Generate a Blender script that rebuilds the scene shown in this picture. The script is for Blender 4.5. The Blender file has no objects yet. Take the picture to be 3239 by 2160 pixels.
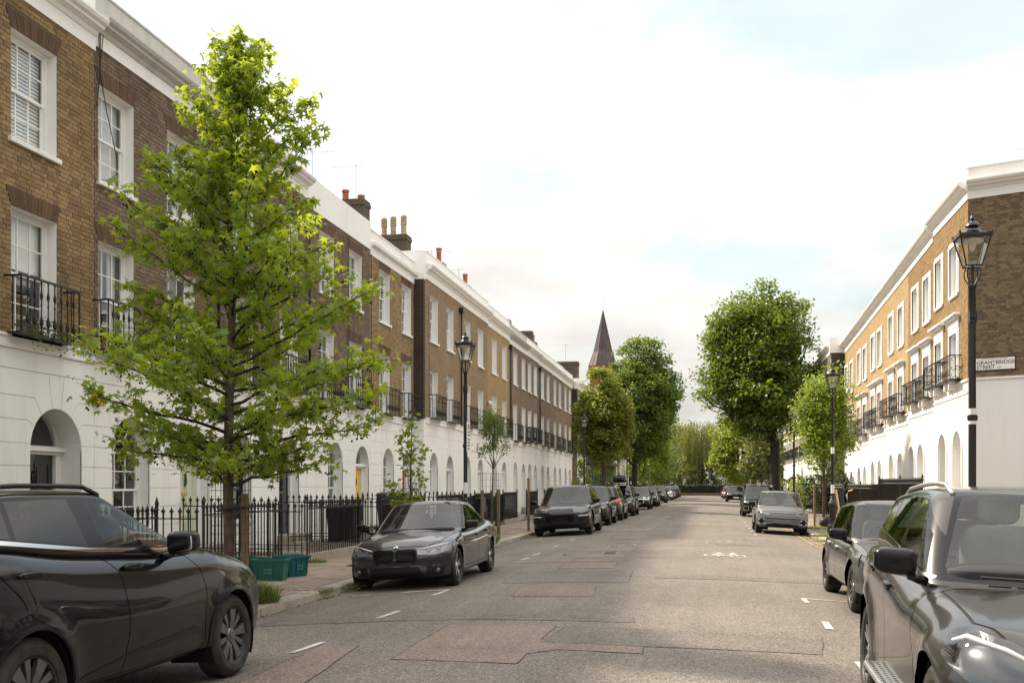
import bpy, bmesh, math, random
import numpy as np
from mathutils import Vector, Matrix
R = math.radians
random.seed(7)
rng = np.random.default_rng(11)
scene = bpy.context.scene
col = scene.collection

# ------------------------------------------------------------------ camera
cam_data = bpy.data.cameras.new("camera")
cam = bpy.data.objects.new("camera", cam_data)
col.objects.link(cam)
cam.location = (0, 0, 1.73)
cam.rotation_euler = (R(90), 0, math.atan(620.5 / 3300.0))
cam_data.sensor_width = 36.0
cam_data.lens = 3300.0 / 3239.0 * 36.0
cam_data.shift_y = (1531.0 - 1080.0) / 3239.0
cam_data.clip_start = 0.05
cam_data.clip_end = 3000
scene.camera = cam

# ------------------------------------------------------------------ light
SUN = Vector((-1.0, 0.55, 1.08)).normalized()
sun_el = math.asin(SUN.z)
sun_az = math.atan2(SUN.x, SUN.y)
sun_data = bpy.data.lights.new("sun", 'SUN')
sun_data.energy = 2.6
sun_data.angle = R(3.0)
sun_data.color = (1.0, 0.88, 0.72)
sun_ob = bpy.data.objects.new("sun", sun_data)
sun_ob.rotation_euler = SUN.to_track_quat('Z', 'Y').to_euler()
sun_ob.location = (-40, 30, 60)
col.objects.link(sun_ob)

world = bpy.data.worlds.new("World")
scene.world = world
world.use_nodes = True
wn = world.node_tree.nodes
wl = world.node_tree.links
wn.clear()
w_out = wn.new('ShaderNodeOutputWorld')
w_bg = wn.new('ShaderNodeBackground')
w_bg.inputs['Strength'].default_value = 0.10
w_sky = wn.new('ShaderNodeTexSky')
w_sky.sky_type = 'NISHITA'
w_sky.sun_disc = False
w_sky.sun_elevation = sun_el
w_sky.sun_rotation = sun_az
w_sky.air_density = 1.0
w_sky.dust_density = 2.0
w_sky.ozone_density = 1.2
w_tc = wn.new('ShaderNodeTexCoord')
w_sep = wn.new('ShaderNodeSeparateXYZ')
wl.new(w_tc.outputs['Generated'], w_sep.inputs[0])


def wmath(op, a, b=None, c=None, clamp=False):
	n = wn.new('ShaderNodeMath')
	n.operation = op
	n.use_clamp = clamp
	for i, v in enumerate((a, b, c)):
		if v is None:
			continue
		if isinstance(v, (int, float)):
			n.inputs[i].default_value = v
		else:
			wl.new(v, n.inputs[i])
	return n.outputs[0]


w_den = wmath('ADD', wmath('MAXIMUM', w_sep.outputs[2], 0.0), 0.22)
w_px = wmath('DIVIDE', w_sep.outputs[0], w_den)
w_py = wmath('DIVIDE', w_sep.outputs[1], w_den)
w_cmb = wn.new('ShaderNodeCombineXYZ')
wl.new(w_px, w_cmb.inputs[0])
wl.new(w_py, w_cmb.inputs[1])
w_map = wn.new('ShaderNodeMapping')
w_map.inputs['Location'].default_value = (-2.75, 2.62, 2.0)
wl.new(w_cmb.outputs[0], w_map.inputs[0])
w_n1 = wn.new('ShaderNodeTexNoise')
w_n1.inputs['Scale'].default_value = 1.15
w_n1.inputs['Detail'].default_value = 7.0
w_n1.inputs['Roughness'].default_value = 0.52
w_n1.inputs['Distortion'].default_value = 0.25
wl.new(w_map.outputs[0], w_n1.inputs['Vector'])
w_mask = wn.new('ShaderNodeMapRange')
w_mask.interpolation_type = 'SMOOTHSTEP'
w_mask.inputs['From Min'].default_value = 0.39
w_mask.inputs['From Max'].default_value = 0.57
wl.new(w_n1.outputs['Fac'], w_mask.inputs['Value'])
# thin veil low down: the horizon is milky everywhere
w_hz = wmath('SUBTRACT', 1.0, wmath('MULTIPLY', wmath('MAXIMUM', w_sep.outputs[2], 0.0), 3.2), clamp=True)
w_m2 = wmath('MAXIMUM', w_mask.outputs[0], wmath('MULTIPLY', w_hz, 0.95), clamp=True)
w_m3 = wmath('ADD', wmath('MULTIPLY', w_m2, 0.60), 0.40)
# soft shading inside the clouds
w_n2 = wn.new('ShaderNodeTexNoise')
w_n2.inputs['Scale'].default_value = 2.6
w_n2.inputs['Detail'].default_value = 6.0
w_n2.inputs['Roughness'].default_value = 0.55
wl.new(w_map.outputs[0], w_n2.inputs['Vector'])
w_cr = wn.new('ShaderNodeValToRGB')
w_cr.color_ramp.elements[0].position = 0.28
w_cr.color_ramp.elements[0].color = (2.85, 2.76, 2.60, 1)
w_cr.color_ramp.elements[1].position = 0.62
w_cr.color_ramp.elements[1].color = (3.75, 3.64, 3.44, 1)
wl.new(w_n2.outputs['Fac'], w_cr.inputs[0])
w_skys = wn.new('ShaderNodeVectorMath')
w_skys.operation = 'MULTIPLY'
w_skys.inputs[1].default_value = (0.66, 0.74, 0.66)
wl.new(w_sky.outputs[0], w_skys.inputs[0])
w_mix = wn.new('ShaderNodeMix')
w_mix.data_type = 'RGBA'
wl.new(w_m3, w_mix.inputs[0])
wl.new(w_skys.outputs[0], w_mix.inputs[6])
w_ov = wmath('ADD', wmath('MULTIPLY', wmath('MAXIMUM', w_sep.outputs[2], 0.0), 1.7), 0.66)
w_cl = wn.new('ShaderNodeVectorMath')
w_cl.operation = 'SCALE'
wl.new(w_cr.outputs[0], w_cl.inputs[0])
wl.new(w_ov, w_cl.inputs['Scale'])
wl.new(w_cl.outputs[0], w_mix.inputs[7])
wl.new(w_mix.outputs[2], w_bg.inputs['Color'])
wl.new(w_bg.outputs[0], w_out.inputs[0])

scene.view_settings.view_transform = 'Standard'
scene.view_settings.look = 'None'
scene.view_settings.exposure = 1.68
scene.view_settings.gamma = 1.0
scene.view_settings.use_curve_mapping = False
scene.cycles.max_bounces = 8
scene.cycles.diffuse_bounces = 4
scene.cycles.glossy_bounces = 4
scene.cycles.transparent_max_bounces = 16
scene.cycles.transmission_bounces = 6
scene.cycles.use_denoising = True
scene.cycles.sample_clamp_indirect = 6.0


# ------------------------------------------------------------------ node helper
class NT:
	"""small shader-tree writer"""

	def __init__(self, name):
		self.m = bpy.data.materials.new(name)
		self.m.use_nodes = True
		self.t = self.m.node_tree
		self.t.nodes.clear()
		self.out = self.t.nodes.new('ShaderNodeOutputMaterial')

	def n(self, kind, **kw):
		nd = self.t.nodes.new('ShaderNode' + kind)
		for k, v in kw.items():
			if hasattr(nd, k) and not k.startswith('i_'):
				setattr(nd, k, v)
		return nd

	def link(self, a, b):
		self.t.links.new(a, b)

	def put(self, sock, v):
		if isinstance(v, bpy.types.NodeSocket):
			self.t.links.new(v, sock)
		elif isinstance(v, (tuple, list)):
			if sock.type == 'RGBA' and len(v) == 3:
				v = (*v, 1)
			sock.default_value = v
		else:
			sock.default_value = v

	def math(self, op, a, b=None, clamp=False):
		nd = self.n('Math', operation=op, use_clamp=clamp)
		self.put(nd.inputs[0], a)
		if b is not None:
			self.put(nd.inputs[1], b)
		return nd.outputs[0]

	def mix(self, f, a, b, mode='MIX'):
		nd = self.n('Mix', data_type='RGBA', blend_type=mode)
		self.put(nd.inputs[0], f)
		self.put(nd.inputs[6], a)
		self.put(nd.inputs[7], b)
		return nd.outputs[2]

	def coord(self, kind='Object'):
		if kind == 'World':
			return self.n('NewGeometry').outputs['Position']
		return self.n('TexCoord').outputs[kind]

	def noise(self, scale, detail=4, rough=0.55, vec=None, dist=0.0):
		nd = self.n('TexNoise')
		nd.inputs['Scale'].default_value = scale
		nd.inputs['Detail'].default_value = detail
		nd.inputs['Roughness'].default_value = rough
		nd.inputs['Distortion'].default_value = dist
		self.link(vec if vec is not None else self.coord('World'), nd.inputs['Vector'])
		return nd.outputs['Fac']

	def ramp(self, f, *stops):
		nd = self.n('ValToRGB')
		el = nd.color_ramp.elements
		while len(el) < len(stops):
			el.new(0.5)
		for e, (p, c) in zip(el, stops):
			e.position = p
			e.color = (*c, 1) if len(c) == 3 else c
		self.put(nd.inputs[0], f)
		return nd.outputs[0]

	def maprange(self, v, a, b, c=0.0, d=1.0, smooth=False):
		nd = self.n('MapRange')
		if smooth:
			nd.interpolation_type = 'SMOOTHSTEP'
		self.put(nd.inputs[0], v)
		for i, q in zip((1, 2, 3, 4), (a, b, c, d)):
			nd.inputs[i].default_value = q
		return nd.outputs[0]

	def bump(self, h, strength=0.3, dist=0.01):
		nd = self.n('Bump')
		nd.inputs['Strength'].default_value = strength
		nd.inputs['Distance'].default_value = dist
		self.put(nd.inputs['Height'], h)
		return nd.outputs[0]

	def princ(self, color, rough=0.5, metal=0.0, normal=None, spec=0.5, coat=0.0, coat_rough=0.03, trans=0.0, ior=1.45, alpha=1.0):
		p = self.n('BsdfPrincipled')
		self.put(p.inputs['Base Color'], color)
		self.put(p.inputs['Roughness'], rough)
		self.put(p.inputs['Metallic'], metal)
		p.inputs['Specular IOR Level'].default_value = spec
		self.put(p.inputs['Coat Weight'], coat)
		self.put(p.inputs['Coat Roughness'], coat_rough)
		p.inputs['Transmission Weight'].default_value = trans
		p.inputs['IOR'].default_value = ior
		p.inputs['Alpha'].default_value = alpha
		if normal is not None:
			self.link(normal, p.inputs['Normal'])
		return p.outputs[0]

	def done(self, shader):
		self.link(shader, self.out.inputs['Surface'])
		return self.m

	def island(self):
		"""0..1, one value per loose piece and per object"""
		a = self.n('NewGeometry').outputs['Random Per Island']
		b = self.n('ObjectInfo').outputs['Random']
		return self.math('FRACT', self.math('ADD', a, b))


MAT = {}


def plain(name, color, rough=0.5, metal=0.0, var=0.0, scale=6.0, bump=0.0, bscale=60.0, spec=0.5, coat=0.0, dirt=None, dirt_amt=0.0, dirt_scale=3.0):
	"""plain procedural surface: base colour, soft noise variation, fine relief, optional dirt"""
	t = NT(name)
	c = color
	if var > 0:
		f = t.noise(scale, 5, 0.6)
		lo = tuple(max(0, v * (1 - var)) for v in color)
		hi = tuple(min(1, v * (1 + var)) for v in color)
		c = t.ramp(f, (0.3, lo), (0.7, hi))
	if dirt is not None:
		f = t.noise(dirt_scale, 7, 0.65, dist=0.4)
		f = t.maprange(f, 0.50, 0.72, 0, dirt_amt, True)
		c = t.mix(f, c, dirt)
	nrm = None
	if bump > 0:
		nrm = t.bump(t.noise(bscale, 4, 0.6), bump, 0.004)
	MAT[name] = t.done(t.princ(c, rough, metal, nrm, spec, coat))
	return MAT[name]


# ------------------------------------------------------------------ mesh helpers
def smooth_mesh(me):
	me.polygons.foreach_set('use_smooth', [True] * len(me.polygons))


def link(ob, parent=None):
	col.objects.link(ob)
	if parent is not None:
		ob.parent = parent
	return ob


def root(name, loc, label, cat, group=None, rz=0.0, kind=None):
	o = bpy.data.objects.new(name, None)
	o.location = loc
	o.rotation_euler = (0, 0, rz)
	o.empty_display_size = 0.2
	col.objects.link(o)
	tag(o, label, cat, group, kind)
	return o


def tag(o, label=None, cat=None, group=None, kind=None):
	if label:
		o["label"] = label
	if cat:
		o["category"] = cat
	if group:
		o["group"] = group
	if kind:
		o["kind"] = kind
	return o


class MB:
	"""collects faces in world (or local) space, builds one mesh object"""

	def __init__(self, xf=None):
		self.v = []
		self.f = []
		self.mi = []
		self.xf = xf
		self.mat_i = 0

	def pt(self, p):
		self.v.append(self.xf(p) if self.xf else tuple(p))
		return len(self.v) - 1

	def face(self, pts):
		idx = [self.pt(p) for p in pts]
		self.f.append(idx)
		self.mi.append(self.mat_i)

	def box(self, a, b, skip=()):
		(x0, y0, z0), (x1, y1, z1) = a, b
		i = [self.pt(p) for p in ((x0, y0, z0), (x1, y0, z0), (x1, y1, z0), (x0, y1, z0),
								  (x0, y0, z1), (x1, y0, z1), (x1, y1, z1), (x0, y1, z1))]
		fs = dict(bottom=(0, 3, 2, 1), top=(4, 5, 6, 7), y0=(0, 1, 5, 4), x1=(1, 2, 6, 5), y1=(2, 3, 7, 6), x0=(3, 0, 4, 7))
		for k, q in fs.items():
			if k in skip:
				continue
			self.f.append([i[j] for j in q])
			self.mi.append(self.mat_i)

	def prism(self, poly, n0, n1, axis='n', caps=(True, True)):
		"""poly: list of (a,z) counter-clockwise seen from +n; extruded from n0 to n1 along the middle coordinate"""
		k = len(poly)
		A = [self.pt((p[0], n0, p[1])) for p in poly]
		B = [self.pt((p[0], n1, p[1])) for p in poly]
		for j in range(k):
			q = (j + 1) % k
			self.f.append([A[j], A[q], B[q], B[j]])
			self.mi.append(self.mat_i)
		if caps[1]:
			self.f.append(B[:])
			self.mi.append(self.mat_i)
		if caps[0]:
			self.f.append(A[::-1])
			self.mi.append(self.mat_i)

	def tube(self, pts, r, n=8, caps=True):
		"""round bar through pts; r number or list"""
		pts = [Vector(p) for p in pts]
		rs = r if isinstance(r, (list, tuple)) else [r] * len(pts)
		rings = []
		up = Vector((0, 0, 1))
		prev = None
		for i, p in enumerate(pts):
			d = (pts[min(i + 1, len(pts) - 1)] - pts[max(i - 1, 0)])
			if d.length < 1e-9:
				d = Vector((0, 0, 1))
			d.normalize()
			if prev is None:
				s = d.cross(up)
				if s.length < 1e-3:
					s = d.cross(Vector((1, 0, 0)))
			else:
				s = prev - d * prev.dot(d)
				if s.length < 1e-4:
					s = d.cross(up) if abs(d.z) < 0.95 else d.cross(Vector((1, 0, 0)))
			s.normalize()
			prev = s
			t = d.cross(s)
			ring = []
			for j in range(n):
				an = 2 * math.pi * j / n
				q = p + (s * math.cos(an) + t * math.sin(an)) * rs[i]
				ring.append(self.pt(q))
			rings.append(ring)
		for a, b in zip(rings, rings[1:]):
			for j in range(n):
				k = (j + 1) % n
				self.f.append([a[j], b[j], b[k], a[k]])
				self.mi.append(self.mat_i)
		if caps:
			self.f.append(rings[0][:])
			self.mi.append(self.mat_i)
			self.f.append(rings[-1][::-1])
			self.mi.append(self.mat_i)

	def lathe(self, prof, c=(0, 0, 0), n=16, axis='z', squash=None, rot=0.0, caps=True):
		"""prof: list of (r, h)"""
		rings = []
		for r, h in prof:
			ring = []
			for j in range(n):
				an = 2 * math.pi * j / n + rot
				x, y = r * math.cos(an), r * math.sin(an)
				if axis == 'z':
					p = (c[0] + x, c[1] + y, c[2] + h)
				elif axis == 'y':
					p = (c[0] + x, c[1] + h, c[2] + y)
				else:
					p = (c[0] + h, c[1] + x, c[2] + y)
				ring.append(self.pt(p))
			rings.append(ring)
		for a, b in zip(rings, rings[1:]):
			for j in range(n):
				k = (j + 1) % n
				q = [a[j], a[k], b[k], b[j]]
				self.f.append(q[::-1] if axis == 'y' else q)
				self.mi.append(self.mat_i)
		if not caps:
			return
		e0, e1 = rings[0][::-1], rings[-1][:]
		if axis == 'y':
			e0, e1 = e0[::-1], e1[::-1]
		self.f.append(e0)
		self.mi.append(self.mat_i)
		self.f.append(e1)
		self.mi.append(self.mat_i)

	def mesh(self, name, org=(0, 0, 0), smooth=False, recalc=True):
		me = bpy.data.meshes.new(name)
		o = Vector(org)
		me.from_pydata([tuple(Vector(p) - o) for p in self.v], [], self.f)
		if recalc and self.f:
			bm = bmesh.new()
			bm.from_mesh(me)
			bmesh.ops.recalc_face_normals(bm, faces=bm.faces)
			bm.to_mesh(me)
			bm.free()
		if smooth:
			smooth_mesh(me)
		return me

	def build(self, name, mat, parent=None, smooth=False, org=None, recalc=True, sharp=None):
		"""parent roots carry only a location (and the verts are given in world space)"""
		w = Vector((0, 0, 0))
		p = parent
		while p is not None:
			w += p.location
			p = p.parent
		me = self.mesh(name, w if org is None else Vector(org), smooth, recalc)
		mats = mat if isinstance(mat, (list, tuple)) else [mat]
		for m in mats:
			me.materials.append(MAT[m] if isinstance(m, str) else m)
		if len(mats) > 1:
			me.polygons.foreach_set('material_index', self.mi)
		ob = bpy.data.objects.new(name, me)
		if org is not None:
			ob.location = Vector(org) - w
		if smooth and sharp:
			try:
				me.set_sharp_from_angle(angle=R(sharp))
			except Exception:
				pass
		return link(ob, parent)


def bev(ob, w=0.01, seg=1):
	m = ob.modifiers.new('b', 'BEVEL')
	m.width = w
	m.segments = seg
	m.limit_method = 'ANGLE'
	m.angle_limit = R(40)
	return ob


def np_mesh(name, verts, faces):
	"""verts (N,3) array, faces (M,k) array, all faces the same size"""
	me = bpy.data.meshes.new(name)
	verts = np.asarray(verts, dtype=np.float32)
	faces = np.asarray(faces, dtype=np.int32)
	nf, k = faces.shape
	me.vertices.add(len(verts))
	me.vertices.foreach_set('co', verts.ravel())
	me.loops.add(nf * k)
	me.loops.foreach_set('vertex_index', faces.ravel())
	me.polygons.add(nf)
	me.polygons.foreach_set('loop_start', np.arange(0, nf * k, k, dtype=np.int32))
	me.polygons.foreach_set('loop_total', np.full(nf, k, dtype=np.int32))
	me.update(calc_edges=True)
	return me


def struct(ob, label=None):
	ob["kind"] = "structure"
	if label:
		ob["label"] = label
	return ob


def lerp(a, b, t):
	return a + (b - a) * t


def interp(x, tab):
	"""monotone smooth interpolation in a table [(x, y), ...]"""
	if x <= tab[0][0]:
		return tab[0][1]
	if x >= tab[-1][0]:
		return tab[-1][1]
	for i in range(len(tab) - 1):
		x0, y0 = tab[i]
		x1, y1 = tab[i + 1]
		if x <= x1:
			h = x1 - x0
			d = (y1 - y0) / h

			def slope(k):
				if k <= 0 or k >= len(tab) - 1:
					kk = 0 if k <= 0 else len(tab) - 2
					return (tab[kk + 1][1] - tab[kk][1]) / (tab[kk + 1][0] - tab[kk][0])
				h0 = tab[k][0] - tab[k - 1][0]
				h1 = tab[k + 1][0] - tab[k][0]
				d0 = (tab[k][1] - tab[k - 1][1]) / h0
				d1 = (tab[k + 1][1] - tab[k][1]) / h1
				if d0 * d1 <= 0:
					return 0.0
				return (h0 + h1) * d0 * d1 / (h0 * d1 + h1 * d0) if abs(h0 * d1 + h1 * d0) > 1e-9 else 0.0
			m0, m1 = slope(i), slope(i + 1)
			t = (x - x0) / h
			return ((2 * t ** 3 - 3 * t ** 2 + 1) * y0 + (t ** 3 - 2 * t ** 2 + t) * h * m0
					+ (-2 * t ** 3 + 3 * t ** 2) * y1 + (t ** 3 - t ** 2) * h * m1)
	return tab[-1][1]


def text_mesh(text, size, align='LEFT'):
	"""lettering as a real mesh (made while the scene is still empty, so it costs nothing)"""
	cu = bpy.data.curves.new('lettering', 'FONT')
	cu.body = text
	cu.size = size
	cu.align_x = align
	cu.extrude = .0008
	cu.offset = size * .012
	tmp = bpy.data.objects.new('lettering', cu)
	col.objects.link(tmp)
	dg = bpy.context.evaluated_depsgraph_get()
	me = bpy.data.meshes.new_from_object(tmp.evaluated_get(dg))
	bpy.data.objects.remove(tmp)
	return me


TEXTS = {k: text_mesh(k, s) for k, s in (('GRANTBRIDGE', .150), ('STREET', .150), ('N1', .085), ('LONDON BOROUGH OF ISLINGTON', .040))}
# ================================================================== materials of the setting
def asphalt(name, base, grit=0.5, red=None):
	t = NT(name)
	P = t.coord('World')
	vor = t.n('TexVoronoi')
	vor.inputs['Scale'].default_value = 70.0
	t.link(P, vor.inputs['Vector'])
	sep = t.n('SeparateColor')
	t.link(vor.outputs['Color'], sep.inputs[0])
	speck = t.maprange(sep.outputs[0], 0.1, 0.95, 1 - grit, 1 + grit * 1.5)
	light = t.maprange(sep.outputs[1], 0.90, 0.97, 0, 1)
	big = t.noise(0.35, 6, 0.62, P, 0.5)
	mid = t.noise(2.2, 6, 0.7, P)
	c = t.ramp(big, (0.32, tuple(v * 0.80 for v in base)), (0.68, tuple(v * 1.22 for v in base)))
	c = t.mix(t.maprange(mid, 0.42, 0.7, 0, 0.42), c, tuple(v * 0.66 for v in base))
	# tyre-polished lanes and long streaks running down the street
	mp = t.n('Mapping')
	mp.inputs['Scale'].default_value = (1.3, 0.05, 1)
	t.link(P, mp.inputs[0])
	st = t.noise(1.6, 5, 0.6, mp.outputs[0])
	c = t.mix(t.maprange(st, 0.45, 0.75, 0, 0.30), c, (base[0] * 1.45, base[1] * 1.38, base[2] * 1.28))
	cr = t.n('TexVoronoi', feature='DISTANCE_TO_EDGE')
	cr.inputs['Scale'].default_value = 0.55
	wob = t.n('TexNoise')
	wob.inputs['Scale'].default_value = 2.5
	wob.inputs['Detail'].default_value = 6
	t.link(P, wob.inputs['Vector'])
	va = t.n('VectorMath', operation='ADD')
	t.link(P, va.inputs[0])
	t.link(wob.outputs['Color'], va.inputs[1])
	t.link(va.outputs[0], cr.inputs['Vector'])
	crack = t.maprange(cr.outputs['Distance'], 0.0, 0.006, 1, 0)
	crack = t.math('MULTIPLY', crack, t.maprange(t.noise(0.5, 3, 0.5, P), 0.5, 0.62, 0, 0.55))
	c = t.mix(crack, c, (0.02, 0.018, 0.016))
	mul = t.n('VectorMath', operation='SCALE')
	t.link(c, mul.inputs[0])
	t.link(speck, mul.inputs['Scale'])
	c = t.mix(t.math('MULTIPLY', light, 0.55), mul.outputs[0], (0.34, 0.31, 0.27))
	h = t.math('ADD', vor.outputs['Distance'], t.math('MULTIPLY', mid, 0.5))
	nrm = t.bump(h, 0.55, 0.006)
	rough = t.maprange(st, 0.3, 0.8, 0.82, 0.6)
	MAT[name] = t.done(t.princ(c, rough, 0, nrm, 0.45))


asphalt('asphalt', (0.120, 0.101, 0.085))
asphalt('asphalt_red', (0.150, 0.112, 0.091), 0.4)
asphalt('asphalt_dark', (0.103, 0.088, 0.075), 0.45)
asphalt('asphalt_far', (0.09, 0.08, 0.072), 0.2)


def stone(name, base, isl=0.22, stain=(0.05, 0.045, 0.038), rough=0.85):
	t = NT(name)
	P = t.coord('World')
	r = t.island()
	c = t.ramp(r, (0.0, tuple(v * (1 - isl) for v in base)), (0.5, base), (1.0, (min(1, base[0] * (1 + isl)), base[1] * (1 + isl * 0.92), base[2] * (1 + isl * 0.8))))
	f = t.noise(3.0, 8, 0.68, P, 0.6)
	c = t.mix(t.maprange(f, 0.45, 0.75, 0, 0.5), c, stain)
	g = t.noise(90.0, 3, 0.6, P)
	c = t.mix(t.maprange(g, 0.4, 0.7, 0, 0.25), c, tuple(v * 0.5 for v in base))
	MAT[name] = t.done(t.princ(c, rough, 0, t.bump(t.math('ADD', f, g), 0.35, 0.006), 0.3))


stone('flagstone', (0.255, 0.205, 0.163), 0.24)
stone('kerbstone', (0.36, 0.325, 0.275), 0.18, (0.10, 0.085, 0.065))
stone('mortar_bed', (0.085, 0.070, 0.052), 0.05)
stone('step_stone', (0.33, 0.29, 0.24), 0.15, (0.12, 0.10, 0.08))
plain('soil', (0.07, 0.055, 0.04), 0.95, var=0.3, bump=0.6, bscale=40)


def paint(name, colr, wear=0.45):
	t = NT(name)
	P = t.coord('World')
	f = t.noise(38, 6, 0.75, P)
	g = t.noise(4, 4, 0.6, P)
	w = t.maprange(t.math('ADD', f, t.math('MULTIPLY', g, 0.5)), 0.66, 0.86, 0, 1)
	c = t.mix(t.math('MULTIPLY', w, wear * 1.6, True), colr, (0.10, 0.09, 0.08))
	MAT[name] = t.done(t.princ(c, 0.75, 0, t.bump(f, 0.3, 0.003), 0.3))


paint('road_white', (0.60, 0.57, 0.51), 0.45)
paint('road_white_worn', (0.42, 0.39, 0.34), 0.62)
paint('road_yellow', (0.46, 0.31, 0.10), 0.6)
plain('joint_tar', (0.055, 0.047, 0.041), 0.85)
plain('cast_iron', (0.055, 0.052, 0.050), 0.6, 0.6, 0.3, 8, 0.5, 120)

# ================================================================== ground, road
KX, KR = -5.92, 3.40          # kerb faces, west and east
ROADC, ROADH = -1.28, 4.7


def rz(x):
	"""crowned carriageway: 0.10 at the crown, lower in the gutters"""
	t = min(1.0, abs(x - ROADC) / ROADH)
	return .10 - .16 * t * t



def sheet(name, polys, z, mat, parent=None):
	m = MB()
	for p in polys:
		m.face([(x, y, z) for x, y in p])
	return m.build(name, mat, parent, recalc=False)


def cambered(name, polys, dz, mat, parent=None):
	bm = bmesh.new()
	for p in polys:
		bm.faces.new([bm.verts.new((x, y, 0)) for x, y in p])
	k = -6.2
	while k < 3.7:
		bmesh.ops.bisect_plane(bm, geom=bm.verts[:] + bm.edges[:] + bm.faces[:], plane_co=(k, 0, 0), plane_no=(1, 0, 0))
		k += .35
	for v in bm.verts:
		v.co.z = rz(v.co.x) + dz
	me = bpy.data.meshes.new(name)
	bm.normal_update()
	for f in bm.faces:
		if f.normal.z < 0:
			f.normal_flip()
	bm.to_mesh(me)
	bm.free()
	me.materials.append(MAT[mat])
	smooth_mesh(me)
	return link(bpy.data.objects.new(name, me), parent)


g = sheet('ground', [[(-900, -700), (900, -700), (900, 1300), (-900, 1300)]], -0.12, 'asphalt_far')
struct(g)
road = cambered('road', [[(KX - .2, -60), (KR + .2, -60), (KR + .2, 18.5), (KR + .2, 28.5), (KR + .2, 150.5), (KX - .2, 150.5)],
					  [(KR + .2, 18.5), (90, 18.5), (90, 28.5), (KR + .2, 28.5)],
					  [(-90, 150.5), (90, 150.5), (90, 157), (-90, 157)]], 0.0, 'asphalt')
struct(road)
PATCH = [
	([(-2.94, 9.45), (-3.0, 11.97), (-1.71, 11.88), (-1.73, 10.86), (-1.56, 10.64), (-.64, 10.54), (-.62, 10.11), (-1.46, 10.19), (-1.72, 9.9), (-1.71, 9.32)], 'asphalt_red'),
	([(-2.84, 15.06), (-2.98, 16.78), (-1.76, 16.78), (-1.65, 15.17)], 'asphalt_red'),
	([(-2.86, 20.16), (-2.96, 21.68), (-1.88, 21.88), (-1.78, 20.26)], 'asphalt_red'),
	([(-4.19, 21.9), (-4.25, 22.5), (-2.02, 22.75), (-1.98, 22.05)], 'asphalt_red'),
	([(-3.01, 23.24), (-3.01, 24.27), (-1.92, 24.41), (-1.86, 23.37)], 'asphalt_red'),
	([(-2.97, 25.4), (-2.9, 27.4), (-1.82, 27.43), (-1.74, 25.6)], 'asphalt_red'),
	([(-2.85, 31.06), (-2.97, 33.51), (-1.76, 33.92), (-1.69, 31.79)], 'asphalt_red'),
	([(-3.06, 36.4), (-3.18, 39.01), (-2.04, 39.63), (-1.92, 36.62)], 'asphalt_red'),
	([(-3.6, 44.9), (-3.67, 47.2), (-2.25, 47.4), (-2.19, 45.2)], 'asphalt_red'),
	([(-3.9, 8.2), (-3.95, 10.33), (-3.55, 10.32), (-3.30, 8.2)], 'asphalt_red'),
	([(-5.5, 12.05), (-5.5, 12.6), (-3.4, 12.85), (-.9, 12.8), (-.85, 12.35), (-2.75, 12.4)], 'asphalt_dark'),
	([(-1.7, 10.64), (-1.6, 11.9), (1.2, 11.6), (1.1, 10.6), (-.6, 10.56)], 'asphalt_dark'),
	([(-3.4, 17.2), (-3.5, 19.6), (-1.4, 19.8), (-1.3, 17.3)], 'asphalt_dark'),
	([(-.9, 18.3), (-.95, 18.9), (3.1, 19.1), (3.1, 18.5)], 'asphalt_dark'),
	([(-5.2, 6.3), (-5.1, 7.9), (-4.2, 7.8), (-4.2, 6.2)], 'asphalt_dark'),
	([(.2, 28.9), (.2, 29.3), (1.4, 29.35), (1.4, 28.95)], 'asphalt_dark'),
]
for p, m in PATCH:
	# cut edges wander a little
	q = []
	for (x0, y0), (x1, y1) in zip(p, p[1:] + p[:1]):
		L = math.hypot(x1 - x0, y1 - y0)
		k = max(1, int(L / .25))
		for i in range(k):
			j = .012 if i else 0
			q.append((lerp(x0, x1, i / k) + random.uniform(-j, j), lerp(y0, y1, i / k) + random.uniform(-j, j)))
	cambered('asphalt_patch', [q], 0.004, m, road)
	# sealed joint round the patch
	mb = MB()
	for (x0, y0), (x1, y1) in zip(q, q[1:] + q[:1]):
		d = Vector((x1 - x0, y1 - y0, 0))
		if d.length < 1e-4:
			continue
		nn = Vector((-d.y, d.x, 0)).normalized() * random.uniform(.001, .006)
		a, b = Vector((x0, y0, rz(x0) + .0065)), Vector((x1, y1, rz(x1) + .0065))
		mb.face([a - nn, b - nn, b + nn, a + nn])
	mb.build('patch_joint', 'joint_tar', road)


def stripe(x0, y0, x1, y1, w, mat='road_white', z=0.008, name='marking'):
	d = Vector((x1 - x0, y1 - y0, 0)).normalized()
	n = Vector((-d.y, d.x, 0)) * (w / 2)
	a, b = Vector((x0, y0, 0)), Vector((x1, y1, 0))
	return cambered(name, [[(q.x, q.y) for q in (a - n, b - n, b + n, a + n)]], z, mat, road)


for y0 in (9.83, 12.6, 22.82, 24.4, 27.55, 31.1, 34.55, 41.2, 47.6, 54.3, 61, 68, 75, 83, 91):
	stripe(-4.08, y0, -4.03, y0 + (.72 if y0 < 40 else .8), .075, 'road_white' if y0 < 36 else 'road_white_worn')
stripe(-5.5, 15.45, -5.15, 15.75, .09, 'road_white_worn')
stripe(-4.78, 15.9, -4.08, 16.18, .10)
stripe(-4.10, 15.3, -4.06, 16.2, .08)
stripe(1.36, 15.84, 2.2, 15.7, .06)
stripe(1.38, 15.28, 1.37, 15.86, .075)
stripe(1.385, 12.55, 1.40, 13.24, .09)
stripe(1.40, 9.6, 1.40, 10.3, .09)
for y0 in (35.4, 38.2, 40.6, 43.6, 46.6, 50.2, 54.2):
	stripe(1.56, y0, 1.54, y0 + .55, .08, 'road_white')
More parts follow.
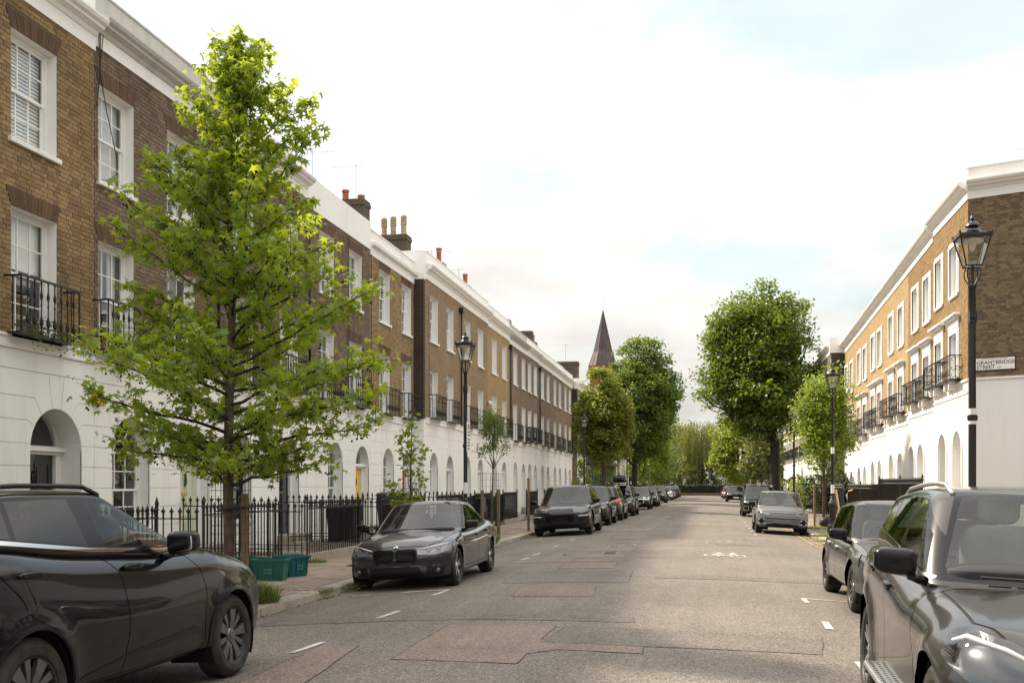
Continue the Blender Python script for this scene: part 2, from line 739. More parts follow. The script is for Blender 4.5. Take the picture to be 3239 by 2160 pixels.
# double yellow lines turning into the side street
for off in (0, .2):
	arc = [(3.0 + off, 44.0), (3.0 + off, 36), (3.0 + off, 33), (2.98 + off, 31.2), (3.06 + off, 29.7), (3.36 + off, 28.55 + off * .2), (3.95 + off * .6, 27.75 + off), (5.0, 27.35 + off), (9.0, 27.3 + off), (20, 27.3 + off)]
	for (xa, ya), (xb, yb) in zip(arc, arc[1:]):
		stripe(xa, ya, xb, yb, .07, 'road_yellow')


def bicycle_mark(cx, cy, face, s=1.0, mat='road_white'):
	"""painted cycle symbol, wheels side by side across the lane"""
	mb = MB()

	def ring(x, y, r, ry, w):
		n = 22
		for i in range(n):
			a, b = 2 * math.pi * i / n, 2 * math.pi * (i + 1) / n
			mb.face([(cx + (x + r * math.cos(a)) * s, cy + (y + ry * math.sin(a)) * s * face, .009), (cx + (x + r * math.cos(b)) * s, cy + (y + ry * math.sin(b)) * s * face, .009),
					 (cx + (x + (r - w) * math.cos(b)) * s, cy + (y + (ry - w * 1.9) * math.sin(b)) * s * face, .009), (cx + (x + (r - w) * math.cos(a)) * s, cy + (y + (ry - w * 1.9) * math.sin(a)) * s * face, .009)])

	def bar(x0, y0, x1, y1, w):
		d = Vector((x1 - x0, y1 - y0, 0)).normalized()
		n = Vector((-d.y, d.x * 1.7, 0)) * (w / 2)
		for z in (.009,):
			a, b = Vector((x0, y0, 0)), Vector((x1, y1, 0))
			mb.face([(cx + q.x * s, cy + q.y * s * face, z) for q in (a - n, b - n, b + n, a + n)])
	ring(-.30, .45, .20, .45, .05)
	ring(.30, .45, .20, .45, .05)
	bar(-.30, .45, -.14, 1.15, .05)
	bar(-.14, 1.15, .20, 1.15, .05)
	bar(.20, 1.15, .0, .45, .05)
	bar(.0, .45, -.30, .45, .05)
	bar(.0, .45, -.18, 1.45, .05)
	bar(.30, .45, .17, 1.6, .05)
	bar(.17, 1.6, .34, 1.6, .05)
	bar(-.27, 1.45, -.08, 1.45, .06)
	mb.v = [(p[0], p[1], p[2] + rz(p[0])) for p in mb.v]
	ob = mb.build('bicycle_marking', mat, road, recalc=False)
	return ob


bicycle_mark(.38, 24.1, 1, .98)
bicycle_mark(.42, 29.7, 1, .95, 'road_white_worn')
bicycle_mark(-2.15, 27.1, 1, .95, 'road_white_worn')
bicycle_mark(-2.2, 47.5, 1, .9, 'road_white_worn')
stripe(-.3, 26.0, .05, 26.5, .1, 'road_white_worn')

# manhole cover set in the road
mb = MB()
mb.box((-2.43, 24.5, .002), (-2.15, 25.14, .012))
for i in range(6):
	mb.box((-2.41 + i * .045, 24.55, .012), (-2.385 + i * .045, 25.09, .016), skip=('bottom',))
mb.v = [(p[0], p[1], p[2] + .095) for p in mb.v]
ob = mb.build('manhole_cover', 'cast_iron')
tag(ob, 'small rectangular iron manhole cover set in the road by the worn cycle marking', 'manhole cover')
mb = MB()
mb.box((-2.46, 24.46, .001), (-2.12, 25.18, .006))
mb.v = [(p[0], p[1], p[2] + .095) for p in mb.v]
fr = mb.build('frame', 'kerbstone', ob)

# litter in the road
mb = MB()
lit = [(-3.29, 24.0)]
pts = [(random.uniform(-.07, .07), random.uniform(-.06, .06), random.uniform(0, .07)) for _ in range(9)]
for i in range(7):
	a, b, c = pts[i], pts[i + 1], pts[(i + 2) % 9]
	mb.face([(-3.29 + p[0], 24 + p[1], .085 + p[2]) for p in (a, b, c)])
plain('litter_paper', (0.62, 0.60, 0.56), 0.8)
ob = mb.build('litter', 'litter_paper')
tag(ob, 'crumpled white scrap of paper lying on the road', 'litter')

# ================================================================== pavements
PZ = 0.075


def flag_mesh(w, l, h=.05):
	mb = MB()
	e = .006
	mb.face([(e, e, h), (w - e, e, h), (w - e, l - e, h), (e, l - e, h)])
	for q in ([(0, 0), (w, 0), (w - e, e), (e, e)], [(w, 0), (w, l), (w - e, l - e), (w - e, e)], [(w, l), (0, l), (e, l - e), (w - e, l - e)], [(0, l), (0, 0), (e, e), (e, l - e)]):
		mb.face([(q[0][0], q[0][1], h - .008), (q[1][0], q[1][1], h - .008), (q[2][0], q[2][1], h), (q[3][0], q[3][1], h)])
		mb.face([(q[0][0], q[0][1], 0), (q[1][0], q[1][1], 0), (q[1][0], q[1][1], h - .008), (q[0][0], q[0][1], h - .008)])
	me = mb.mesh('flagstone')
	me.materials.append(MAT['flagstone'])
	return me


FL = [flag_mesh(1, 1)]


def flags(parent, x0, x1, y0, y1, near_max, z):
	"""rows of flagstones across the pavement; singles up to near_max, one joined part beyond"""
	far = MB()
	y = y0
	while y < y1:
		l = random.choice((.58, .72, .72, .88))
		x = x0
		off = random.uniform(0, .3)
		first = True
		while x < x1 - .05:
			w = random.choice((.6, .75, .75, .9))
			if first:
				w = max(.35, w - off)
				first = False
			w = min(w, x1 - x)
			if x1 - (x + w) < .25:
				w = x1 - x
			dz = random.uniform(-.004, .006)
			if y < near_max:
				o = bpy.data.objects.new('flagstone', FL[0])
				o.scale = (w - .012, l - .012, 1)
				o.location = (x + .006, y + .006, z - .05 + dz)
				o.rotation_euler = (random.uniform(-.004, .004), random.uniform(-.004, .004), 0)
				link(o, parent)
			else:
				far.box((x + .006, y + .006, z - .05), (x + w - .006, y + l - .006, z + dz), skip=('bottom',))
			x += w
		y += l
	if far.f:
		f = far.build('flagstones_beyond', 'flagstone', parent)
		f["kind"] = "stuff"


def kerbs(parent, pts, near_fn, w=.27, z=PZ, inward=1):
	"""granite kerb stones following a polyline"""
	far = MB()
	i = 0
	for (xa, ya), (xb, yb) in zip(pts, pts[1:]):
		L = math.hypot(xb - xa, yb - ya)
		k = max(1, round(L / .92))
		d = Vector((xb - xa, yb - ya, 0)) / L
		nn = Vector((-d.y, d.x, 0)) * inward
		for j in range(k):
			a = Vector((xa, ya, 0)) + d * (L * j / k + .005)
			b = Vector((xa, ya, 0)) + d * (L * (j + 1) / k - .005)
			dz = random.uniform(-.006, .008)
			jx = nn * random.uniform(-.008, .008)
			P = [a + jx, b + jx, b + jx + nn * w, a + jx + nn * w]
			c = nn * .02
			mb = far if not near_fn(ya) else MB()
			zt = z + dz
			lo = [(p.x, p.y, -.12) for p in P]
			mid = [(p.x, p.y, zt - .02) for p in P]
			up = [((p + q).x, (p + q).y, zt) for p, q in zip(P, (c, c, -c * .2, -c * .2))]
			mb.face(up)
			for s in range(4):
				r = (s + 1) % 4
				mb.face([lo[s], lo[r], mid[r], mid[s]])
				mb.face([mid[s], mid[r], up[r], up[s]])
			if near_fn(ya):
				mb.build('kerbstone', 'kerbstone', parent, org=(a.x, a.y, 0))
			i += 1
	if far.f:
		far.build('kerbstones_beyond', 'kerbstone', parent)["kind"] = "stuff"


RAILX = -8.30      # railing line, west
RAILR = 6.35       # railing line, east
FX = -10.5         # first facade plane, west
FR = 7.40          # facade plane, east

mb = MB()
mb.box((RAILX + .02, -55, -.1), (KX - .2, 150.5, PZ - .018), skip=('bottom',))
pav_w = mb.build('pavement_west', 'mortar_bed')
struct(pav_w)
flags(pav_w, RAILX + .06, KX - .28, 9.0, 120, 47, PZ)
kerbs(pav_w, [(KX, 4.0), (KX, 150)], lambda y: y < 55, inward=1)
for i in range(46):
	yk = 4.0 + i * .92

mb = MB()
mb.box((KR + .2, 28.4, -.1), (RAILR - .02, 150.5, PZ - .018), skip=('bottom',))
mb.box((RAILR - .02, 28.4, -.1), (30, 31.9, PZ - .018), skip=('bottom',))
pav_e = mb.build('pavement_east', 'mortar_bed')
struct(pav_e)
flags(pav_e, KR + .28, RAILR - .06, 28.9, 110, 58, PZ)
kerbs(pav_e, [(KR, 30.5), (KR, 150)], lambda y: y < 62, inward=-1)
kc = [(KR, 30.5)]
for i in range(1, 7):
	a = math.pi / 2 * i / 6
	kc.append((KR + 2.2 * (1 - math.cos(a)), 30.5 - 2.2 * math.sin(a)))
kc.append((30, 28.3))
kerbs(pav_e, kc, lambda y: True if y > 28.31 else False, inward=1)
# near block on the camera side of the side street
mb = MB()
mb.box((KR + .2, -55, -.1), (RAILR + 4, 18.6, PZ - .018), skip=('bottom',))
pav_n = mb.build('pavement_near', 'mortar_bed')
struct(pav_n)
flags(pav_n, KR + .28, RAILR + 1.5, 4.0, 18.4, 0, PZ)
kerbs(pav_n, [(KR, -10), (KR, 18.0), (KR + .6, 18.6), (20, 18.6)], lambda y: False, inward=-1)
# worn double kerb strip of small setts near the boxes
mb = MB()
for i in range(9):
	for j in range(5):
		mb.box((-6.75 + i * .095, 15.35 + j * .12, PZ - .03), (-6.75 + i * .095 + .082, 15.35 + j * .12 + .10, PZ + .010 + random.uniform(-.003, .004)), skip=('bottom',))
mb.build('tactile_setts', 'flagstone', pav_w)["kind"] = "stuff"
# ================================================================== house materials
def brick_mat(name, stops, soot=0.35, soot_col=(0.035, 0.028, 0.022)):
	t = NT(name)
	P = t.coord('World')
	r = t.island()
	c = t.ramp(r, *stops)
	f = t.noise(0.9, 7, 0.66, P, 0.5)
	c = t.mix(t.maprange(f, 0.42, 0.72, 0, soot), c, soot_col)
	h = t.noise(26, 5, 0.7, P)
	c = t.mix(t.maprange(h, 0.35, 0.7, 0.0, 0.42), c, (0.05, 0.038, 0.028))
	s = t.noise(110, 2, 0.5, P)
	c = t.mix(t.maprange(s, 0.66, 0.8, 0, 0.35), c, (0.42, 0.34, 0.24))
	MAT[name] = t.done(t.princ(c, 0.9, 0, t.bump(t.math('ADD', h, t.math('MULTIPLY', s, .5)), 0.5, 0.006), 0.2))


def brick_tex(name, c1, c2, mortar, soot=0.35, soot_col=(0.04, 0.032, 0.025), axis='Y'):
	t = NT(name)
	P = t.coord('World')
	sp = t.n('SeparateXYZ')
	t.link(P, sp.inputs[0])
	cb = t.n('CombineXYZ')
	t.link(sp.outputs[1 if axis == 'Y' else 0], cb.inputs[0])
	t.link(sp.outputs[2], cb.inputs[1])
	b = t.n('TexBrick')
	b.offset = 0.5
	b.inputs['Scale'].default_value = 1.0
	b.inputs['Brick Width'].default_value = 0.225
	b.inputs['Row Height'].default_value = 0.075
	b.inputs['Mortar Size'].default_value = 0.0075
	b.inputs['Mortar Smooth'].default_value = 0.1
	b.inputs['Bias'].default_value = 0.0
	t.put(b.inputs['Color1'], c1)
	t.put(b.inputs['Color2'], c2)
	t.put(b.inputs['Mortar'], mortar)
	t.link(cb.outputs[0], b.inputs['Vector'])
	c = b.outputs['Color']
	f = t.noise(0.8, 7, 0.66, P, 0.5)
	c = t.mix(t.maprange(f, 0.42, 0.72, 0, soot), c, soot_col)
	h = t.noise(9, 5, 0.7, P)
	c = t.mix(t.maprange(h, 0.35, 0.7, 0.0, 0.35), c, (0.06, 0.046, 0.033))
	n = t.bump(t.math('SUBTRACT', t.math('MULTIPLY', h, .3), b.outputs['Fac']), 0.6, 0.01)
	MAT[name] = t.done(t.princ(c, 0.9, 0, n, 0.2))


brick_mat('brick_stock', ((0.0, (0.230, 0.152, 0.077)), (0.35, (0.322, 0.218, 0.104)), (0.7, (0.401, 0.272, 0.127)), (1.0, (0.278, 0.192, 0.104))), 0.42)
brick_mat('brick_sooty', ((0.0, (0.162, 0.119, 0.087)), (0.4, (0.213, 0.156, 0.110)), (0.75, (0.263, 0.194, 0.134)), (1.0, (0.192, 0.144, 0.105))), 0.45)
brick_mat('brick_arch', ((0.0, (0.12, 0.072, 0.045)), (0.5, (0.175, 0.105, 0.062)), (1.0, (0.115, 0.078, 0.053))), 0.5)
brick_mat('brick_gable', ((0.0, (0.129, 0.095, 0.062)), (0.3, (0.172, 0.124, 0.078)), (0.65, (0.227, 0.165, 0.099)), (1.0, (0.273, 0.201, 0.120))), 0.22)
brick_mat('brick_gold', ((0.0, (0.25, 0.160, 0.072)), (0.5, (0.36, 0.235, 0.108)), (1.0, (0.28, 0.186, 0.094))), 0.15)
brick_mat('brick_tan', ((0.0, (0.268, 0.187, 0.102)), (0.5, (0.355, 0.252, 0.136)), (1.0, (0.425, 0.300, 0.155))), 0.3)
stone('mortar', (0.37, 0.31, 0.235), 0.05, (0.16, 0.13, 0.10))
stone('mortar_dark', (0.215, 0.175, 0.132), 0.05, (0.09, 0.07, 0.055))
brick_tex('brick_far_brown', (0.27, 0.188, 0.122), (0.185, 0.131, 0.088), (0.31, 0.26, 0.20))
brick_tex('brick_far_tan', (0.33, 0.228, 0.122), (0.235, 0.162, 0.088), (0.40, 0.33, 0.24), 0.22)
brick_tex('brick_far_gold', (0.44, 0.290, 0.125), (0.33, 0.215, 0.095), (0.46, 0.37, 0.25), 0.12)
brick_tex('brick_far_dark', (0.062, 0.046, 0.036), (0.040, 0.031, 0.026), (0.13, 0.11, 0.088), 0.3, axis='X')  # brown brick with the shade of the flanks put into its colour
brick_tex('brick_stack', (0.115, 0.085, 0.060), (0.07, 0.053, 0.040), (0.24, 0.21, 0.17), 0.4, axis='X')


def stucco(name, base, dirt=0.12):
	t = NT(name)
	P = t.coord('World')
	f = t.noise(0.8, 6, 0.6, P, 0.4)
	c = t.ramp(f, (0.3, tuple(v * 0.95 for v in base)), (0.7, base))
	mp = t.n('Mapping')
	mp.inputs['Scale'].default_value = (1.6, 1.6, 0.22)
	t.link(P, mp.inputs[0])
	g = t.noise(1.8, 7, 0.7, mp.outputs[0])
	c = t.mix(t.maprange(g, 0.52, 0.78, 0, dirt), c, (0.36, 0.33, 0.29))
	sz = t.n('SeparateXYZ')
	t.link(P, sz.inputs[0])
	k = t.noise(5, 6, 0.7, P)
	foot = t.math('MULTIPLY', t.maprange(sz.outputs[2], 0.1, 0.9, 0.55, 0.0), t.maprange(k, 0.35, 0.65, 0.1, 1))
	c = t.mix(foot, c, (0.33, 0.30, 0.26))
	h = t.noise(45, 4, 0.6, P)
	MAT[name] = t.done(t.princ(c, 0.72, 0, t.bump(h, 0.10, 0.004), 0.3))


stucco('stucco', (0.87, 0.855, 0.825), 0.26)
stucco('stucco_soil', (0.70, 0.68, 0.645), 0.45)
stucco('stucco_warm', (0.80, 0.775, 0.73), 0.12)
stucco('stucco_old', (0.56, 0.545, 0.51), 0.75)
plain('white_paint', (0.80, 0.79, 0.77), 0.45, var=0.03, scale=3)
plain('white_sill', (0.78, 0.765, 0.74), 0.55, var=0.05, scale=5, dirt=(0.40, 0.37, 0.32), dirt_amt=0.35)
plain('black_iron', (0.012, 0.012, 0.013), 0.42, 0.0, 0.3, 30, 0.25, 140, spec=0.5)
plain('black_gloss', (0.010, 0.010, 0.011), 0.16, 0.0, spec=0.6, coat=0.6)
plain('door_navy', (0.012, 0.013, 0.026), 0.2, coat=0.5)
plain('door_yellow', (0.82, 0.55, 0.02), 0.28, coat=0.3)
plain('door_green', (0.58, 0.64, 0.47), 0.4)
plain('door_red', (0.33, 0.02, 0.025), 0.3, coat=0.3)
plain('door_grey', (0.16, 0.17, 0.18), 0.35)
plain('brass', (0.55, 0.37, 0.12), 0.3, 1.0)
plain('terracotta', (0.36, 0.115, 0.058), 0.85, var=0.25, scale=9, dirt=(0.10, 0.06, 0.045), dirt_amt=0.5)
plain('pot_buff', (0.42, 0.31, 0.19), 0.85, var=0.2, scale=9, dirt=(0.10, 0.085, 0.06), dirt_amt=0.7)
plain('roof_slate', (0.075, 0.075, 0.08), 0.7, var=0.25, scale=4)
plain('lead', (0.22, 0.22, 0.225), 0.55, 0.2, var=0.2, scale=5)
plain('blind', (0.84, 0.83, 0.80), 0.6)
plain('curtain', (0.68, 0.66, 0.63), 0.85, var=0.08)
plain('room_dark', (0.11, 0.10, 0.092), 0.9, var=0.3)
plain('cable', (0.02, 0.02, 0.02), 0.6)
plain('alu', (0.45, 0.45, 0.45), 0.45, 0.9)


def glass_mat(name, tint=(0.78, 0.82, 0.82), f0=0.055, rough=0.015, wavy=0.02, lo=0.10):
	t = NT(name)
	tr = t.n('BsdfTransparent')
	t.put(tr.inputs[0], tint)
	gl = t.n('BsdfGlossy')
	t.put(gl.inputs['Color'], (1, 1, 1))
	t.put(gl.inputs['Roughness'], rough)
	if wavy > 0:
		t.link(t.bump(t.noise(1.6, 2, 0.5), wavy, 0.05), gl.inputs['Normal'])
	fr = t.n('LayerWeight')
	fr.inputs[0].default_value = 0.5
	# Schlick: the same from both sides of a thin sheet
	fac = t.maprange(t.math('POWER', fr.outputs['Facing'], 5.0), 0.0, 1.0, lo, 1.0)
	ms = t.n('MixShader')
	t.link(fac, ms.inputs[0])
	t.link(tr.outputs[0], ms.inputs[1])
	t.link(gl.outputs[0], ms.inputs[2])
	MAT[name] = t.done(ms.outputs[0])


glass_mat('window_glass', (0.95, 0.96, 0.955), lo=0.05)


# ================================================================== facade pieces
def xf_side(X0, Y0, side, z0=0.0):
	return lambda p: (X0 + side * p[1], Y0 + p[0], p[2] + z0)


def arc_pts(ac, zs, r, t0, t1, n=8):
	return [(ac + r * math.cos(R(lerp(t0, t1, i / n))), zs + r * math.sin(R(lerp(t0, t1, i / n)))) for i in range(n + 1)]


SHARE = {}


def shared_box(key, name, dims, mat):
	"""box mesh spanning 0..dims, shared by alike pieces"""
	k = (key, tuple(round(d, 3) for d in dims))
	if k not in SHARE:
		mb = MB()
		mb.box((0, 0, 0), dims)
		me = mb.mesh(name)
		me.materials.append(MAT[mat])
		SHARE[k] = me
	return SHARE[k]


def put_box(name, me, parent, world_pos):
	w = Vector((0, 0, 0))
	p = parent
	while p is not None:
		w += p.location
		p = p.parent
	o = bpy.data.objects.new(name, me)
	o.location = Vector(world_pos) - w
	return link(o, parent)


def sash_window(h, xf, a0, a1, z0, z1, detail=2, cols=3, rows=2, depth=.17, fill=None, frame='white_paint', arch=None, split=.5):
	"""box sash in a reveal. h: house root. arch=(zs) gives a round head. detail 2: every pane a piece"""
	ac, r = (a0 + a1) / 2, (a1 - a0) / 2
	# reveal
	mb = MB(xf)
	out = [(a0, z0), (a1, z0)] + ([(a1, z1), (a0, z1)] if arch is None else arc_pts(ac, arch, r, 0, 180, 12))
	for p, q in zip(out, out[1:] + out[:1]):
		if p[1] == z0 and q[1] == z0:
			continue
		mb.face([(p[0], .004, p[1]), (q[0], .004, q[1]), (q[0], -depth - .1, q[1]), (p[0], -depth - .1, p[1])])
	mb.build('reveal', 'white_paint' if frame != 'black_gloss' else 'white_paint', h)
	# sill
	mb = MB(xf)
	mb.box((a0 - .07, -depth - .1, z0 - .085), (a1 + .07, .065, z0))
	bev(mb.build('sill', 'white_sill', h), .008)
	# outer frame
	t = .055
	n0, n1 = -depth - .085, -depth
	mb = MB(xf)
	f0, f1 = a0 + .002, a1 - .002
	if arch is None:
		mb.box((f0, n0, z0), (f0 + t, n1, z1 - .002))
		mb.box((f1 - t, n0, z0), (f1, n1, z1 - .002))
		mb.box((f0 + t, n0, z1 - t), (f1 - t, n1, z1 - .002))
		mb.box((f0 + t, n0, z0), (f1 - t, n1, z0 + .03))
		top = z1
	else:
		mb.box((f0, n0, z0), (f0 + t, n1, arch))
		mb.box((f1 - t, n0, z0), (f1, n1, arch))
		mb.box((f0 + t, n0, z0), (f1 - t, n1, z0 + .03))
		o1 = arc_pts(ac, arch, r - .002, 0, 180, 14)
		o2 = arc_pts(ac, arch, r - t, 0, 180, 14)
		for i in range(14):
			mb.prism([o1[i], o1[i + 1], o2[i + 1], o2[i]], n0, n1)
		top = arch
	w = mb.build('window', frame, h)
	# sashes: upper outside, lower inside
	zm = lerp(z0, z1, split)
	i0, i1 = f0 + t, f1 - t
	s = .04
	bars = MB(xf)
	sash = MB(xf)
	panes = []
	for k, (za, zb, nn) in enumerate(((z0 + .03, zm + .02, -depth - .06), (zm - .02, (z1 - t) if arch is None else arch, -depth - .028))):
		sash.box((i0, nn - .03, za), (i0 + s, nn, zb))
		sash.box((i1 - s, nn - .03, za), (i1, nn, zb))
		sash.box((i0 + s, nn - .03, za), (i1 - s, nn, za + (.06 if k == 0 else s)))
		sash.box((i0 + s, nn - .03, zb - s), (i1 - s, nn, zb))
		pa0, pa1, pz0, pz1 = i0 + s, i1 - s, za + (.06 if k == 0 else s), zb - s
		if detail >= 1:
			for c in range(1, cols):
				x = lerp(pa0, pa1, c / cols)
				bars.box((x - .011, nn - .026, pz0), (x + .011, nn - .002, pz1))
			for q in range(1, rows):
				z = lerp(pz0, pz1, q / rows)
				for c in range(cols):
					x0 = lerp(pa0, pa1, c / cols) + (.011 if c else 0)
					x1 = lerp(pa0, pa1, (c + 1) / cols) - (.011 if c < cols - 1 else 0)
					bars.box((x0, nn - .026, z - .010), (x1, nn - .002, z + .010))
		if detail >= 2:
			for c in range(cols):
				for q in range(rows):
					panes.append((lerp(pa0, pa1, c / cols), lerp(pa0, pa1, (c + 1) / cols), lerp(pz0, pz1, q / rows), lerp(pz0, pz1, (q + 1) / rows), nn - .018))
		else:
			panes.append((pa0, pa1, pz0, pz1, nn - .018))
	if arch is not None:
		# radiating head: inner hoop and spokes
		zc = arch
		hb = arc_pts(ac, zc, r * .34, 0, 180, 10)
		hc = arc_pts(ac, zc, r * .34 - .022, 0, 180, 10)
		for i in range(10):
			bars.prism([hb[i], hb[i + 1], hc[i + 1], hc[i]], -depth - .05, -depth - .03)
		for an in (55, 125):
			c_, s_ = math.cos(R(an)), math.sin(R(an))
			p0 = (ac + r * .34 * c_, zc + r * .34 * s_)
			p1 = (ac + (r - t) * c_, zc + (r - t) * s_)
			d = (-s_ * .011, c_ * .011)
			bars.prism([(p0[0] - d[0], p0[1] - d[1]), (p1[0] - d[0], p1[1] - d[1]), (p1[0] + d[0], p1[1] + d[1]), (p0[0] + d[0], p0[1] + d[1])], -depth - .05, -depth - .03)
		hp = MB(xf)
		hp.prism(arc_pts(ac, zc, r - t + .004, 0, 180, 16), -depth - .046, -depth - .042)
		hp.build('pane', 'window_glass', w)
	sash.build('sash', frame, w)
	if bars.f:
		bars.build('glazing_bar', frame, w)
	for (x0, x1, za, zb, nn) in panes:
		me = shared_box('pane', 'pane', (.004, x1 - x0, zb - za), 'window_glass')
		put_box('pane', me, w, xf((x0, nn, za)) if xf((0, 1, 0))[0] > xf((0, 0, 0))[0] else Vector(xf((x0, nn, za))) - Vector((.004, 0, 0)))
	# the room behind
	zt = z1 if arch is None else arch + r
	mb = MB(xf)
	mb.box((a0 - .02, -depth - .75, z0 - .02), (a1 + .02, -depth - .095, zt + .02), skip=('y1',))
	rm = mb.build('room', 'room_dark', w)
	if fill == 'blind':
		mb = MB(xf)
		z = z0 + .06
		while z < zt - .08:
			mb.face([(i0, -depth - .12, z), (i1, -depth - .12, z), (i1, -depth - .132, z + .050), (i0, -depth - .132, z + .050)])
			z += .060
		mb.build('blind', 'blind', w)["kind"] = "stuff"
	elif fill == 'halfblind':
		mb = MB(xf)
		mb.box((i0, -depth - .14, lerp(z0, zt, .55)), (i1, -depth - .13, zt - .05))
		mb.build('blind', 'blind', w)
	elif fill == 'curtain':
		mb = MB(xf)
		for (c0, c1) in ((i0, lerp(i0, i1, .30)), (lerp(i0, i1, .70), i1)):
			k = 9
			pr = [(lerp(c0, c1, i / k), -depth - .16 - .025 * (i % 2)) for i in range(k + 1)]
			for p, q in zip(pr, pr[1:]):
				mb.face([(p[0], p[1], z0 + .02), (q[0], q[1], z0 + .02), (q[0], q[1], zt - .03), (p[0], p[1], zt - .03)])
		mb.build('curtain', 'curtain', w)
	elif fill == 'blind2':
		mb = MB(xf)
		mb.box((i0, -depth - .125, z0 + .03), (i1, -depth - .115, zt - .04))
		mb.build('blind', 'blind', w)
	elif fill == 'shade':
		mb = MB(xf)
		mb.box((i0, -depth - .16, z0 + .03), (i1, -depth - .15, zt - .04))
		mb.build('blind', 'curtain', w)
	return w


def panelled_door(h, xf, a0, a1, z0, zs, mat, depth=.42, arch=True, number=None, detail=2, fan=True, cheek='white_paint'):
	"""front door deep in its opening, with transom, fanlight, panels, knocker and letter plate"""
	ac, r = (a0 + a1) / 2, (a1 - a0) / 2
	mb = MB(xf)
	out = [(a1, z0)] + arc_pts(ac, zs, r, 0, 180, 14) + [(a0, z0)]
	for p, q in zip(out, out[1:]):
		mb.face([(p[0], .004, p[1]), (q[0], .004, q[1]), (q[0], -depth - .12, q[1]), (p[0], -depth - .12, p[1])])
	mb.build('reveal', 'white_paint', h)
	# pilasters and transom
	pw = .16 if r > .55 else .1
	mb = MB(xf)
	mb.box((a0, -depth - .10, z0), (a0 + pw, -depth + .05, zs - .06))
	mb.box((a1 - pw, -depth - .10, z0), (a1, -depth + .05, zs - .06))
	mb.box((a0 + .002, -depth - .10, zs - .06), (a1 - .002, -depth + .08, zs - .01))
	mb.box((a0 + .002, -depth - .10, zs - .01), (a1 - .002, -depth + .14, zs + .05))
	mb.box((a0 + .002, -depth - .10, zs + .05), (a1 - .002, -depth + .06, zs + .085))
	bev(mb.build('door_case', cheek, h), .008)
	# fanlight
	rr = r - .03
	mb = MB(xf)
	o1, o2 = arc_pts(ac, zs + .085, r - .003, 0, 180, 14), arc_pts(ac, zs + .085, r - .05, 0, 180, 14)
	for i in range(14):
		mb.prism([o1[i], o1[i + 1], o2[i + 1], o2[i]], -depth - .08, -depth - .02)
	fl = mb.build('fanlight', 'white_paint', h)
	mb = MB(xf)
	mb.prism(arc_pts(ac, zs + .085, r - .045, 0, 180, 14), -depth - .052, -depth - .048)
	mb.build('pane', 'window_glass', fl)
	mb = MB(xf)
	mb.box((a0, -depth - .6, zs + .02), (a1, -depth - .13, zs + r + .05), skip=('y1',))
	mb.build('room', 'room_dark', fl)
	# leaf
	d0, d1 = a0 + pw, a1 - pw
	n = -depth - .02
	mb = MB(xf)
	mb.box((d0, n - .05, z0 + .02), (d1, n, zs - .06))
	door = mb.build('door', mat, h)
	mb = MB(xf)
	w = d1 - d0
	for (pa, pb, za, zb) in ((.10, .46, .10, .36), (.54, .90, .10, .36), (.10, .46, .42, .92), (.54, .90, .42, .92)):
		H = zs - .06 - z0
		x0, x1, y0, y1 = d0 + w * pa, d0 + w * pb, z0 + H * za, z0 + H * zb
		b = .022
		for q in (((x0, y0), (x1, y0 + b)), ((x0, y1 - b), (x1, y1)), ((x0, y0 + b), (x0 + b, y1 - b)), ((x1 - b, y0 + b), (x1, y1 - b))):
			mb.box((q[0][0], n, q[0][1]), (q[1][0], n + .016, q[1][1]))
		mb.box((x0 + .06, n, y0 + .06), (x1 - .06, n + .010, y1 - .06))
	mb.build('panel', mat, door)
	if detail >= 2:
		mb = MB(xf)
		zc = lerp(z0, zs, .62)
		mb.box((ac - .13, n, zc - .10), (ac + .13, n + .012, zc - .04))
		mb.build('letter_plate', 'brass', door)
		mb = MB(xf)
		mb.tube([(ac, n + .02, zc + .10), (ac - .035, n + .04, zc + .16), (ac - .02, n + .04, zc + .28), (ac, n + .03, zc + .34), (ac + .02, n + .04, zc + .28), (ac + .035, n + .04, zc + .16), (ac, n + .02, zc + .10)], .014, 6)
		mb.tube([(ac, n, zc + .34), (ac, n + .05, zc + .34)], .02, 8)
		mb.build('knocker', 'black_iron', door)
		mb = MB(xf)
		mb.lathe([(.0, 0), (.02, 0), (.02, .03), (.038, .045), (.038, .065), (.0, .075)], (ac, n, zc - .28), 10, 'y')
		mb.build('knob', 'brass', door)
	# threshold step
	mb = MB(xf)
	mb.box((a0 - .1, -depth - .1, z0 - .16), (a1 + .1, .32, z0))
	mb.box((a0 - .1, .0, z0 - .34), (a1 + .1, .62, z0 - .162))
	bev(mb.build('step', 'step_stone', h), .012)
	return door


JOINTS = [.22, .58, .94, 1.30, 1.66, 2.02, 2.38, 2.74, 3.10, 3.50]


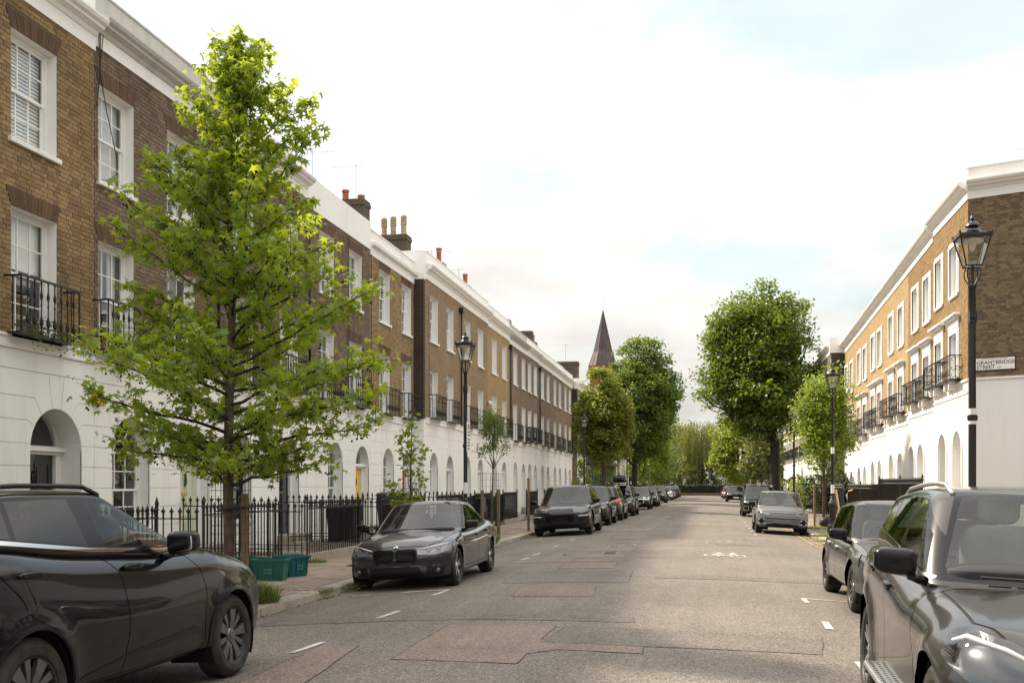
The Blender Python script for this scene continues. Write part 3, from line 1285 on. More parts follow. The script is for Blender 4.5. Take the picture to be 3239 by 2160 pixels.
def rusticated(h, xf, W, openings, ztop, detail, mat='stucco'):
	"""channelled ground floor: recessed backing, block by block in front. openings: (a0,a1,zs) with round heads, bottoms given too"""
	zj = 3.50
	mb = MB(xf)
	n = -.016
	ed = [0.0]
	for (a0, a1, zs, zb) in openings:
		ed += [a0, a1]
	ed.append(W)
	for i in range(0, len(ed), 2):
		mb.face([(ed[i], n, -.05), (ed[i + 1], n, -.05), (ed[i + 1], n, ztop), (ed[i], n, ztop)])
	for (a0, a1, zs, zb) in openings:
		ac, r = (a0 + a1) / 2, (a1 - a0) / 2
		mb.face([(p[0], n, p[1]) for p in [(a1, zs)] + [(a1, ztop), (a0, ztop), (a0, zs)] + arc_pts(ac, zs, r, 180, 0, 14)[1:-1]])
		if zb > .25:
			mb.face([(a0, n, -.05), (a1, n, -.05), (a1, n, zb - .085), (a0, n, zb - .085)])
	mb.build('stucco_wall', mat, h)
	g = .008

	def side_path(op, sgn, za, zb):
		"""outline of the block end at an opening, from za up to zb; sgn -1: block lies left of the opening"""
		a0, a1, zs, zbot = op
		ac, r = (a0 + a1) / 2, (a1 - a0) / 2
		jt = {2.74: 32, 3.10: 55, 3.50: 80}

		def arc_at(z):
			"""angle where the block meets the arch for joint z"""
			for k, v in jt.items():
				if abs(k - z) < .01:
					return v
			return math.degrees(math.asin(max(0, min(1, (z - zs) / r))))
		lo, hi = arc_at(za), arc_at(zb)
		path = []
		if za > 2.5:
			path.append((ac + sgn * (za - zs) / math.tan(R(lo)) * 1.0, za + g))
		if zb <= zs:
			return [(ac + sgn * r, za + g), (ac + sgn * r, zb - g)]
		t0 = max(lo, 0)
		if za < zs:
			path.append((ac + sgn * r, za + g))
			t0 = 0
		t1 = hi
		k = 6
		for i in range(k + 1):
			an = lerp(t0 + (1.0 if za > 2.5 else 0), t1 - (1.0 if zb > 2.5 else 0), i / k)
			path.append((ac + sgn * r * math.cos(R(an)), zs + r * math.sin(R(an))))
		if zb > 2.5:
			path.append((ac + sgn * (zb - zs) / math.tan(R(hi)), zb - g))
		else:
			path[-1] = (path[-1][0], zb - g)
		return path

	blocks = []
	zs_ = JOINTS
	for za, zb in zip(zs_, zs_[1:]):
		spans = []
		prev = None
		for op in list(openings) + [None]:
			spans.append((prev, op))
			prev = op
		for L, Rr in spans:
			left = [(g * .5, za + g), (g * .5, zb - g)] if L is None else side_path(L, 1, za, zb)
			right = [(W - g * .5, za + g), (W - g * .5, zb - g)] if Rr is None else side_path(Rr, -1, za, zb)
			poly = right + left[::-1]
			blocks.append(poly)
		for op in openings:
			a0, a1, s, zbot = op
			ac, r = (a0 + a1) / 2, (a1 - a0) / 2
			if zb <= zbot - .085 + .001 or (za < zbot - .085 < zb and zbot - .085 - za > .08):
				blocks.append([(a0, za + g), (a1, za + g), (a1, min(zb, zbot - .085) - g), (a0, min(zb, zbot - .085) - g)])
			if abs(zb - 3.50) < .01:
				tp = (3.5 - g - s) / math.tan(R(81))
				blocks.append([(p[0], p[1]) for p in arc_pts(ac, s, r, 99, 81, 4)][::-1] + [(ac - tp, 3.5 - g), (ac + tp, 3.5 - g)][::1][::-1][::-1])
	joined = MB(xf)
	for poly in blocks:
		# drop degenerate
		A = 0
		for (x0, y0), (x1, y1) in zip(poly, poly[1:] + poly[:1]):
			A += x0 * y1 - x1 * y0
		if abs(A) < .004:
			continue
		if A < 0:
			poly = poly[::-1]
		if detail:
			mb = MB(xf)
			mb.prism(poly, -.018, 0.0, caps=(False, True))
			mb.build('stucco_block', mat, h, org=xf((poly[0][0], 0, poly[0][1])))
		else:
			joined.prism(poly, -.018, 0.0, caps=(False, True))
	if joined.f:
		joined.build('stucco_blocks', mat, h)["kind"] = "stuff"
	# frieze and string course
	mb = MB(xf)
	mb.box((0, -.016, 3.512), (W, .002, ztop - .21))
	mb.box((0, -.016, ztop - .21), (W, .045, ztop - .05))
	mb.box((0, -.016, ztop - .05), (W, .065, ztop))
	bev(mb.build('string_course', mat, h), .006)


def cornice(h, xf, W, zb, style, mat='stucco', ztop=10.2, depth=.3):
	fr = .36
	mb = MB(xf)
	if style == 'plain':
		mb.box((0, -depth, zb), (W, .03, ztop))
		bev(mb.build('parapet', mat, h), .01)
		return
	mb.box((0, -depth, zb), (W, .03, zb + fr))
	mb.build('frieze', mat, h)
	mb = MB(xf)
	if style == 'box':
		prof = [(.03, zb + fr - .10), (.16, zb + fr - .06), (.18, zb + fr + .03), (.03, zb + fr + .04)]
	else:
		prof = [(.03, zb + fr - .12), (.06, zb + fr - .11), (.09, zb + fr - .05), (.20, zb + fr - .01), (.21, zb + fr + .03), (.27, zb + fr + .06), (.30, zb + fr + .11), (.30, zb + fr + .14), (.03, zb + fr + .19)]
	for (p, q) in zip(prof, prof[1:]):
		mb.face([(0, p[0], p[1]), (W, p[0], p[1]), (W, q[0], q[1]), (0, q[0], q[1])])
	mb.face([(0, p[0], p[1]) for p in prof])
	mb.face([(W, p[0], p[1]) for p in prof[::-1]])
	mb.build('cornice', mat if style != 'old' else 'stucco_old', h)
	mb = MB(xf)
	mb.box((0, -depth, zb + fr + .002), (W, .028, ztop))
	mb.box((0, -depth - .03, ztop), (W, .05, ztop + .05))
	bev(mb.build('parapet', mat if style != 'old' else 'stucco_old', h), .008)


def brick_front(h, xf, W, z0, z1, holes, mat, mortar, mode, cam_score=None, side=1, arches=True, arch_mat='brick_arch', n_single=300, rot=0.0):
	"""mode 'geo': every brick built; 'tex': one wall sheet. holes (a0,a1,z0,z1)"""
	n = -.012 if mode == 'geo' else 0.0
	# backing wall cut round the holes
	xs = sorted({0, W} | {q for o in holes for q in o[:2]})
	zs = sorted({z0, z1} | {q for o in holes for q in o[2:]})
	mb = MB(xf)
	for xa, xb in zip(xs, xs[1:]):
		run = None
		for za, zb in zip(zs, zs[1:]):
			inside = any(o[0] - 1e-6 <= xa and xb <= o[1] + 1e-6 and o[2] - 1e-6 <= za and zb <= o[3] + 1e-6 for o in holes)
			if not inside:
				mb.face([(xa, n, za), (xb, n, za), (xb, n, zb), (xa, n, zb)])
	mb.build('wall', mortar if mode == 'geo' else mat, h)
	AH = .30
	vous = []
	traps = []
	if arches:
		for (a0, a1, za, zb) in holes:
			e = .13
			traps.append((a0, a1, zb, zb + AH, e))
			k = int(round((a1 - a0) / .078))
			for i in range(k):
				p0, p1 = i / k, (i + 1) / k
				vous.append([(lerp(a0, a1, p0) + .003, zb + .004), (lerp(a0, a1, p1) - .003, zb + .004),
							 (lerp(a0 - e, a1 + e, p1) - .003, zb + AH - .004), (lerp(a0 - e, a1 + e, p0) + .003, zb + AH - .004)])
	if mode != 'geo':
		if vous:
			mb = MB(xf)
			for q in vous:
				mb.prism(q, -.002, .006, caps=(False, True))
			mb.build('flat_arches', arch_mat, h)["kind"] = "stuff"
		return
	bricks = []
	z = z0
	row = 0
	while z < z1 - .02:
		hgt = min(.075, z1 - z) - .009
		# free intervals
		iv = [(0.0, W)]
		cuts = [(o[0], o[1]) for o in holes if o[2] < z + hgt and o[3] > z + .004]
		for (a0, a1, za, zb, e) in traps:
			if za < z + hgt * .6 and zb > z + hgt * .6:
				f = (z + .035 - za) / (zb - za)
				cuts.append((a0 - e * f, a1 + e * f))
		for c0, c1 in cuts:
			nv = []
			for s, t in iv:
				if c1 <= s or c0 >= t:
					nv.append((s, t))
				else:
					if c0 > s:
						nv.append((s, c0))
					if c1 < t:
						nv.append((c1, t))
			iv = nv
		x = -(.16 if row % 2 else 0.0)
		i = row
		while x < W:
			w = .215 if i % 2 else .1025
			b0, b1 = x + .005, x + w + .005
			for s, t in iv:
				c0, c1 = max(b0, s + .003), min(b1, t - .003)
				if c1 - c0 > .03:
					bricks.append((c0, c1, z + .0045, z + .0045 + hgt))
			x += w + .010
			i += 1
		z += .075
		row += 1
	# the bricks that show largest become pieces of their own
	single = set()
	if cam_score and n_single:
		sc = sorted(((cam_score(b), i) for i, b in enumerate(bricks)), reverse=True)
		single = {i for s, i in sc[:n_single] if s > 0}
	rest = MB(xf)
	for i, (c0, c1, za, zb) in enumerate(bricks):
		j = random.uniform(-.004, .004)
		k = random.uniform(-.0015, .0015)
		if i in single:
			key = 'brick' + mat
			me = shared_box(key, 'brick', (.016, 1, 1), mat)
			p = xf((c0, -.014 + j, za + k))
			if side < 0:
				p = (p[0] - .016, p[1], p[2])
			o = put_box('brick', me, h, p)
			o.scale = (1, c1 - c0, zb - za)
			o.rotation_euler = (0, 0, rot)
		else:
			rest.box((c0, -.014, za + k), (c1, .002 + j, zb + k), skip=('y0',))
	rest.build('bricks', mat, h, recalc=False)["kind"] = "stuff"
	if vous:
		mb = MB(xf)
		for q in vous:
			j = random.uniform(-.002, .004)
			mb.prism(q, -.014, .004 + j, caps=(False, True))
		mb.build('flat_arches', arch_mat, h)["kind"] = "stuff"


def hull(h, xf, W, depth, z1, mat='brick_far_brown', ends=True):
	"""the rest of the house: party walls, back, roof"""
	mb = MB(xf)
	mb.face([(0, -.3, -.05), (0, -depth, -.05), (0, -depth, z1), (0, -.3, z1)])
	mb.face([(W, -.3, -.05), (W, -depth, -.05), (W, -depth, z1), (W, -.3, z1)])
	mb.face([(0, -depth, -.05), (W, -depth, -.05), (W, -depth, z1), (0, -depth, z1)])
	mb.face([(0, -.3, -.05), (W, -.3, -.05), (W, -.3, 0), (0, -.3, 0)])
	mb.face([(0, -.02, -.05), (0, -.3, -.05), (0, -.3, z1), (0, -.02, z1)])
	mb.face([(W, -.02, -.05), (W, -.3, -.05), (W, -.3, z1), (W, -.02, z1)])
	mb.build('party_wall', mat, h)
	mb = MB(xf)
	mb.face([(0, -.31, z1 - .35), (W, -.31, z1 - .35), (W, -depth / 2, z1 - .9), (0, -depth / 2, z1 - .9)])
	mb.face([(0, -depth, z1 - .35), (W, -depth, z1 - .35), (W, -depth / 2, z1 - .9), (0, -depth / 2, z1 - .9)])
	mb.build('roof', 'roof_slate', h)


def baluster_mb(xf, a, z0, z1, n, r=.011, urn=True):
	mb = MB(xf)
	H = z1 - z0
	prof = [(r, 0), (r, .06 * H), (r * 1.7, .08 * H), (r, .10 * H)]
	if urn:
		prof += [(r, .14 * H), (r * 2.6, .19 * H), (r * 3.0, .24 * H), (r * 2.0, .30 * H), (r, .36 * H), (r * .9, .52 * H), (r * 1.6, .55 * H), (r * .9, .58 * H), (r * 1.0, .64 * H), (r * 2.0, .69 * H), (r * 2.4, .73 * H), (r * 1.4, .79 * H), (r, .84 * H)]
	prof += [(r, .95 * H), (r * 1.5, .97 * H), (r, H)]
	rings = []
	mb.lathe([(p[0], p[1]) for p in prof], (a, n, z0), 7)
	return mb


def balconette(h, xf, a0, a1, z0, z1, proj=.30, detail=2, ornate=False):
	"""cast-iron window guard: tray, rail, end panels, balusters"""
	mb = MB(xf)
	mb.box((a0, .01, z0 - .03), (a1, proj, z0))
	mb.box((a0, proj - .02, z1 - .03), (a1, proj + .012, z1 + .005))
	mb.box((a0, .0, z1 - .03), (a0 + .025, proj - .02, z1))
	mb.box((a1 - .025, .0, z1 - .03), (a1, proj - .02, z1))
	mb.box((a0, proj - .014, z0 + .10), (a1, proj + .004, z0 + .12))
	for a in (a0 + .012, a1 - .012):
		mb.tube([(a, proj - .005, z0), (a, proj - .005, z1)], .016, 6)
	if not ornate:
		for a in (a0 + .012, a1 - .012):
			mb.tube([(a, proj * .5, z0), (a, proj * .5, z1 - .02)], .010, 5)
	b = mb.build('balcony', 'black_iron', h)
	k = max(4, int(round((a1 - a0) / (.27 if ornate else .165))))
	if detail >= 2:
		me = None
		for i in range(1, k):
			a = lerp(a0, a1, i / k)
			if me is None:
				q = baluster_mb(None, 0, 0, z1 - .02 - z0, 0)
				me = q.mesh('baluster', smooth=True)
				me.materials.append(MAT['black_iron'])
			put_box('baluster', me, b, xf((a, proj - .005, z0)))
	else:
		mb = MB(xf)
		for i in range(1, k):
			a = lerp(a0, a1, i / k)
			if ornate:
				s = .05
				H = z1 - z0
				pts = [(a + s * math.sin(t * 6.283 * 1.0), proj - .005, z0 + H * t) for t in [j / 10 for j in range(11)]]
				mb.tube(pts, .0075, 4, caps=False)
				pts = [(a - s * math.sin(t * 6.283), proj - .005, z0 + H * t) for t in [j / 10 for j in range(11)]]
				mb.tube(pts, .0075, 4, caps=False)
				for zz in (.25, .5, .75):
					mb.box((a - .022, proj - .012, z0 + H * zz - .014), (a + .022, proj + .004, z0 + H * zz + .014))
			else:
				mb.lathe([(.010, 0), (.010, .1), (.026, .16), (.026, .22), (.010, .30), (.010, .58), (.020, .62), (.010, .66), (.010, z1 - z0 - .02)], (a, proj - .005, z0), 5)
		mb.build('balusters', 'black_iron', b)["kind"] = "stuff"
	if ornate:
		# pierced end panel: a stem with paired scrolls
		for a in (a0 + .012, a1 - .012):
			mb = MB(xf)
			c = proj * .5
			H = z1 - z0
			mb.tube([(a, c, z0), (a, c, z1)], .012, 5)
			for zz, sg in ((.80, 1), (.80, -1), (.45, 1), (.45, -1), (.15, 1), (.15, -1)):
				pts = []
				for j in range(12):
					an = j / 11 * 4.4
					rr = .085 * (1 - .6 * j / 11) * (proj / .38)
					pts.append((a, c + sg * (.085 * proj / .38 - rr * math.cos(an)), z0 + H * zz + rr * math.sin(an) * (1 if zz > .5 else -1) * 1.2))
				mb.tube(pts, .009, 4, caps=False)
			mb.build('end_panel', 'black_iron', b)
	return b


# ------------------------------------------------------------------ camera-side helper: which bricks show largest
def visible_score(xf, occluded=None):
	cx, cy, cz = 0, 0, 1.73
	th = math.atan(620.5 / 3300.0)
	c, s = math.cos(th), math.sin(th)

	def f(b):
		p = xf(((b[0] + b[1]) / 2, 0, (b[2] + b[3]) / 2))
		zc = -p[0] * s + p[1] * c
		if zc < 1:
			return 0
		u = 1619.5 + 3300 * (p[0] * c + p[1] * s) / zc
		v = 1531 - 3300 * (p[2] - 1.73) / zc
		if u < 2 or u > 3237 or v < 2 or v > 2158:
			return 0
		if occluded and occluded(u, v):
			return 0
		return (b[1] - b[0]) * (b[3] - b[2]) / zc ** 2
	return f


# ================================================================== the west terrace
LW = 'west terrace'
BAYW = 1.13


def west_house(i, Y0, Y1, X, bays, z_st, z_bt, bmat, mortar, mode, label, door_mat, door_a, win_a, cstyle, ptop, det, fills, top=(7.05, 8.73), first=(4.06, 6.0), n_single=0, frame='white_paint', smat='stucco', occ=None, zoff=0.0, ddep=.22):
	h = root('terrace_house', (X, Y0, 0), label, 'house', 'terraced houses on the west side')
	xf = xf_side(X, Y0, 1, zoff)
	W = Y1 - Y0
	holes = []
	for b in bays:
		a = b - Y0
		holes.append((a - BAYW / 2, a + BAYW / 2, first[0], first[1]))
		holes.append((a - BAYW / 2, a + BAYW / 2, top[0], top[1]))
	brick_front(h, xf, W, z_st, z_bt, holes, bmat, mortar, mode, visible_score(xf, occ) if n_single else None, 1, True, 'brick_arch' if mode == 'geo' else bmat, n_single)
	for k, o in enumerate(holes):
		fl = fills[k % len(fills)]
		sash_window(h, xf, o[0], o[1], o[2], o[3], det, 3 if det else 2, 2, .16, fl, frame='white_paint')
		if k % 2 == 0:
			balconette(h, xf, o[0] - .18, o[1] + .20, z_st + .02, z_st + .88, .30, det)
	ops = []
	if win_a:
		ops.append((win_a[0] - Y0, win_a[1] - Y0, 2.33, .92))
	ops.append((door_a[0] - Y0, door_a[1] - Y0, 2.28, .0))
	rusticated(h, xf, W, ops, z_st, det > 0, smat)
	if win_a:
		sash_window(h, xf, ops[0][0], ops[0][1], .92, 2.33, max(1, det), 3, 2, .2, fills[-1], frame=frame, arch=2.33)
	panelled_door(h, xf, ops[-1][0], ops[-1][1], .46, 2.28, door_mat, ddep, detail=det)
	cornice(h, xf, W, z_bt, cstyle, smat, ptop)
	hull(h, xf, W, 8.5, z_bt)
	return h


tree_occ = lambda u, v: (330 < u < 1150 and v > 300)
west_house(0, 11.3, 16.5, -10.5, (12.2, 14.86), 4.03, 9.26, 'brick_stock', 'mortar_dark', 'geo',
		   'golden brown brick house with louvred blinds and planted iron balcony, nearest on the west terrace', 'black_gloss', (14.75, 16.12), (11.7, 12.95), 'mould', 10.45, 2,
		   ['halfblind', 'blind', 'halfblind', 'blind', 'curtain'], n_single=300, ddep=.42)
west_house(1, 16.5, 21.0, -10.5, (17.19, 19.55), 4.06, 9.36, 'brick_sooty', 'mortar', 'geo',
		   'sooty brick house with pale green door beside the golden brown one', 'door_green', (19.5, 20.72), (17.05, 18.32), 'old', 10.32, 2,
		   ['curtain', 'shade', None, 'curtain', None], n_single=300, smat='stucco')
west_house(2, 21.0, 26.25, -10.5, (22.38, 25.08), 4.06, 9.32, 'brick_sooty', 'mortar', 'geo',
		   'sooty brick house with black window frame and navy door behind the large tree', 'door_navy', (24.45, 25.75), (21.6, 22.85), 'mould', 10.15, 2,
		   ['curtain', None, 'shade', 'halfblind', 'shade'], frame='black_gloss')
west_house(3, 26.25, 31.55, -10.5, (27.75, 30.18), 4.06, 9.12, 'brick_sooty', 'mortar', 'geo',
		   'brown brick house with a bright yellow front door and plain white parapet', 'door_yellow', (30.2, 31.45), (27.85, 29.05), 'plain', 10.0, 2,
		   [None, 'curtain', None, 'curtain', None])
west_house(4, 31.55, 36.75, -10.5, (33.07, 35.6), 4.02, 8.98, 'brick_tan', 'mortar', 'geo',
		   'brown brick house with a dark red front door next to the step in the terrace', 'door_red', (35.1, 36.3), (32.9, 34.1), 'box', 9.75, 1,
		   ['curtain', None, None, 'shade', 'shade'])

GX = -10.12
G2 = [
	(36.75, 42.05, (37.95, 40.44), 'brick_far_tan', 'pale tan brick house at the step in the terrace, its flank dark', 'door_grey', 4.16, 9.22, 10.2, 'mould'),
	(42.05, 47.65, (43.51, 46.1), 'brick_far_tan', 'tan brick house behind the tall lamp post, white parapet and twin clay pots', 'white_paint', 4.14, 9.20, 10.2, 'mould'),
	(47.65, 53.05, (49.22, 51.69), 'brick_far_gold', 'bright yellow brick house with white wall lamp, midway along the west terrace', 'white_paint', 4.12, 9.12, 10.1, 'mould'),
	(53.05, 58.3, (54.76, 57.29), 'brick_far_brown', 'dark brown brick house with stained cornice after the bright yellow one', 'white_paint', 4.02, 9.02, 10.0, 'old'),
	(58.3, 62.6, (59.29, 61.35), 'brick_far_brown', 'brown brick house with white box on its parapet, second beyond the bright yellow one', 'door_grey', 4.12, 9.05, 10.0, 'mould'),
	(62.6, 67.9, (64.08, 66.37), 'brick_far_brown', 'brown brick house third beyond the bright yellow one', 'white_paint', 4.08, 9.0, 9.95, 'mould'),
	(67.9, 73.2, (69.4, 71.84), 'brick_far_brown', 'brown brick house with purple flowers on its balconies', 'white_paint', 4.05, 8.98, 9.95, 'mould'),
	(73.2, 78.5, (74.72, 77.07), 'brick_far_brown', 'last brown brick house before the terrace steps out towards the church', 'white_paint', 4.0, 8.95, 9.9, 'mould'),
]
for k, (y0, y1, bays, bm, lab, dm, zst, zbt, ptop, cst) in enumerate(G2):
	b0, b1 = bays
	hh = west_house(5 + k, y0, y1, GX, bays, zst, zbt, bm, None, 'tex', lab, dm, (b1 - .58, b1 + .58), (b0 - .58, b0 + .58), cst, ptop, 1 if k < 3 else 0,
					[[None, 'curtain', 'shade'], ['shade', None, 'curtain'], ['shade', 'shade', None]][k % 3])
	if k == 0:   # dark flank where the terrace steps forward
		mb = MB()
		mb.box((-10.52, 36.56, -.03), (GX - .002, 36.748, 4.10))
		mb.build('flank_stucco', 'stucco', hh)
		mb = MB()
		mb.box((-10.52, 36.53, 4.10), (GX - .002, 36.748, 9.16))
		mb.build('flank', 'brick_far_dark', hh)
		mb = MB()
		mb.box((-12.6, 36.53, 9.16), (GX + .02, 36.748, 10.2))
		mb.build('flank_parapet', 'stucco', hh)

# terrace beyond, a step further forward, then the white row past the school
west_house(20, 78.5, 84.0, -9.72, (79.6, 82.2), 4.15, 8.95, 'brick_far_brown', None, 'tex', 'end brick house of the terrace half hidden by the reddish maple', 'door_grey', (81.6, 82.7), (79.1, 80.2), 'mould', 9.7, 0, [None, 'shade'])
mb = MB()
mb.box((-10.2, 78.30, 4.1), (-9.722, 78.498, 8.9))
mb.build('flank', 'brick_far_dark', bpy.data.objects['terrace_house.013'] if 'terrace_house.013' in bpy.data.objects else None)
for k, (y0, y1) in enumerate(((112, 117.5), (117.5, 123), (123, 128.5))):
	west_house(21 + k, y0, y1, -9.6, (y0 + 1.4, y0 + 4.0), 4.6, 8.6, 'brick_far_brown', None, 'tex',
			   ['white fronted house beyond the green glazed school building', 'second white fronted house beyond the green glazed school building', 'third white fronted house beyond the green glazed school building'][k],
			   'door_grey', (y0 + 3.4, y0 + 4.6), (y0 + .8, y0 + 2.0), 'mould', 9.4, 0, [None, 'shade'])
# ================================================================== east terrace
def arch_band(mb, ac, zs, r, w, z_bot, n0, n1):
	o1, o2 = arc_pts(ac, zs, r + w, 0, 180, 14), arc_pts(ac, zs, r, 0, 180, 14)
	for i in range(14):
		mb.prism([o1[i], o1[i + 1], o2[i + 1], o2[i]], n0, n1)
	mb.box((ac - r - w, n0, z_bot), (ac - r, n1, zs))
	mb.box((ac + r, n0, z_bot), (ac + r + w, n1, zs))


def surround(h, xf, a0, a1, z0, z1, hood):
	"""moulded white architrave, first-floor ones with a frieze and hood on top"""
	mb = MB(xf)
	w = .16
	for k, (e, n) in enumerate(((w, .035), (w * .55, .06))):
		mb.box((a0 - e, .0, z0 - .02), (a0 - .001, n, z1 + e))
		mb.box((a1 + .001, .0, z0 - .02), (a1 + e, n, z1 + e))
		mb.box((a0 - .001, .0, z1 + .001), (a1 + .001, n, z1 + e))
	mb.build('architrave', 'white_paint', h)
	if hood:
		mb = MB(xf)
		mb.box((a0 - w, .0, z1 + w), (a1 + w, .05, z1 + w + .26))
		mb.box((a0 - w - .06, .0, z1 + w + .26), (a1 + w + .06, .14, z1 + w + .32))
		mb.box((a0 - w - .12, .0, z1 + w + .32), (a1 + w + .12, .22, z1 + w + .38))
		mb.box((a0 - w - .09, .0, z1 + w + .38), (a1 + w + .09, .17, z1 + w + .42))
		bev(mb.build('hood', 'white_paint', h), .008)


def east_house(k, Y0, Y1, bays, zoff, label, mode, det, ptop, X=FR, bm='brick_far_gold', arches_a=None, n_single=0, slope=0.0, smat='stucco_warm'):
	h = root('terrace_house', (X, Y0, 0), label, 'house', 'terraced houses on the east side')
	xf = xf_side(X, Y0, -1, 0)
	W = Y1 - Y0
	zs, zb = 4.78 + zoff, 9.97 + zoff
	holes = []
	for b in bays:
		a = b - Y0
		holes.append((a - .5, a + .5, 4.95 + zoff, 6.30 + zoff + .0))
		holes.append((a - .5, a + .5, 7.5 + zoff, 8.98 + zoff))
	brick_front(h, xf, W, zs, zb, holes, 'brick_gold' if mode == 'geo' else bm, 'mortar', mode, visible_score(xf) if n_single else None, -1, False, n_single=n_single)
	for i, o in enumerate(holes):
		sash_window(h, xf, o[0], o[1], o[2], o[3], det, 2, 2, .12, ['blind2', 'shade', 'blind2'][(i + k) % 3])
		surround(h, xf, o[0], o[1], o[2], o[3], i % 2 == 0)
		if i % 2 == 0:
			balconette(h, xf, o[0] - .42, o[1] + .42, zs + .10, zs + .80, .33, 1, ornate=True)
			for q in (-.3, .3):
				mb = MB(xf)
				mb.prism([((o[0] + o[1]) / 2 + q - .06, zs + .07), ((o[0] + o[1]) / 2 + q + .06, zs + .07), ((o[0] + o[1]) / 2 + q + .04, zs - .2), ((o[0] + o[1]) / 2 + q - .04, zs - .2)], .0, .24)
				mb.build('bracket', 'stucco_warm', h)
	# stucco ground floor
	ops = [(a - Y0 - .5, a - Y0 + .5, 2.78 + zoff, 0.95 if i % 2 == 0 else .0) for i, a in enumerate(arches_a or bays)]
	mb = MB(xf)
	ed = [0.0]
	for o in ops:
		ed += [o[0], o[1]]
	ed.append(W)
	for i in range(0, len(ed), 2):
		mb.face([(ed[i], 0, -.6), (ed[i + 1], 0, -.6), (ed[i + 1], 0, zs), (ed[i], 0, zs)])
	for (a0, a1, s, b) in ops:
		ac, r = (a0 + a1) / 2, (a1 - a0) / 2
		mb.face([(p[0], 0, p[1]) for p in [(a1, s), (a1, zs), (a0, zs), (a0, s)] + arc_pts(ac, s, r, 180, 0, 14)[1:-1]])
		mb.face([(a0, 0, -.6), (a1, 0, -.6), (a1, 0, b - .085), (a0, 0, b - .085)])
	mb.build('stucco_wall', smat, h)
	for i, (a0, a1, s, b) in enumerate(ops):
		mb = MB(xf)
		arch_band(mb, (a0 + a1) / 2, s, (a1 - a0) / 2 + .06, .10, max(b, .1), .0, .045)
		mb.build('arch_moulding', 'stucco_warm', h)
		if b > .3:
			sash_window(h, xf, a0, a1, b, s, 1, 2, 2, .2, 'shade', arch=s)
		else:
			panelled_door(h, xf, a0, a1, .3, s, ['door_grey', 'black_gloss', 'white_paint'][k % 3], .35, detail=1)
	mb = MB(xf)
	mb.box((0, .0, zs - .42), (W, .03, zs - .36))
	mb.box((0, .0, zs - .06), (W, .05, zs))
	mb.build('string_course', 'stucco_warm', h)
	sl = slope
	cxf = lambda p: (X - p[1], Y0 + p[0], p[2] + sl * (p[0] - W / 2))
	cornice(h, cxf, W, zb - abs(sl) * W / 2 * .6, 'mould', 'stucco_warm', ptop)
	hull(h, xf, W, 8, zb, 'brick_far_tan')
	return h, xf


RH = [
	(32.15, 36.9, (33.85, 35.95), 0.0, 10.85, (33.4, 35.44)),
	(36.9, 41.35, (37.85, 39.9), -.20, 10.35, (38.9, 40.6)),
	(41.35, 46.3, (42.75, 44.95), -.38, 10.2, (42.9, 44.9)),
	(46.3, 51.0, (47.85, 49.75), -.56, 9.95, None),
	(51.0, 55.5, (52.2, 54.15), -.75, 9.8, None),
	(55.5, 60.3, (56.95, 59.0), -.92, 9.55, None),
]
RL = ['golden brick corner house carrying the street name plate on its flank', 'golden brick house second from the corner on the east side', 'golden brick house third from the corner on the east side',
	  'golden brick house fourth from the corner on the east side', 'golden brick house fifth from the corner on the east side', 'golden brick house sixth from the corner, before the darker projecting one']
for k, (y0, y1, bays, zo, pt, ar) in enumerate(RH):
	hh, xfR = east_house(k, y0, y1, bays, zo, RL[k], 'geo' if k < 2 else 'tex', 1, pt, arches_a=ar, n_single=0, slope=-.039 if k else 0)
	if k == 0:
		corner_house = hh
hh, _ = east_house(6, 60.3, 65.0, (61.5, 63.6), -1.0, 'darker brick house projecting from the east terrace, shaded flank to the camera', 'tex', 0, 9.75, X=6.7, bm='brick_far_brown')
mb = MB()
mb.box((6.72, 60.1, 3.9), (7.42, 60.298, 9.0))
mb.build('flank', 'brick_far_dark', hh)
mb = MB()
mb.box((6.6, 60.05, 9.0), (8.5, 60.299, 9.85))
mb.build('flank_parapet', 'stucco_warm', hh)
for k, (y0, y1) in enumerate(((65.0, 70), (70, 75), (75, 80), (80, 85), (85, 90), (90, 95), (95, 100))):
	east_house(7 + k, y0, y1, (y0 + 1.4, y0 + 3.6), -1.05, ['first', 'second', 'third', 'fourth', 'fifth', 'sixth', 'seventh'][k] + ' house past the projecting dark brick one, glimpsed behind the trees on the east side', 'tex', 0, 9.5, X=6.9)

for k, (y0, y1) in enumerate(((-14.0, -8.6), (-8.6, -3.2), (-3.2, 2.2), (2.2, 7.6), (7.6, 13.0))):  # near block out of view, added for car sides and windows to reflect
	east_house(20 + k, y0, y1, (y0 + 1.5, y0 + 3.9), -.1, ['first', 'second', 'third', 'fourth', 'fifth'][k] + ' brown brick house of the near block on the east side', 'tex', 0, 10.3, X=8.3, bm='brick_far_brown', smat='brick_far_brown')

# flank wall of the corner house, running obliquely along the side street
GD = Vector((.92, -.39, 0)).normalized()
GN = Vector((-.39, -.92, 0)).normalized()
GC = Vector((FR, 32.15, 0))
gxf = lambda p: tuple(GC + GD * p[0] + GN * p[1] + Vector((0, 0, p[2])))
GL = 9.0
GROT = math.atan2(GN.y, GN.x)
brick_front(corner_house, gxf, 3.6, 4.79, 9.97, [], 'brick_gable', 'mortar', 'geo', visible_score(gxf), 1, False, n_single=300, rot=GROT)
mb = MB(gxf)
mb.box((3.6, -.3, 4.79), (GL, .0, 9.97))
mb.build('flank', 'brick_far_tan', corner_house)
mb = MB(gxf)
mb.box((.0, -.3, -.05), (GL, .022, 4.74))
mb.box((.0, -.3, 4.74), (GL, .06, 4.80))
mb.build('flank_stucco', 'stucco_warm', corner_house)
cornice(corner_house, gxf, GL, 9.97, 'mould', 'stucco_warm', 10.85)
mb = MB()
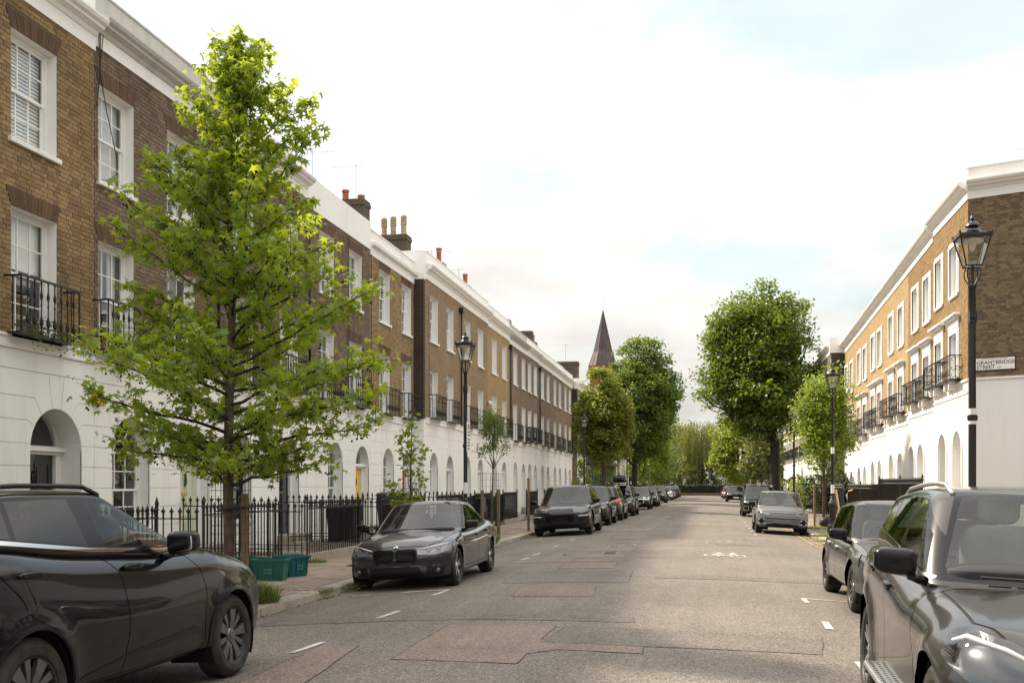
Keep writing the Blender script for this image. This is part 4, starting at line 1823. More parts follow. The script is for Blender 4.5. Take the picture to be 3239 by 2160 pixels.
mb.face([(FR + .02, 32.2, 9.6), (FR + 8.3, 28.7, 9.6), (FR + 8.3, 37, 9.6), (FR + .02, 37, 9.6)])
mb.build('flat_roof', 'roof_slate', corner_house)

# street name plate
plain('plate_white', (0.78, 0.77, 0.72), 0.4)
plain('plate_black', (0.015, 0.015, 0.016), 0.5)
plain('letter_black', (0.02, 0.02, 0.022), 0.5)
plain('letter_red', (0.45, 0.04, 0.03), 0.5)
sign = root('street_sign', tuple(Vector(gxf((.36, 0, 5.0)))), 'white street name plate reading GRANTBRIDGE STREET N1 on the corner house flank', 'street sign')
mb = MB(gxf)
mb.box((.16, .004, 4.985), (1.26, .022, 5.365))
mb.build('backing', 'plate_black', sign)
mb = MB(gxf)
mb.box((.185, .022, 5.008), (1.235, .03, 5.342))
mb.build('plate', 'plate_white', sign)


def lettering(parent, text, xf, a, z, size, mat, n, rot, name='lettering', align='LEFT', stretch=1.0):
	me = TEXTS[text]
	me.materials.append(MAT[mat])
	o = bpy.data.objects.new(name, me)
	w = Vector((0, 0, 0))
	p = parent
	while p is not None:
		w += p.location
		p = p.parent
	o.location = Vector(xf((a, n, z))) - w
	o.rotation_euler = (R(90), 0, rot)
	o.scale = (stretch, 1, 1)
	return link(o, parent)


SROT = math.atan2(GD.y, GD.x)
lettering(sign, 'GRANTBRIDGE', gxf, .235, 5.165, .150, 'letter_black', .0312, SROT, stretch=.985)
lettering(sign, 'STREET', gxf, .235, 5.035, .150, 'letter_black', .0312, SROT, stretch=1.0)
lettering(sign, 'N1', gxf, .78, 5.035, .085, 'letter_red', .0312, SROT)
lettering(sign, 'LONDON BOROUGH OF ISLINGTON', gxf, .36, 5.302, .040, 'letter_red', .0312, SROT, stretch=1.05)

# ================================================================== railings
def bar_mesh(h, r=.012, kind='spear'):
	mb = MB()
	mb.lathe([(r, 0), (r, h - .20), (r * 1.9, h - .195), (r * 1.9, h - .18), (r, h - .175), (r * 1.1, h - .15), (r * 2.2, h - .14), (r * 1.1, h - .125), (r * 1.5, h - .11), (r * 2.4, h - .085), (r * 1.0, h - .04), (.001, h)], (0, 0, 0), 7)
	if kind == 'fleur':
		for s in (-1, 1):
			mb.tube([(0, s * .012, h - .11), (0, s * .034, h - .09), (0, s * .034, h - .07)], [.008, .009, .003], 5)
	return mb.mesh('bar', smooth=True)


BARS = {}


def bar_me(h, kind='fleur', r=.012):
	k = (round(h, 2), kind, r)
	if k not in BARS:
		BARS[k] = bar_mesh(h, r, kind)
		BARS[k].materials.append(MAT['black_iron'])
	return BARS[k]


def railing(p0, p1, z0, z1, label, group, single=True, step=.135, posts=True, low=None, parent=None, br=.012):
	"""iron railing from p0 to p1 on a stone plinth"""
	p0, p1 = Vector((p0[0], p0[1], 0)), Vector((p1[0], p1[1], 0))
	d = p1 - p0
	L = d.length
	d.normalize()
	n = Vector((-d.y, d.x, 0))
	rt = root('railing', (p0.x, p0.y, 0), label, 'railing', group)

	def beam(mb, a, b, za, zb, w):
		A, B = p0 + d * a, p0 + d * b
		q = [A - n * w, B - n * w, B + n * w, A + n * w]
		lo = [(v.x, v.y, za) for v in q]
		hi = [(v.x, v.y, zb) for v in q]
		mb.face(lo[::-1])
		mb.face(hi)
		for i in range(4):
			j = (i + 1) % 4
			mb.face([lo[i], lo[j], hi[j], hi[i]])
	mb = MB()
	beam(mb, 0, L, -.02, z0, .09)
	mb.build('plinth', 'step_stone', rt)
	mb = MB()
	beam(mb, 0, L, z1 - .22, z1 - .20, .018)
	beam(mb, 0, L, z0 + .14, z0 + .155, .014)
	mb.build('rail', 'black_iron', rt)
	k = max(1, int(L / step))
	if single:
		me = bar_me(z1 - z0, 'fleur', br)
		for i in range(k + 1):
			p = p0 + d * (L * i / k)
			o = bpy.data.objects.new('bar', me)
			o.location = (p.x - p0.x, p.y - p0.y, z0)
			o.rotation_euler = (0, 0, math.atan2(d.y, d.x) - math.pi / 2)
			link(o, rt)
	else:
		mb = MB()
		for i in range(k + 1):
			p = p0 + d * (L * i / k)
			h = z1 - z0
			mb.lathe([(br, 0), (br, h - .2), (br * 2, h - .18), (br, h - .15), (br * 2.5, h - .09), (.002, h)], (p.x, p.y, z0), 4)
		mb.build('bars', 'black_iron', rt)["kind"] = "stuff"
	if posts:
		for a in (0, L):
			mb = MB()
			p = p0 + d * a
			mb.lathe([(.022, 0), (.022, z1 - z0 - .1), (.036, z1 - z0 - .08), (.022, z1 - z0 - .05), (.034, z1 - z0 + .02), (.002, z1 - z0 + .12)], (p.x, p.y, z0), 8)
			mb.build('post', 'black_iron', rt)
	return rt


WR = [(11.3, 14.7), (16.2, 19.45), (20.8, 24.4), (25.85, 30.1), (31.5, 34.95)]
WL = ['black iron railing before the golden brown brick house', 'black spear railing beside the recycling boxes', 'black spear railing in front of the navy door house',
	  'black spear railing left of the yellow door, bins behind it', 'black spear railing behind the grey saloon, by the lamp post']
for (y0, y1), lab in zip(WR, WL):
	railing((RAILX, y0), (RAILX, y1), .26, 1.42, lab, 'iron railings on the west pavement')
# returns beside the door steps
RT = [(16.2, 'black railing beside the steps of the black front door'), (19.45, 'black railing left of the pale green door steps'), (20.8, 'black railing right of the pale green door steps'),
	  (24.4, 'black railing left of the navy door steps'), (25.85, 'black railing right of the navy door steps'), (30.1, 'black railing left of the yellow door steps'), (31.5, 'black railing right of the yellow door steps'), (34.95, 'black railing left of the red door steps')]
for i, (y, lab) in enumerate(RT):
	railing((RAILX - .12, y), (FX + .1, y), .3, 1.5 if i % 2 else 1.36, lab, 'iron railings beside door steps', single=i < 5, posts=False, step=.15)
for k, (y0, y1, bays, *_r) in enumerate(G2):
	railing((RAILX, y0 + .1), (RAILX, bays[1] - .75), .26, 1.42, ['black railing by the timber post at the pale tan house', 'black railing at the house with twin clay pots', 'black railing at the bright yellow brick house', 'black railing at the brown house with stained cornice', 'black railing at the house with white box on its parapet', 'black railing third beyond the bright yellow house', 'black railing below the purple flowers', 'farthest black railing of the west terrace'][k], 'iron railings on the west pavement', single=k < 2)
ER = [(33.2, 36.9), (36.95, 41.3), (41.35, 46.2), (46.3, 50.3), (52.0, 55.4), (55.5, 60)]
EL = ['black spear railing at the corner house', 'black spear railing at the house second from the corner, dark gate beside it', 'black spear railing at the house third from the corner', 'black spear railing behind the plywood boards',
	  'black spear railing past the plywood boards', 'black spear railing by the dark evergreen bush']
for i, ((y0, y1), lab) in enumerate(zip(ER, EL)):
	railing((RAILR, y0), (RAILR, y1), .45, 1.95 if i < 2 else 1.75, lab, 'iron railings on the east pavement', single=i < 4, step=.16, br=.020)
for i, (y0, y1) in enumerate(((60.3, 66), (66, 72), (72, 80))):
	railing((RAILR, y0), (RAILR, y1), .2, 1.3, ['black railing just past the dark projecting house', 'black railing beside the big tree trunk on the east side', 'far black railing behind the big tree on the east side'][i], 'iron railings on the east pavement', single=False, step=.17)
# dense gates between the railings
def dense_gate(x, y0, y1, z1, label):
	rt = root('iron_gate', (x, y0, 0), label, 'gate', 'dense iron gates')
	for yy in (y0, y1):
		mb = MB()
		mb.box((x - .03, yy - .03, .05), (x + .03, yy + .03, z1 + .1))
		mb.build('post', 'black_iron', rt)
	mb = MB()
	for z in (.2, z1 - .28, z1 - .18):
		mb.box((x - .02, y0 + .03, z), (x + .02, y1 - .03, z + .03))
	mb.build('rail', 'black_iron', rt)
	k = int((y1 - y0) / .055)
	me = shared_box('gatebar' + str(round(z1, 2)), 'bar', (.02, .022, z1 - .14), 'black_iron')
	for i in range(k):
		o = bpy.data.objects.new('bar', me)
		o.location = (-.01, lerp(.05, y1 - y0 - .07, i / (k - 1)), .14 + .04 * math.sin(math.pi * i / (k - 1)))
		link(o, rt)


dense_gate(RAILR - .15, 53.4, 55.8, 1.25, 'dense black iron gate left of the plywood boards')
dense_gate(RAILR - .15, 57.8, 60.5, 1.2, 'dense black iron gate below the dark evergreen bush')
dense_gate(RAILX - .05, 36.4, 37.6, 1.3, 'dense black iron gate beside the lone timber post')
dense_gate(RAILX - .05, 41.0, 42.4, 1.3, 'dense black iron gate beside the sports off-roader')

# low area floor between railings and houses
mb = MB()
mb.box((FX - .1, 9, -.03), (RAILX - .1, 150, .10), skip=('bottom',))
struct(mb.build('forecourt_west', 'flagstone'))
mb = MB()
mb.box((RAILR + .1, 32.3, -.03), (FR + .2, 150, .10), skip=('bottom',))
struct(mb.build('forecourt_east', 'flagstone'))

# ================================================================== lamp posts
def glass_lantern():
	glass_mat('lantern_glass', (0.86, 0.86, 0.82), lo=0.12, wavy=0.0)


glass_lantern()
plain('lamp_white', (0.72, 0.70, 0.66), 0.5)
plain('lamp_paint', (0.010, 0.010, 0.011), 0.33, spec=0.55, bump=0.15, bscale=60)
LAMP = None


def lamp_post(x, y, label, H=5.5):
	global LAMP
	s = H / 5.5
	if LAMP is None:
		parts = []

		def add(name, mb, mat, smooth=True):
			me = mb.mesh(name, smooth=smooth)
			if smooth:
				me.set_sharp_from_angle(angle=R(35))
			me.materials.append(MAT[mat])
			parts.append((name, me))
		mb = MB()
		mb.lathe([(.17, 0), (.17, .32), (.155, .36), (.125, .38), (.115, .42), (.108, .95), (.12, .98), (.145, 1.0), (.145, 1.05), (.12, 1.09), (.095, 1.16), (.06, 1.22), (.075, 1.26), (.055, 1.30)], n=14)
		add('base', mb, 'lamp_paint')
		mb = MB()
		mb.lathe([(.052, 1.28), (.052, 2.58), (.072, 2.60), (.072, 2.66), (.05, 2.68), (.047, 4.05), (.045, 4.46), (.058, 4.48), (.058, 4.52), (.022, 4.54), (.022, 4.80)], n=14)
		add('post', mb, 'lamp_paint')
		mb = MB()
		mb.box((-.05, -.06, 3.98), (.05, .06, 4.14))
		mb.tube([(0, -.11, 4.06), (0, .11, 4.06)], .028, 8)
		add('collar', mb, 'lamp_paint', False)
		mb = MB()
		for k in range(4):
			an = k * math.pi / 2 + math.pi / 4
			c, q = math.cos(an), math.sin(an)
			pr = [(.03, 4.50), (.08, 4.56), (.125, 4.64), (.13, 4.71), (.105, 4.765), (.085, 4.735)]
			mb.tube([(c * r_, q * r_, z_) for r_, z_ in pr], .009, 5)
		add('bracket', mb, 'lamp_paint')
		mb = MB()
		b, t = .105, .205
		z0, z1 = 4.79, 5.19
		for sx, sy in ((1, 1), (1, -1), (-1, 1), (-1, -1)):
			mb.tube([(sx * b, sy * b, z0), (sx * t, sy * t, z1)], .011, 5)
		for zz, w in ((z0, b), (z1, t)):
			c4 = [(w, w, zz), (-w, w, zz), (-w, -w, zz), (w, -w, zz)]
			for p, q in zip(c4, c4[1:] + c4[:1]):
				mb.tube([p, q], .013 if zz == z0 else .016, 5)
		mb.box((-t - .02, -t - .02, z1 + .002), (t + .02, t + .02, z1 + .04))
		for sx, sy in ((1, 1), (1, -1), (-1, 1), (-1, -1)):
			mb.lathe([(.012, 0), (.018, .02), (.004, .06)], (sx * (t + .01), sy * (t + .01), z1 + .035), 5)
		add('lantern_frame', mb, 'lamp_paint', False)
		mb = MB()
		for (ax, ay), (bx, by) in (((1, 1), (-1, 1)), ((-1, 1), (-1, -1)), ((-1, -1), (1, -1)), ((1, -1), (1, 1))):
			e = .992
			q = [(ax * b * e, ay * b * e, z0), (bx * b * e, by * b * e, z0), (bx * t * e, by * t * e, z1), (ax * t * e, ay * t * e, z1)]
			mb.face(q)
		add('lantern_glass', mb, 'lantern_glass', False)
		mb = MB()
		mb.lathe([(.16, 5.17), (.15, 5.13), (.05, 5.12), (.045, 5.06), (.03, 5.02), (.0, 5.0)], n=10)
		add('lamp', mb, 'lamp_white')
		mb = MB()
		mb.lathe([(.305, 5.225), (.17, 5.265), (.12, 5.30)], n=4, rot=math.pi / 4)
		mb.lathe([(.125, 5.28), (.10, 5.315), (.07, 5.345), (.09, 5.355), (.10, 5.365), (.085, 5.40), (.05, 5.425), (.03, 5.43), (.022, 5.445), (.034, 5.46), (.03, 5.49), (.012, 5.52), (.014, 5.53), (.001, 5.57)], n=12)
		add('lantern_roof', mb, 'lamp_paint')
		LAMP = parts
	rt = root('street_lamp', (x, y, PZ), label, 'street lamp', 'heritage lantern street lamps')
	for name, me in LAMP:
		o = bpy.data.objects.new(name, me)
		o.scale = (s, s, s)
		link(o, rt)
	return rt


lp = lamp_post(3.66, 15.65, 'tall black lantern lamp post in front of the street name plate', 5.42)
lamp_post(3.92, 34.75, 'black lantern lamp post beside the young tree and silver car', 5.42)
lpw = lamp_post(-6.1, 26.0, 'black lantern lamp post behind the grey saloon, parking plate on it', 5.52)
lamp_post(-6.1, 52.0, 'black lantern lamp post by the reddish maple on the west side', 5.2)
lamp_post(-6.0, 78.8, 'slim distant lamp post beside the dark round maple trunk', 5.1)
lamp_post(3.8, 48.5, 'lamp post half hidden behind the bright young tree on the east side', 5.2)
lamp_post(3.9, 60.2, 'lamp post against the big tree trunk on the east side', 4.8)
lamp_post(3.8, 86.2, 'distant lamp post in front of the birch trunks', 5.1)
# plates and stickers on the posts
plain('sticker', (0.70, 0.69, 0.66), 0.6)
mb = MB()
mb.box((-6.045, 25.90, 2.55), (-6.03, 26.22, 3.32))
pl = mb.build('parking_plate', 'plate_white')
tag(pl, 'white parking rules plate fixed to the west lamp post', 'sign')
lxf = lambda p: (-6.03 + p[1], 25.90 + p[0], p[2])
mb = MB(lxf)
mb.box((.10, .0, 3.14), (.22, .002, 3.26))
mb.build('symbol', 'letter_black', pl)
mb = MB(lxf)
for z in (3.05, 2.97, 2.86, 2.78, 2.70, 2.62):
	mb.box((.05, .0, z), (.27, .002, z + .035))
mb.build('text_line', 'letter_black', pl)["kind"] = "stuff"
for (x, y, z, lab) in ((3.92, 34.75, 1.36, 'white notice wrapped low round the east lamp post by the silver car'), (3.92, 34.75, 2.62, 'small white notice higher on the east lamp post by the silver car'), (3.66, 15.65, 2.5, 'small white notice on the tall lamp post before the name plate'), (-6.1, 26.0, 1.42, 'white notice wrapped round the west lamp post')):
	mb = MB()
	mb.lathe([(.056, z), (.057, z + (.28 if z < 2 else .22)), ], (x, y, PZ), 14)
	tag(mb.build('notice', 'sticker'), lab, 'notice', 'notices on lamp posts')

# ================================================================== chimneys, aerials
def pot(mb, x, y, z, kind, h=.55):
	if kind == 'clay':
		mb.lathe([(.13, 0), (.14, .04), (.115, .06), (.12, h - .08), (.145, h - .07), (.145, h), (.11, h), (.11, h - .2)], (x, y, z), 12)
	else:
		mb.lathe([(.17, 0), (.16, .06), (.12, .12), (.115, h * .5), (.14, h * .52), (.14, h * .55), (.125, h * .57), (.125, h * .62), (.15, h * .64), (.12, h * .66), (.12, h * .72), (.15, h * .74), (.12, h * .76), (.12, h * .82), (.15, h * .84), (.12, h * .86), (.13, h * .92), (.09, h * .98), (.01, h)], (x, y, z), 12)


def chimney(x0, x1, y0, y1, z0, z1, pots, label, mat='brick_stack'):
	rt = root('chimney_stack', ((x0 + x1) / 2, (y0 + y1) / 2, z0), label, 'chimney', 'chimney stacks on the west terrace')
	mb = MB()
	mb.box((x0, y0, z0), (x1, y1, z1 - .22))
	mb.box((x0 - .04, y0 - .04, z1 - .22), (x1 + .04, y1 + .04, z1 - .09))
	mb.box((x0 - .02, y0 - .02, z1 - .09), (x1 + .02, y1 + .02, z1))
	mb.build('stack', mat, rt)
	for (px, py, kind, h) in pots:
		mb = MB()
		pot(mb, px, py, z1 - .01, kind, h)
		mb.build('chimney_pot', 'terracotta' if kind == 'clay' else 'pot_buff', rt, smooth=True, sharp=30)
	return rt


chimney(-13.45, -12.35, 36.4, 37.1, 9.0, 12.15, [(-13.15, 36.7, 'clay', .42), (-12.55, 36.7, 'clay', .2)], 'broad brick chimney stack with one squat clay pot above the plain white parapet')
chimney(-13.45, -12.3, 41.7, 42.4, 9.0, 12.1, [(-13.35, 42.0, 'buff', .80), (-12.95, 42.0, 'buff', .85), (-12.5, 42.0, 'buff', .88)], 'brick chimney stack with three buff louvred pots at the terrace step')
chimney(-12.75, -12.2, 47.3, 48.0, 9.0, 12.1, [(-13.1, 47.6, 'clay', .45), (-12.45, 47.6, 'clay', .72)], 'narrow chimney with two red clay pots, nearest on the pale tan house')
chimney(-12.75, -12.2, 52.7, 53.4, 9.0, 12.05, [(-13.0, 53.0, 'clay', .42), (-12.45, 53.0, 'clay', .62)], 'narrow chimney with two red clay pots at the bright yellow house')
chimney(-13.2, -12.6, 58.0, 58.6, 9.0, 11.9, [(-12.9, 58.3, 'clay', .5)], 'chimney with a single red pot after the bright yellow house')
chimney(-12.6, -11.9, 62.3, 62.9, 9.0, 11.75, [], 'pot-less dark chimney shoulder on the brown houses')
chimney(-12.5, -11.4, 67.6, 68.2, 9.0, 11.8, [], 'long dark sloping chimney shoulder further along the brown houses')
chimney(-12.5, -12.0, 73.0, 73.5, 9.0, 11.8, [(-12.25, 73.2, 'clay', .5)], 'far chimney with one clay pot on the brown houses')
chimney(-11.6, -9.9, 80.0, 81.0, 9.0, 11.2, [], 'wide low chimney at the end of the west terrace')
chimney(-13.7, -12.9, 26.0, 26.6, 9.2, 12.1, [(-13.5, 26.3, 'buff', .5), (-13.1, 26.3, 'buff', .5)], 'weathered chimney beside the top of the large tree')


def aerial(x, y, z0, z1, L, ang, label, n=9, tilt=0.0):
	rt = root('tv_aerial', (x, y, z0), label, 'aerial', 'television aerials')
	mb = MB()
	mb.tube([(x, y, z0), (x, y, z1)], .013, 5)
	mb.build('mast', 'alu', rt)
	mb = MB()
	d = Vector((math.cos(ang), math.sin(ang), tilt)).normalized()
	a = Vector((x, y, z1 - .05)) - d * (L * .25)
	b = a + d * L
	mb.tube([a, b], .009, 4)
	s = Vector((-d.y, d.x, 0)).normalized()
	for i in range(n):
		p = a + d * (L * (i + .5) / n)
		w = lerp(.22, .12, i / n)
		mb.tube([p - s * w, p + s * w], .005, 4)
	mb.build('boom', 'alu', rt)
	return rt


aerial(-12.7, 26.3, 12.0, 13.1, 1.5, 3.05, 'aerial reaching left above the parapet by the tree top', 12)
aerial(-12.4, 31.5, 9.6, 12.35, .9, .6, 'small aerial behind the right shoulder of the large tree', 7, .15)
aerial(-12.75, 36.7, 12.1, 13.5, 1.25, 3.05, 'tall aerial on the broad brick chimney stack', 12)
aerial(-12.7, 47.2, 11.5, 12.65, 1.3, .2, 'aerial among the red clay pots of the pale tan house', 9)
aerial(-12.7, 52.6, 11.5, 12.9, 1.3, 2.9, 'thin aerial beside the second pair of red pots', 9)
aerial(-10.9, 80.5, 11.2, 12.6, 1.4, 3.0, 'lone tall aerial at the far end of the west terrace', 9)
aerial(9.3, 31.8, 10.8, 11.2, .9, 2.9, 'aerial lying low on the corner house roof', 14, .22)
aerial(9.75, 31.6, 10.8, 11.35, .5, .3, 'short comb aerial behind the corner house parapet', 6)

# cables down the party wall of the two nearest houses, alarm boxes
def cable(pts, label, r=.008):
	mb = MB()
	mb.tube(pts, r, 5)
	tag(mb.build('cable', 'cable', smooth=True), label, 'cable', 'loose cables on the brick fronts')


cable([(-10.45, 16.55, 9.7), (-10.44, 16.58, 8.9), (-10.42, 16.75, 8.3), (-10.40, 17.02, 7.6), (-10.42, 17.08, 7.3), (-10.44, 16.9, 7.12), (-10.46, 16.5, 7.02)], 'looped black cable hanging beside the upper window of the sooty house')
cable([(-10.46, 16.62, 9.6), (-10.44, 16.6, 9.0), (-10.45, 16.5, 8.3)], 'short black cable at the joint of the two nearest houses')
cable([(-10.44, 16.68, 9.6), (-10.43, 16.56, 8.95), (-10.44, 16.72, 8.5)], 'thin black cable crossing the joint of the two nearest houses')
cable([(-10.45, 31.55, 9.0), (-10.45, 31.55, 4.2)], 'straight black downpipe cable between the yellow and red door houses', .012)
cable([(-10.45, 29.4, 9.0), (-10.45, 29.4, 4.2)], 'straight cable beside the upper windows of the yellow door house', .010)
cable([(-10.06, 37.0, 8.6), (-10.06, 37.05, 6.4), (-10.06, 37.05, 4.2)], 'thin cable down the pale tan house at the step', .010)
plain('alarm_yellow', (0.62, 0.33, 0.03), 0.5)
mb = MB()
mb.prism([(16.42, 3.16), (16.50, 3.10), (16.66, 3.10), (16.70, 3.22), (16.62, 3.36), (16.46, 3.36)], -10.5, -10.40)
mb.v = [(p[1], p[0], p[2]) for p in mb.v]
tag(bev(mb.build('alarm_box', 'alarm_yellow'), .012), 'yellow burglar alarm box on the stucco by the tree branch', 'alarm box')
mb = MB()
mb.lathe([(.0, 0), (.10, .0), (.13, .06), (.12, .14), (.0, .17)], (-10.1, 47.7, 5.5), 10, 'x')
tag(mb.build('wall_lamp', 'lamp_white', smooth=True), 'round white fitting on the yellow brick front', 'wall fitting')


# downpipes with hoppers at the party walls
for k, (x, y, z1, lab) in enumerate(((-10.40, 21.0, 9.2, 'black downpipe behind the large tree'), (-10.40, 26.25, 9.0, 'black downpipe left of the yellow door house'), (-10.03, 42.05, 9.1, 'black downpipe right of the pale tan house'), (-10.03, 53.05, 9.0, 'black downpipe where yellow brick meets brown'), (-10.03, 62.6, 8.9, 'black downpipe among the brown houses'))):
	rt = root('downpipe', (x, y, 4.2), lab, 'downpipe', 'downpipes at the party walls')
	mb = MB()
	mb.tube([(x, y, z1 - .3), (x, y, 4.15)], .038, 8)
	mb.build('pipe', 'black_iron', rt, smooth=True)
	mb = MB()
	mb.box((x - .09, y - .11, z1 - .3), (x + .09, y + .11, z1 - .08))
	mb.build('hopper', 'black_iron', rt)
# ================================================================== cars
def paint_mat(name, base, metal=0.0, rough=0.4, dust=0.0, dust_col=(0.20, 0.17, 0.13), coat=1.0, top_dust=0.0):
	t = NT(name)
	P = t.coord('Object')
	c = base
	r = rough
	cr = 0.02
	ct = coat
	if dust > 0 or top_dust > 0:
		f = t.noise(3.5, 6, 0.65, P, 0.4)
		g = t.noise(60, 3, 0.6, P)
		m = t.maprange(t.math('ADD', t.math('MULTIPLY', f, .75), t.math('MULTIPLY', g, .25)), 0.30, 0.75, dust * .35, dust)
		nz = t.n('SeparateXYZ')
		t.link(t.n('NewGeometry').outputs['Normal'], nz.inputs[0])
		up = t.maprange(nz.outputs[2], 0.2, 0.95, 0, top_dust)
		# road film low on the flanks
		sz = t.n('SeparateXYZ')
		t.link(P, sz.inputs[0])
		low = t.maprange(sz.outputs[2], 0.62, 0.25, 0, dust * .9)
		m = t.math('ADD', t.math('MAXIMUM', m, low), up, True)
		c = t.mix(m, base, dust_col)
		cr = t.maprange(m, 0, .6, 0.02, 0.30)
		ct = t.maprange(m, 0, .8, coat, coat * .45)
	MAT[name] = t.done(t.princ(c, r, metal, None, 0.12, ct, cr))


paint_mat('paint_black', (0.004, 0.0041, 0.0048), 0.0, 0.3, 0.006, coat=0.8)
paint_mat('paint_black_dusty', (0.010, 0.010, 0.011), 0.0, 0.35, 0.15, (0.13, 0.112, 0.09), top_dust=.08)
paint_mat('paint_graphite', (0.036, 0.038, 0.044), 0.7, 0.36, 0.05, top_dust=.05)
paint_mat('paint_grey_dusty', (0.060, 0.058, 0.056), 0.6, 0.42, 0.20, (0.16, 0.14, 0.115), top_dust=.12)
paint_mat('paint_satin_grey', (0.165, 0.165, 0.168), 0.55, 0.46, 0.04, coat=0.3)
paint_mat('paint_darkgreen', (0.008, 0.010, 0.009), 0.2, 0.35, 0.05)
paint_mat('paint_brown', (0.020, 0.016, 0.012), 0.4, 0.35, 0.05)
paint_mat('paint_white', (0.72, 0.72, 0.70), 0.0, 0.35, 0.08)
paint_mat('paint_red', (0.42, 0.012, 0.012), 0.0, 0.35, 0.05)
paint_mat('paint_green', (0.22, 0.50, 0.10), 0.0, 0.35, 0.05)
paint_mat('paint_sage', (0.20, 0.25, 0.21), 0.3, 0.35, 0.08)
paint_mat('paint_navy', (0.008, 0.010, 0.018), 0.2, 0.3, 0.05)
glass_mat('car_glass', (0.52, 0.58, 0.55), lo=0.06, wavy=0.0)
glass_mat('car_glass_dusty', (0.62, 0.68, 0.62), lo=0.06, wavy=0.0, rough=0.03)
glass_mat('privacy_glass', (0.045, 0.05, 0.05), lo=0.07, wavy=0.0)
glass_mat('lens_glass', (0.90, 0.91, 0.91), lo=0.10, wavy=0.0)
plain('car_trim', (0.012, 0.012, 0.012), 0.5, 0, 0.2, 20, 0.1, 200)
plain('gloss_trim', (0.005, 0.005, 0.0055), 0.22, 0, spec=0.25, coat=0.25)
plain('seam', (0.003, 0.003, 0.003), 0.8)
plain('chrome', (0.62, 0.62, 0.62), 0.12, 1.0)
plain('satin_silver', (0.50, 0.49, 0.47), 0.35, 0.9, var=.1, scale=20)
plain('dark_alloy', (0.17, 0.168, 0.165), 0.34, 0.75)
plain('rim_barrel', (0.03, 0.03, 0.031), 0.45, 0.6)
plain('brake_disc', (0.20, 0.17, 0.15), 0.4, 0.9, var=.2, scale=30)
plain('lamp_bowl', (0.16, 0.16, 0.165), 0.22, 0.9)
plain('lamp_dark', (0.02, 0.02, 0.022), 0.25, 0.3)
plain('lamp_red', (0.42, 0.012, 0.010), 0.15, 0, coat=0.8)
plain('lamp_drl', (0.80, 0.80, 0.78), 0.25, 0.0)
plain('cabin_dark', (0.022, 0.022, 0.023), 0.75, var=.2, bump=.2)
plain('seat_grey', (0.055, 0.054, 0.052), 0.7, var=.15, bump=.3)
plain('seat_light', (0.17, 0.17, 0.16), 0.7, var=.1)
plain('blank_plate', (0.035, 0.035, 0.036), 0.55)
plain('badge_blue', (0.03, 0.10, 0.35), 0.3)
t_ = NT('tyre')
P_ = t_.coord('Object')
f_ = t_.noise(9, 6, .7, P_)
c_ = t_.ramp(f_, (.35, (0.022, 0.021, 0.020)), (.75, (0.075, 0.062, 0.048)))
MAT['tyre'] = t_.done(t_.princ(c_, .85, 0, t_.bump(t_.noise(160, 3, .6, P_), .3, .004), .3))


RCUBES = {}


def rcube(nx, ny, nz, rx, ry, rz_):
	"""rounded cube surface in [-1,1]^3: list of (P,Q,R) and quads"""
	kk = (nx, ny, nz, rx, ry, rz_)
	if kk in RCUBES:
		return RCUBES[kk]
	def lines(n, r):
		a = [-1, -1 + r * .22, -1 + r * .5, -1 + r * .78, -1 + r]
		inn = [lerp(-1 + r, 1 - r, i / n) for i in range(1, n)]
		return a + inn + [-q for q in a[::-1]]
	X, Y, Z = lines(nx, rx), lines(ny, ry), lines(nz, rz_)
	key = {}
	pts = []
	faces = []

	def vid(p):
		k = (round(p[0], 5), round(p[1], 5), round(p[2], 5))
		if k not in key:
			key[k] = len(pts)
			c = [max(-(1 - r), min(1 - r, v)) for v, r in zip(p, (rx, ry, rz_))]
			d = [(v - q) / r for v, q, r in zip(p, c, (rx, ry, rz_))]
			L = math.sqrt(sum(q * q for q in d)) or 1
			pts.append(tuple(q + r * e / L for q, r, e in zip(c, (rx, ry, rz_), d)))
		return key[k]
	for s in (-1, 1):
		for A, B, mk in ((X, Y, lambda a, b: (a, b, s)), (Y, Z, lambda a, b: (s, a, b)), (Z, X, lambda a, b: (b, s, a))):
			for i in range(len(A) - 1):
				for j in range(len(B) - 1):
					q = [vid(mk(A[i], B[j])), vid(mk(A[i + 1], B[j])), vid(mk(A[i + 1], B[j + 1])), vid(mk(A[i], B[j + 1]))]
					faces.append(q if s > 0 else q[::-1])
	RCUBES[kk] = (pts, faces)
	return pts, faces


def rbox_mesh(name, dims, rad=.3, n=3, shape=None, mat=None):
	"""rounded block of given size, centred; shape(p)->p bends it"""
	pts, fs = rcube(n, n, n, rad, rad, rad)
	v = [(p[0] * dims[0] / 2, p[1] * dims[1] / 2, p[2] * dims[2] / 2) for p in pts]
	if shape:
		v = [shape(p) for p in v]
	me = bpy.data.meshes.new(name)
	me.from_pydata(v, [], fs)
	smooth_mesh(me)
	if mat:
		me.materials.append(MAT[mat])
	return me


def inpoly(p, poly):
	c = False
	j = len(poly) - 1
	for i in range(len(poly)):
		if (poly[i][1] > p[1]) != (poly[j][1] > p[1]) and p[0] < (poly[j][0] - poly[i][0]) * (p[1] - poly[i][1]) / (poly[j][1] - poly[i][1]) + poly[i][0]:
			c = not c
		j = i
	return c


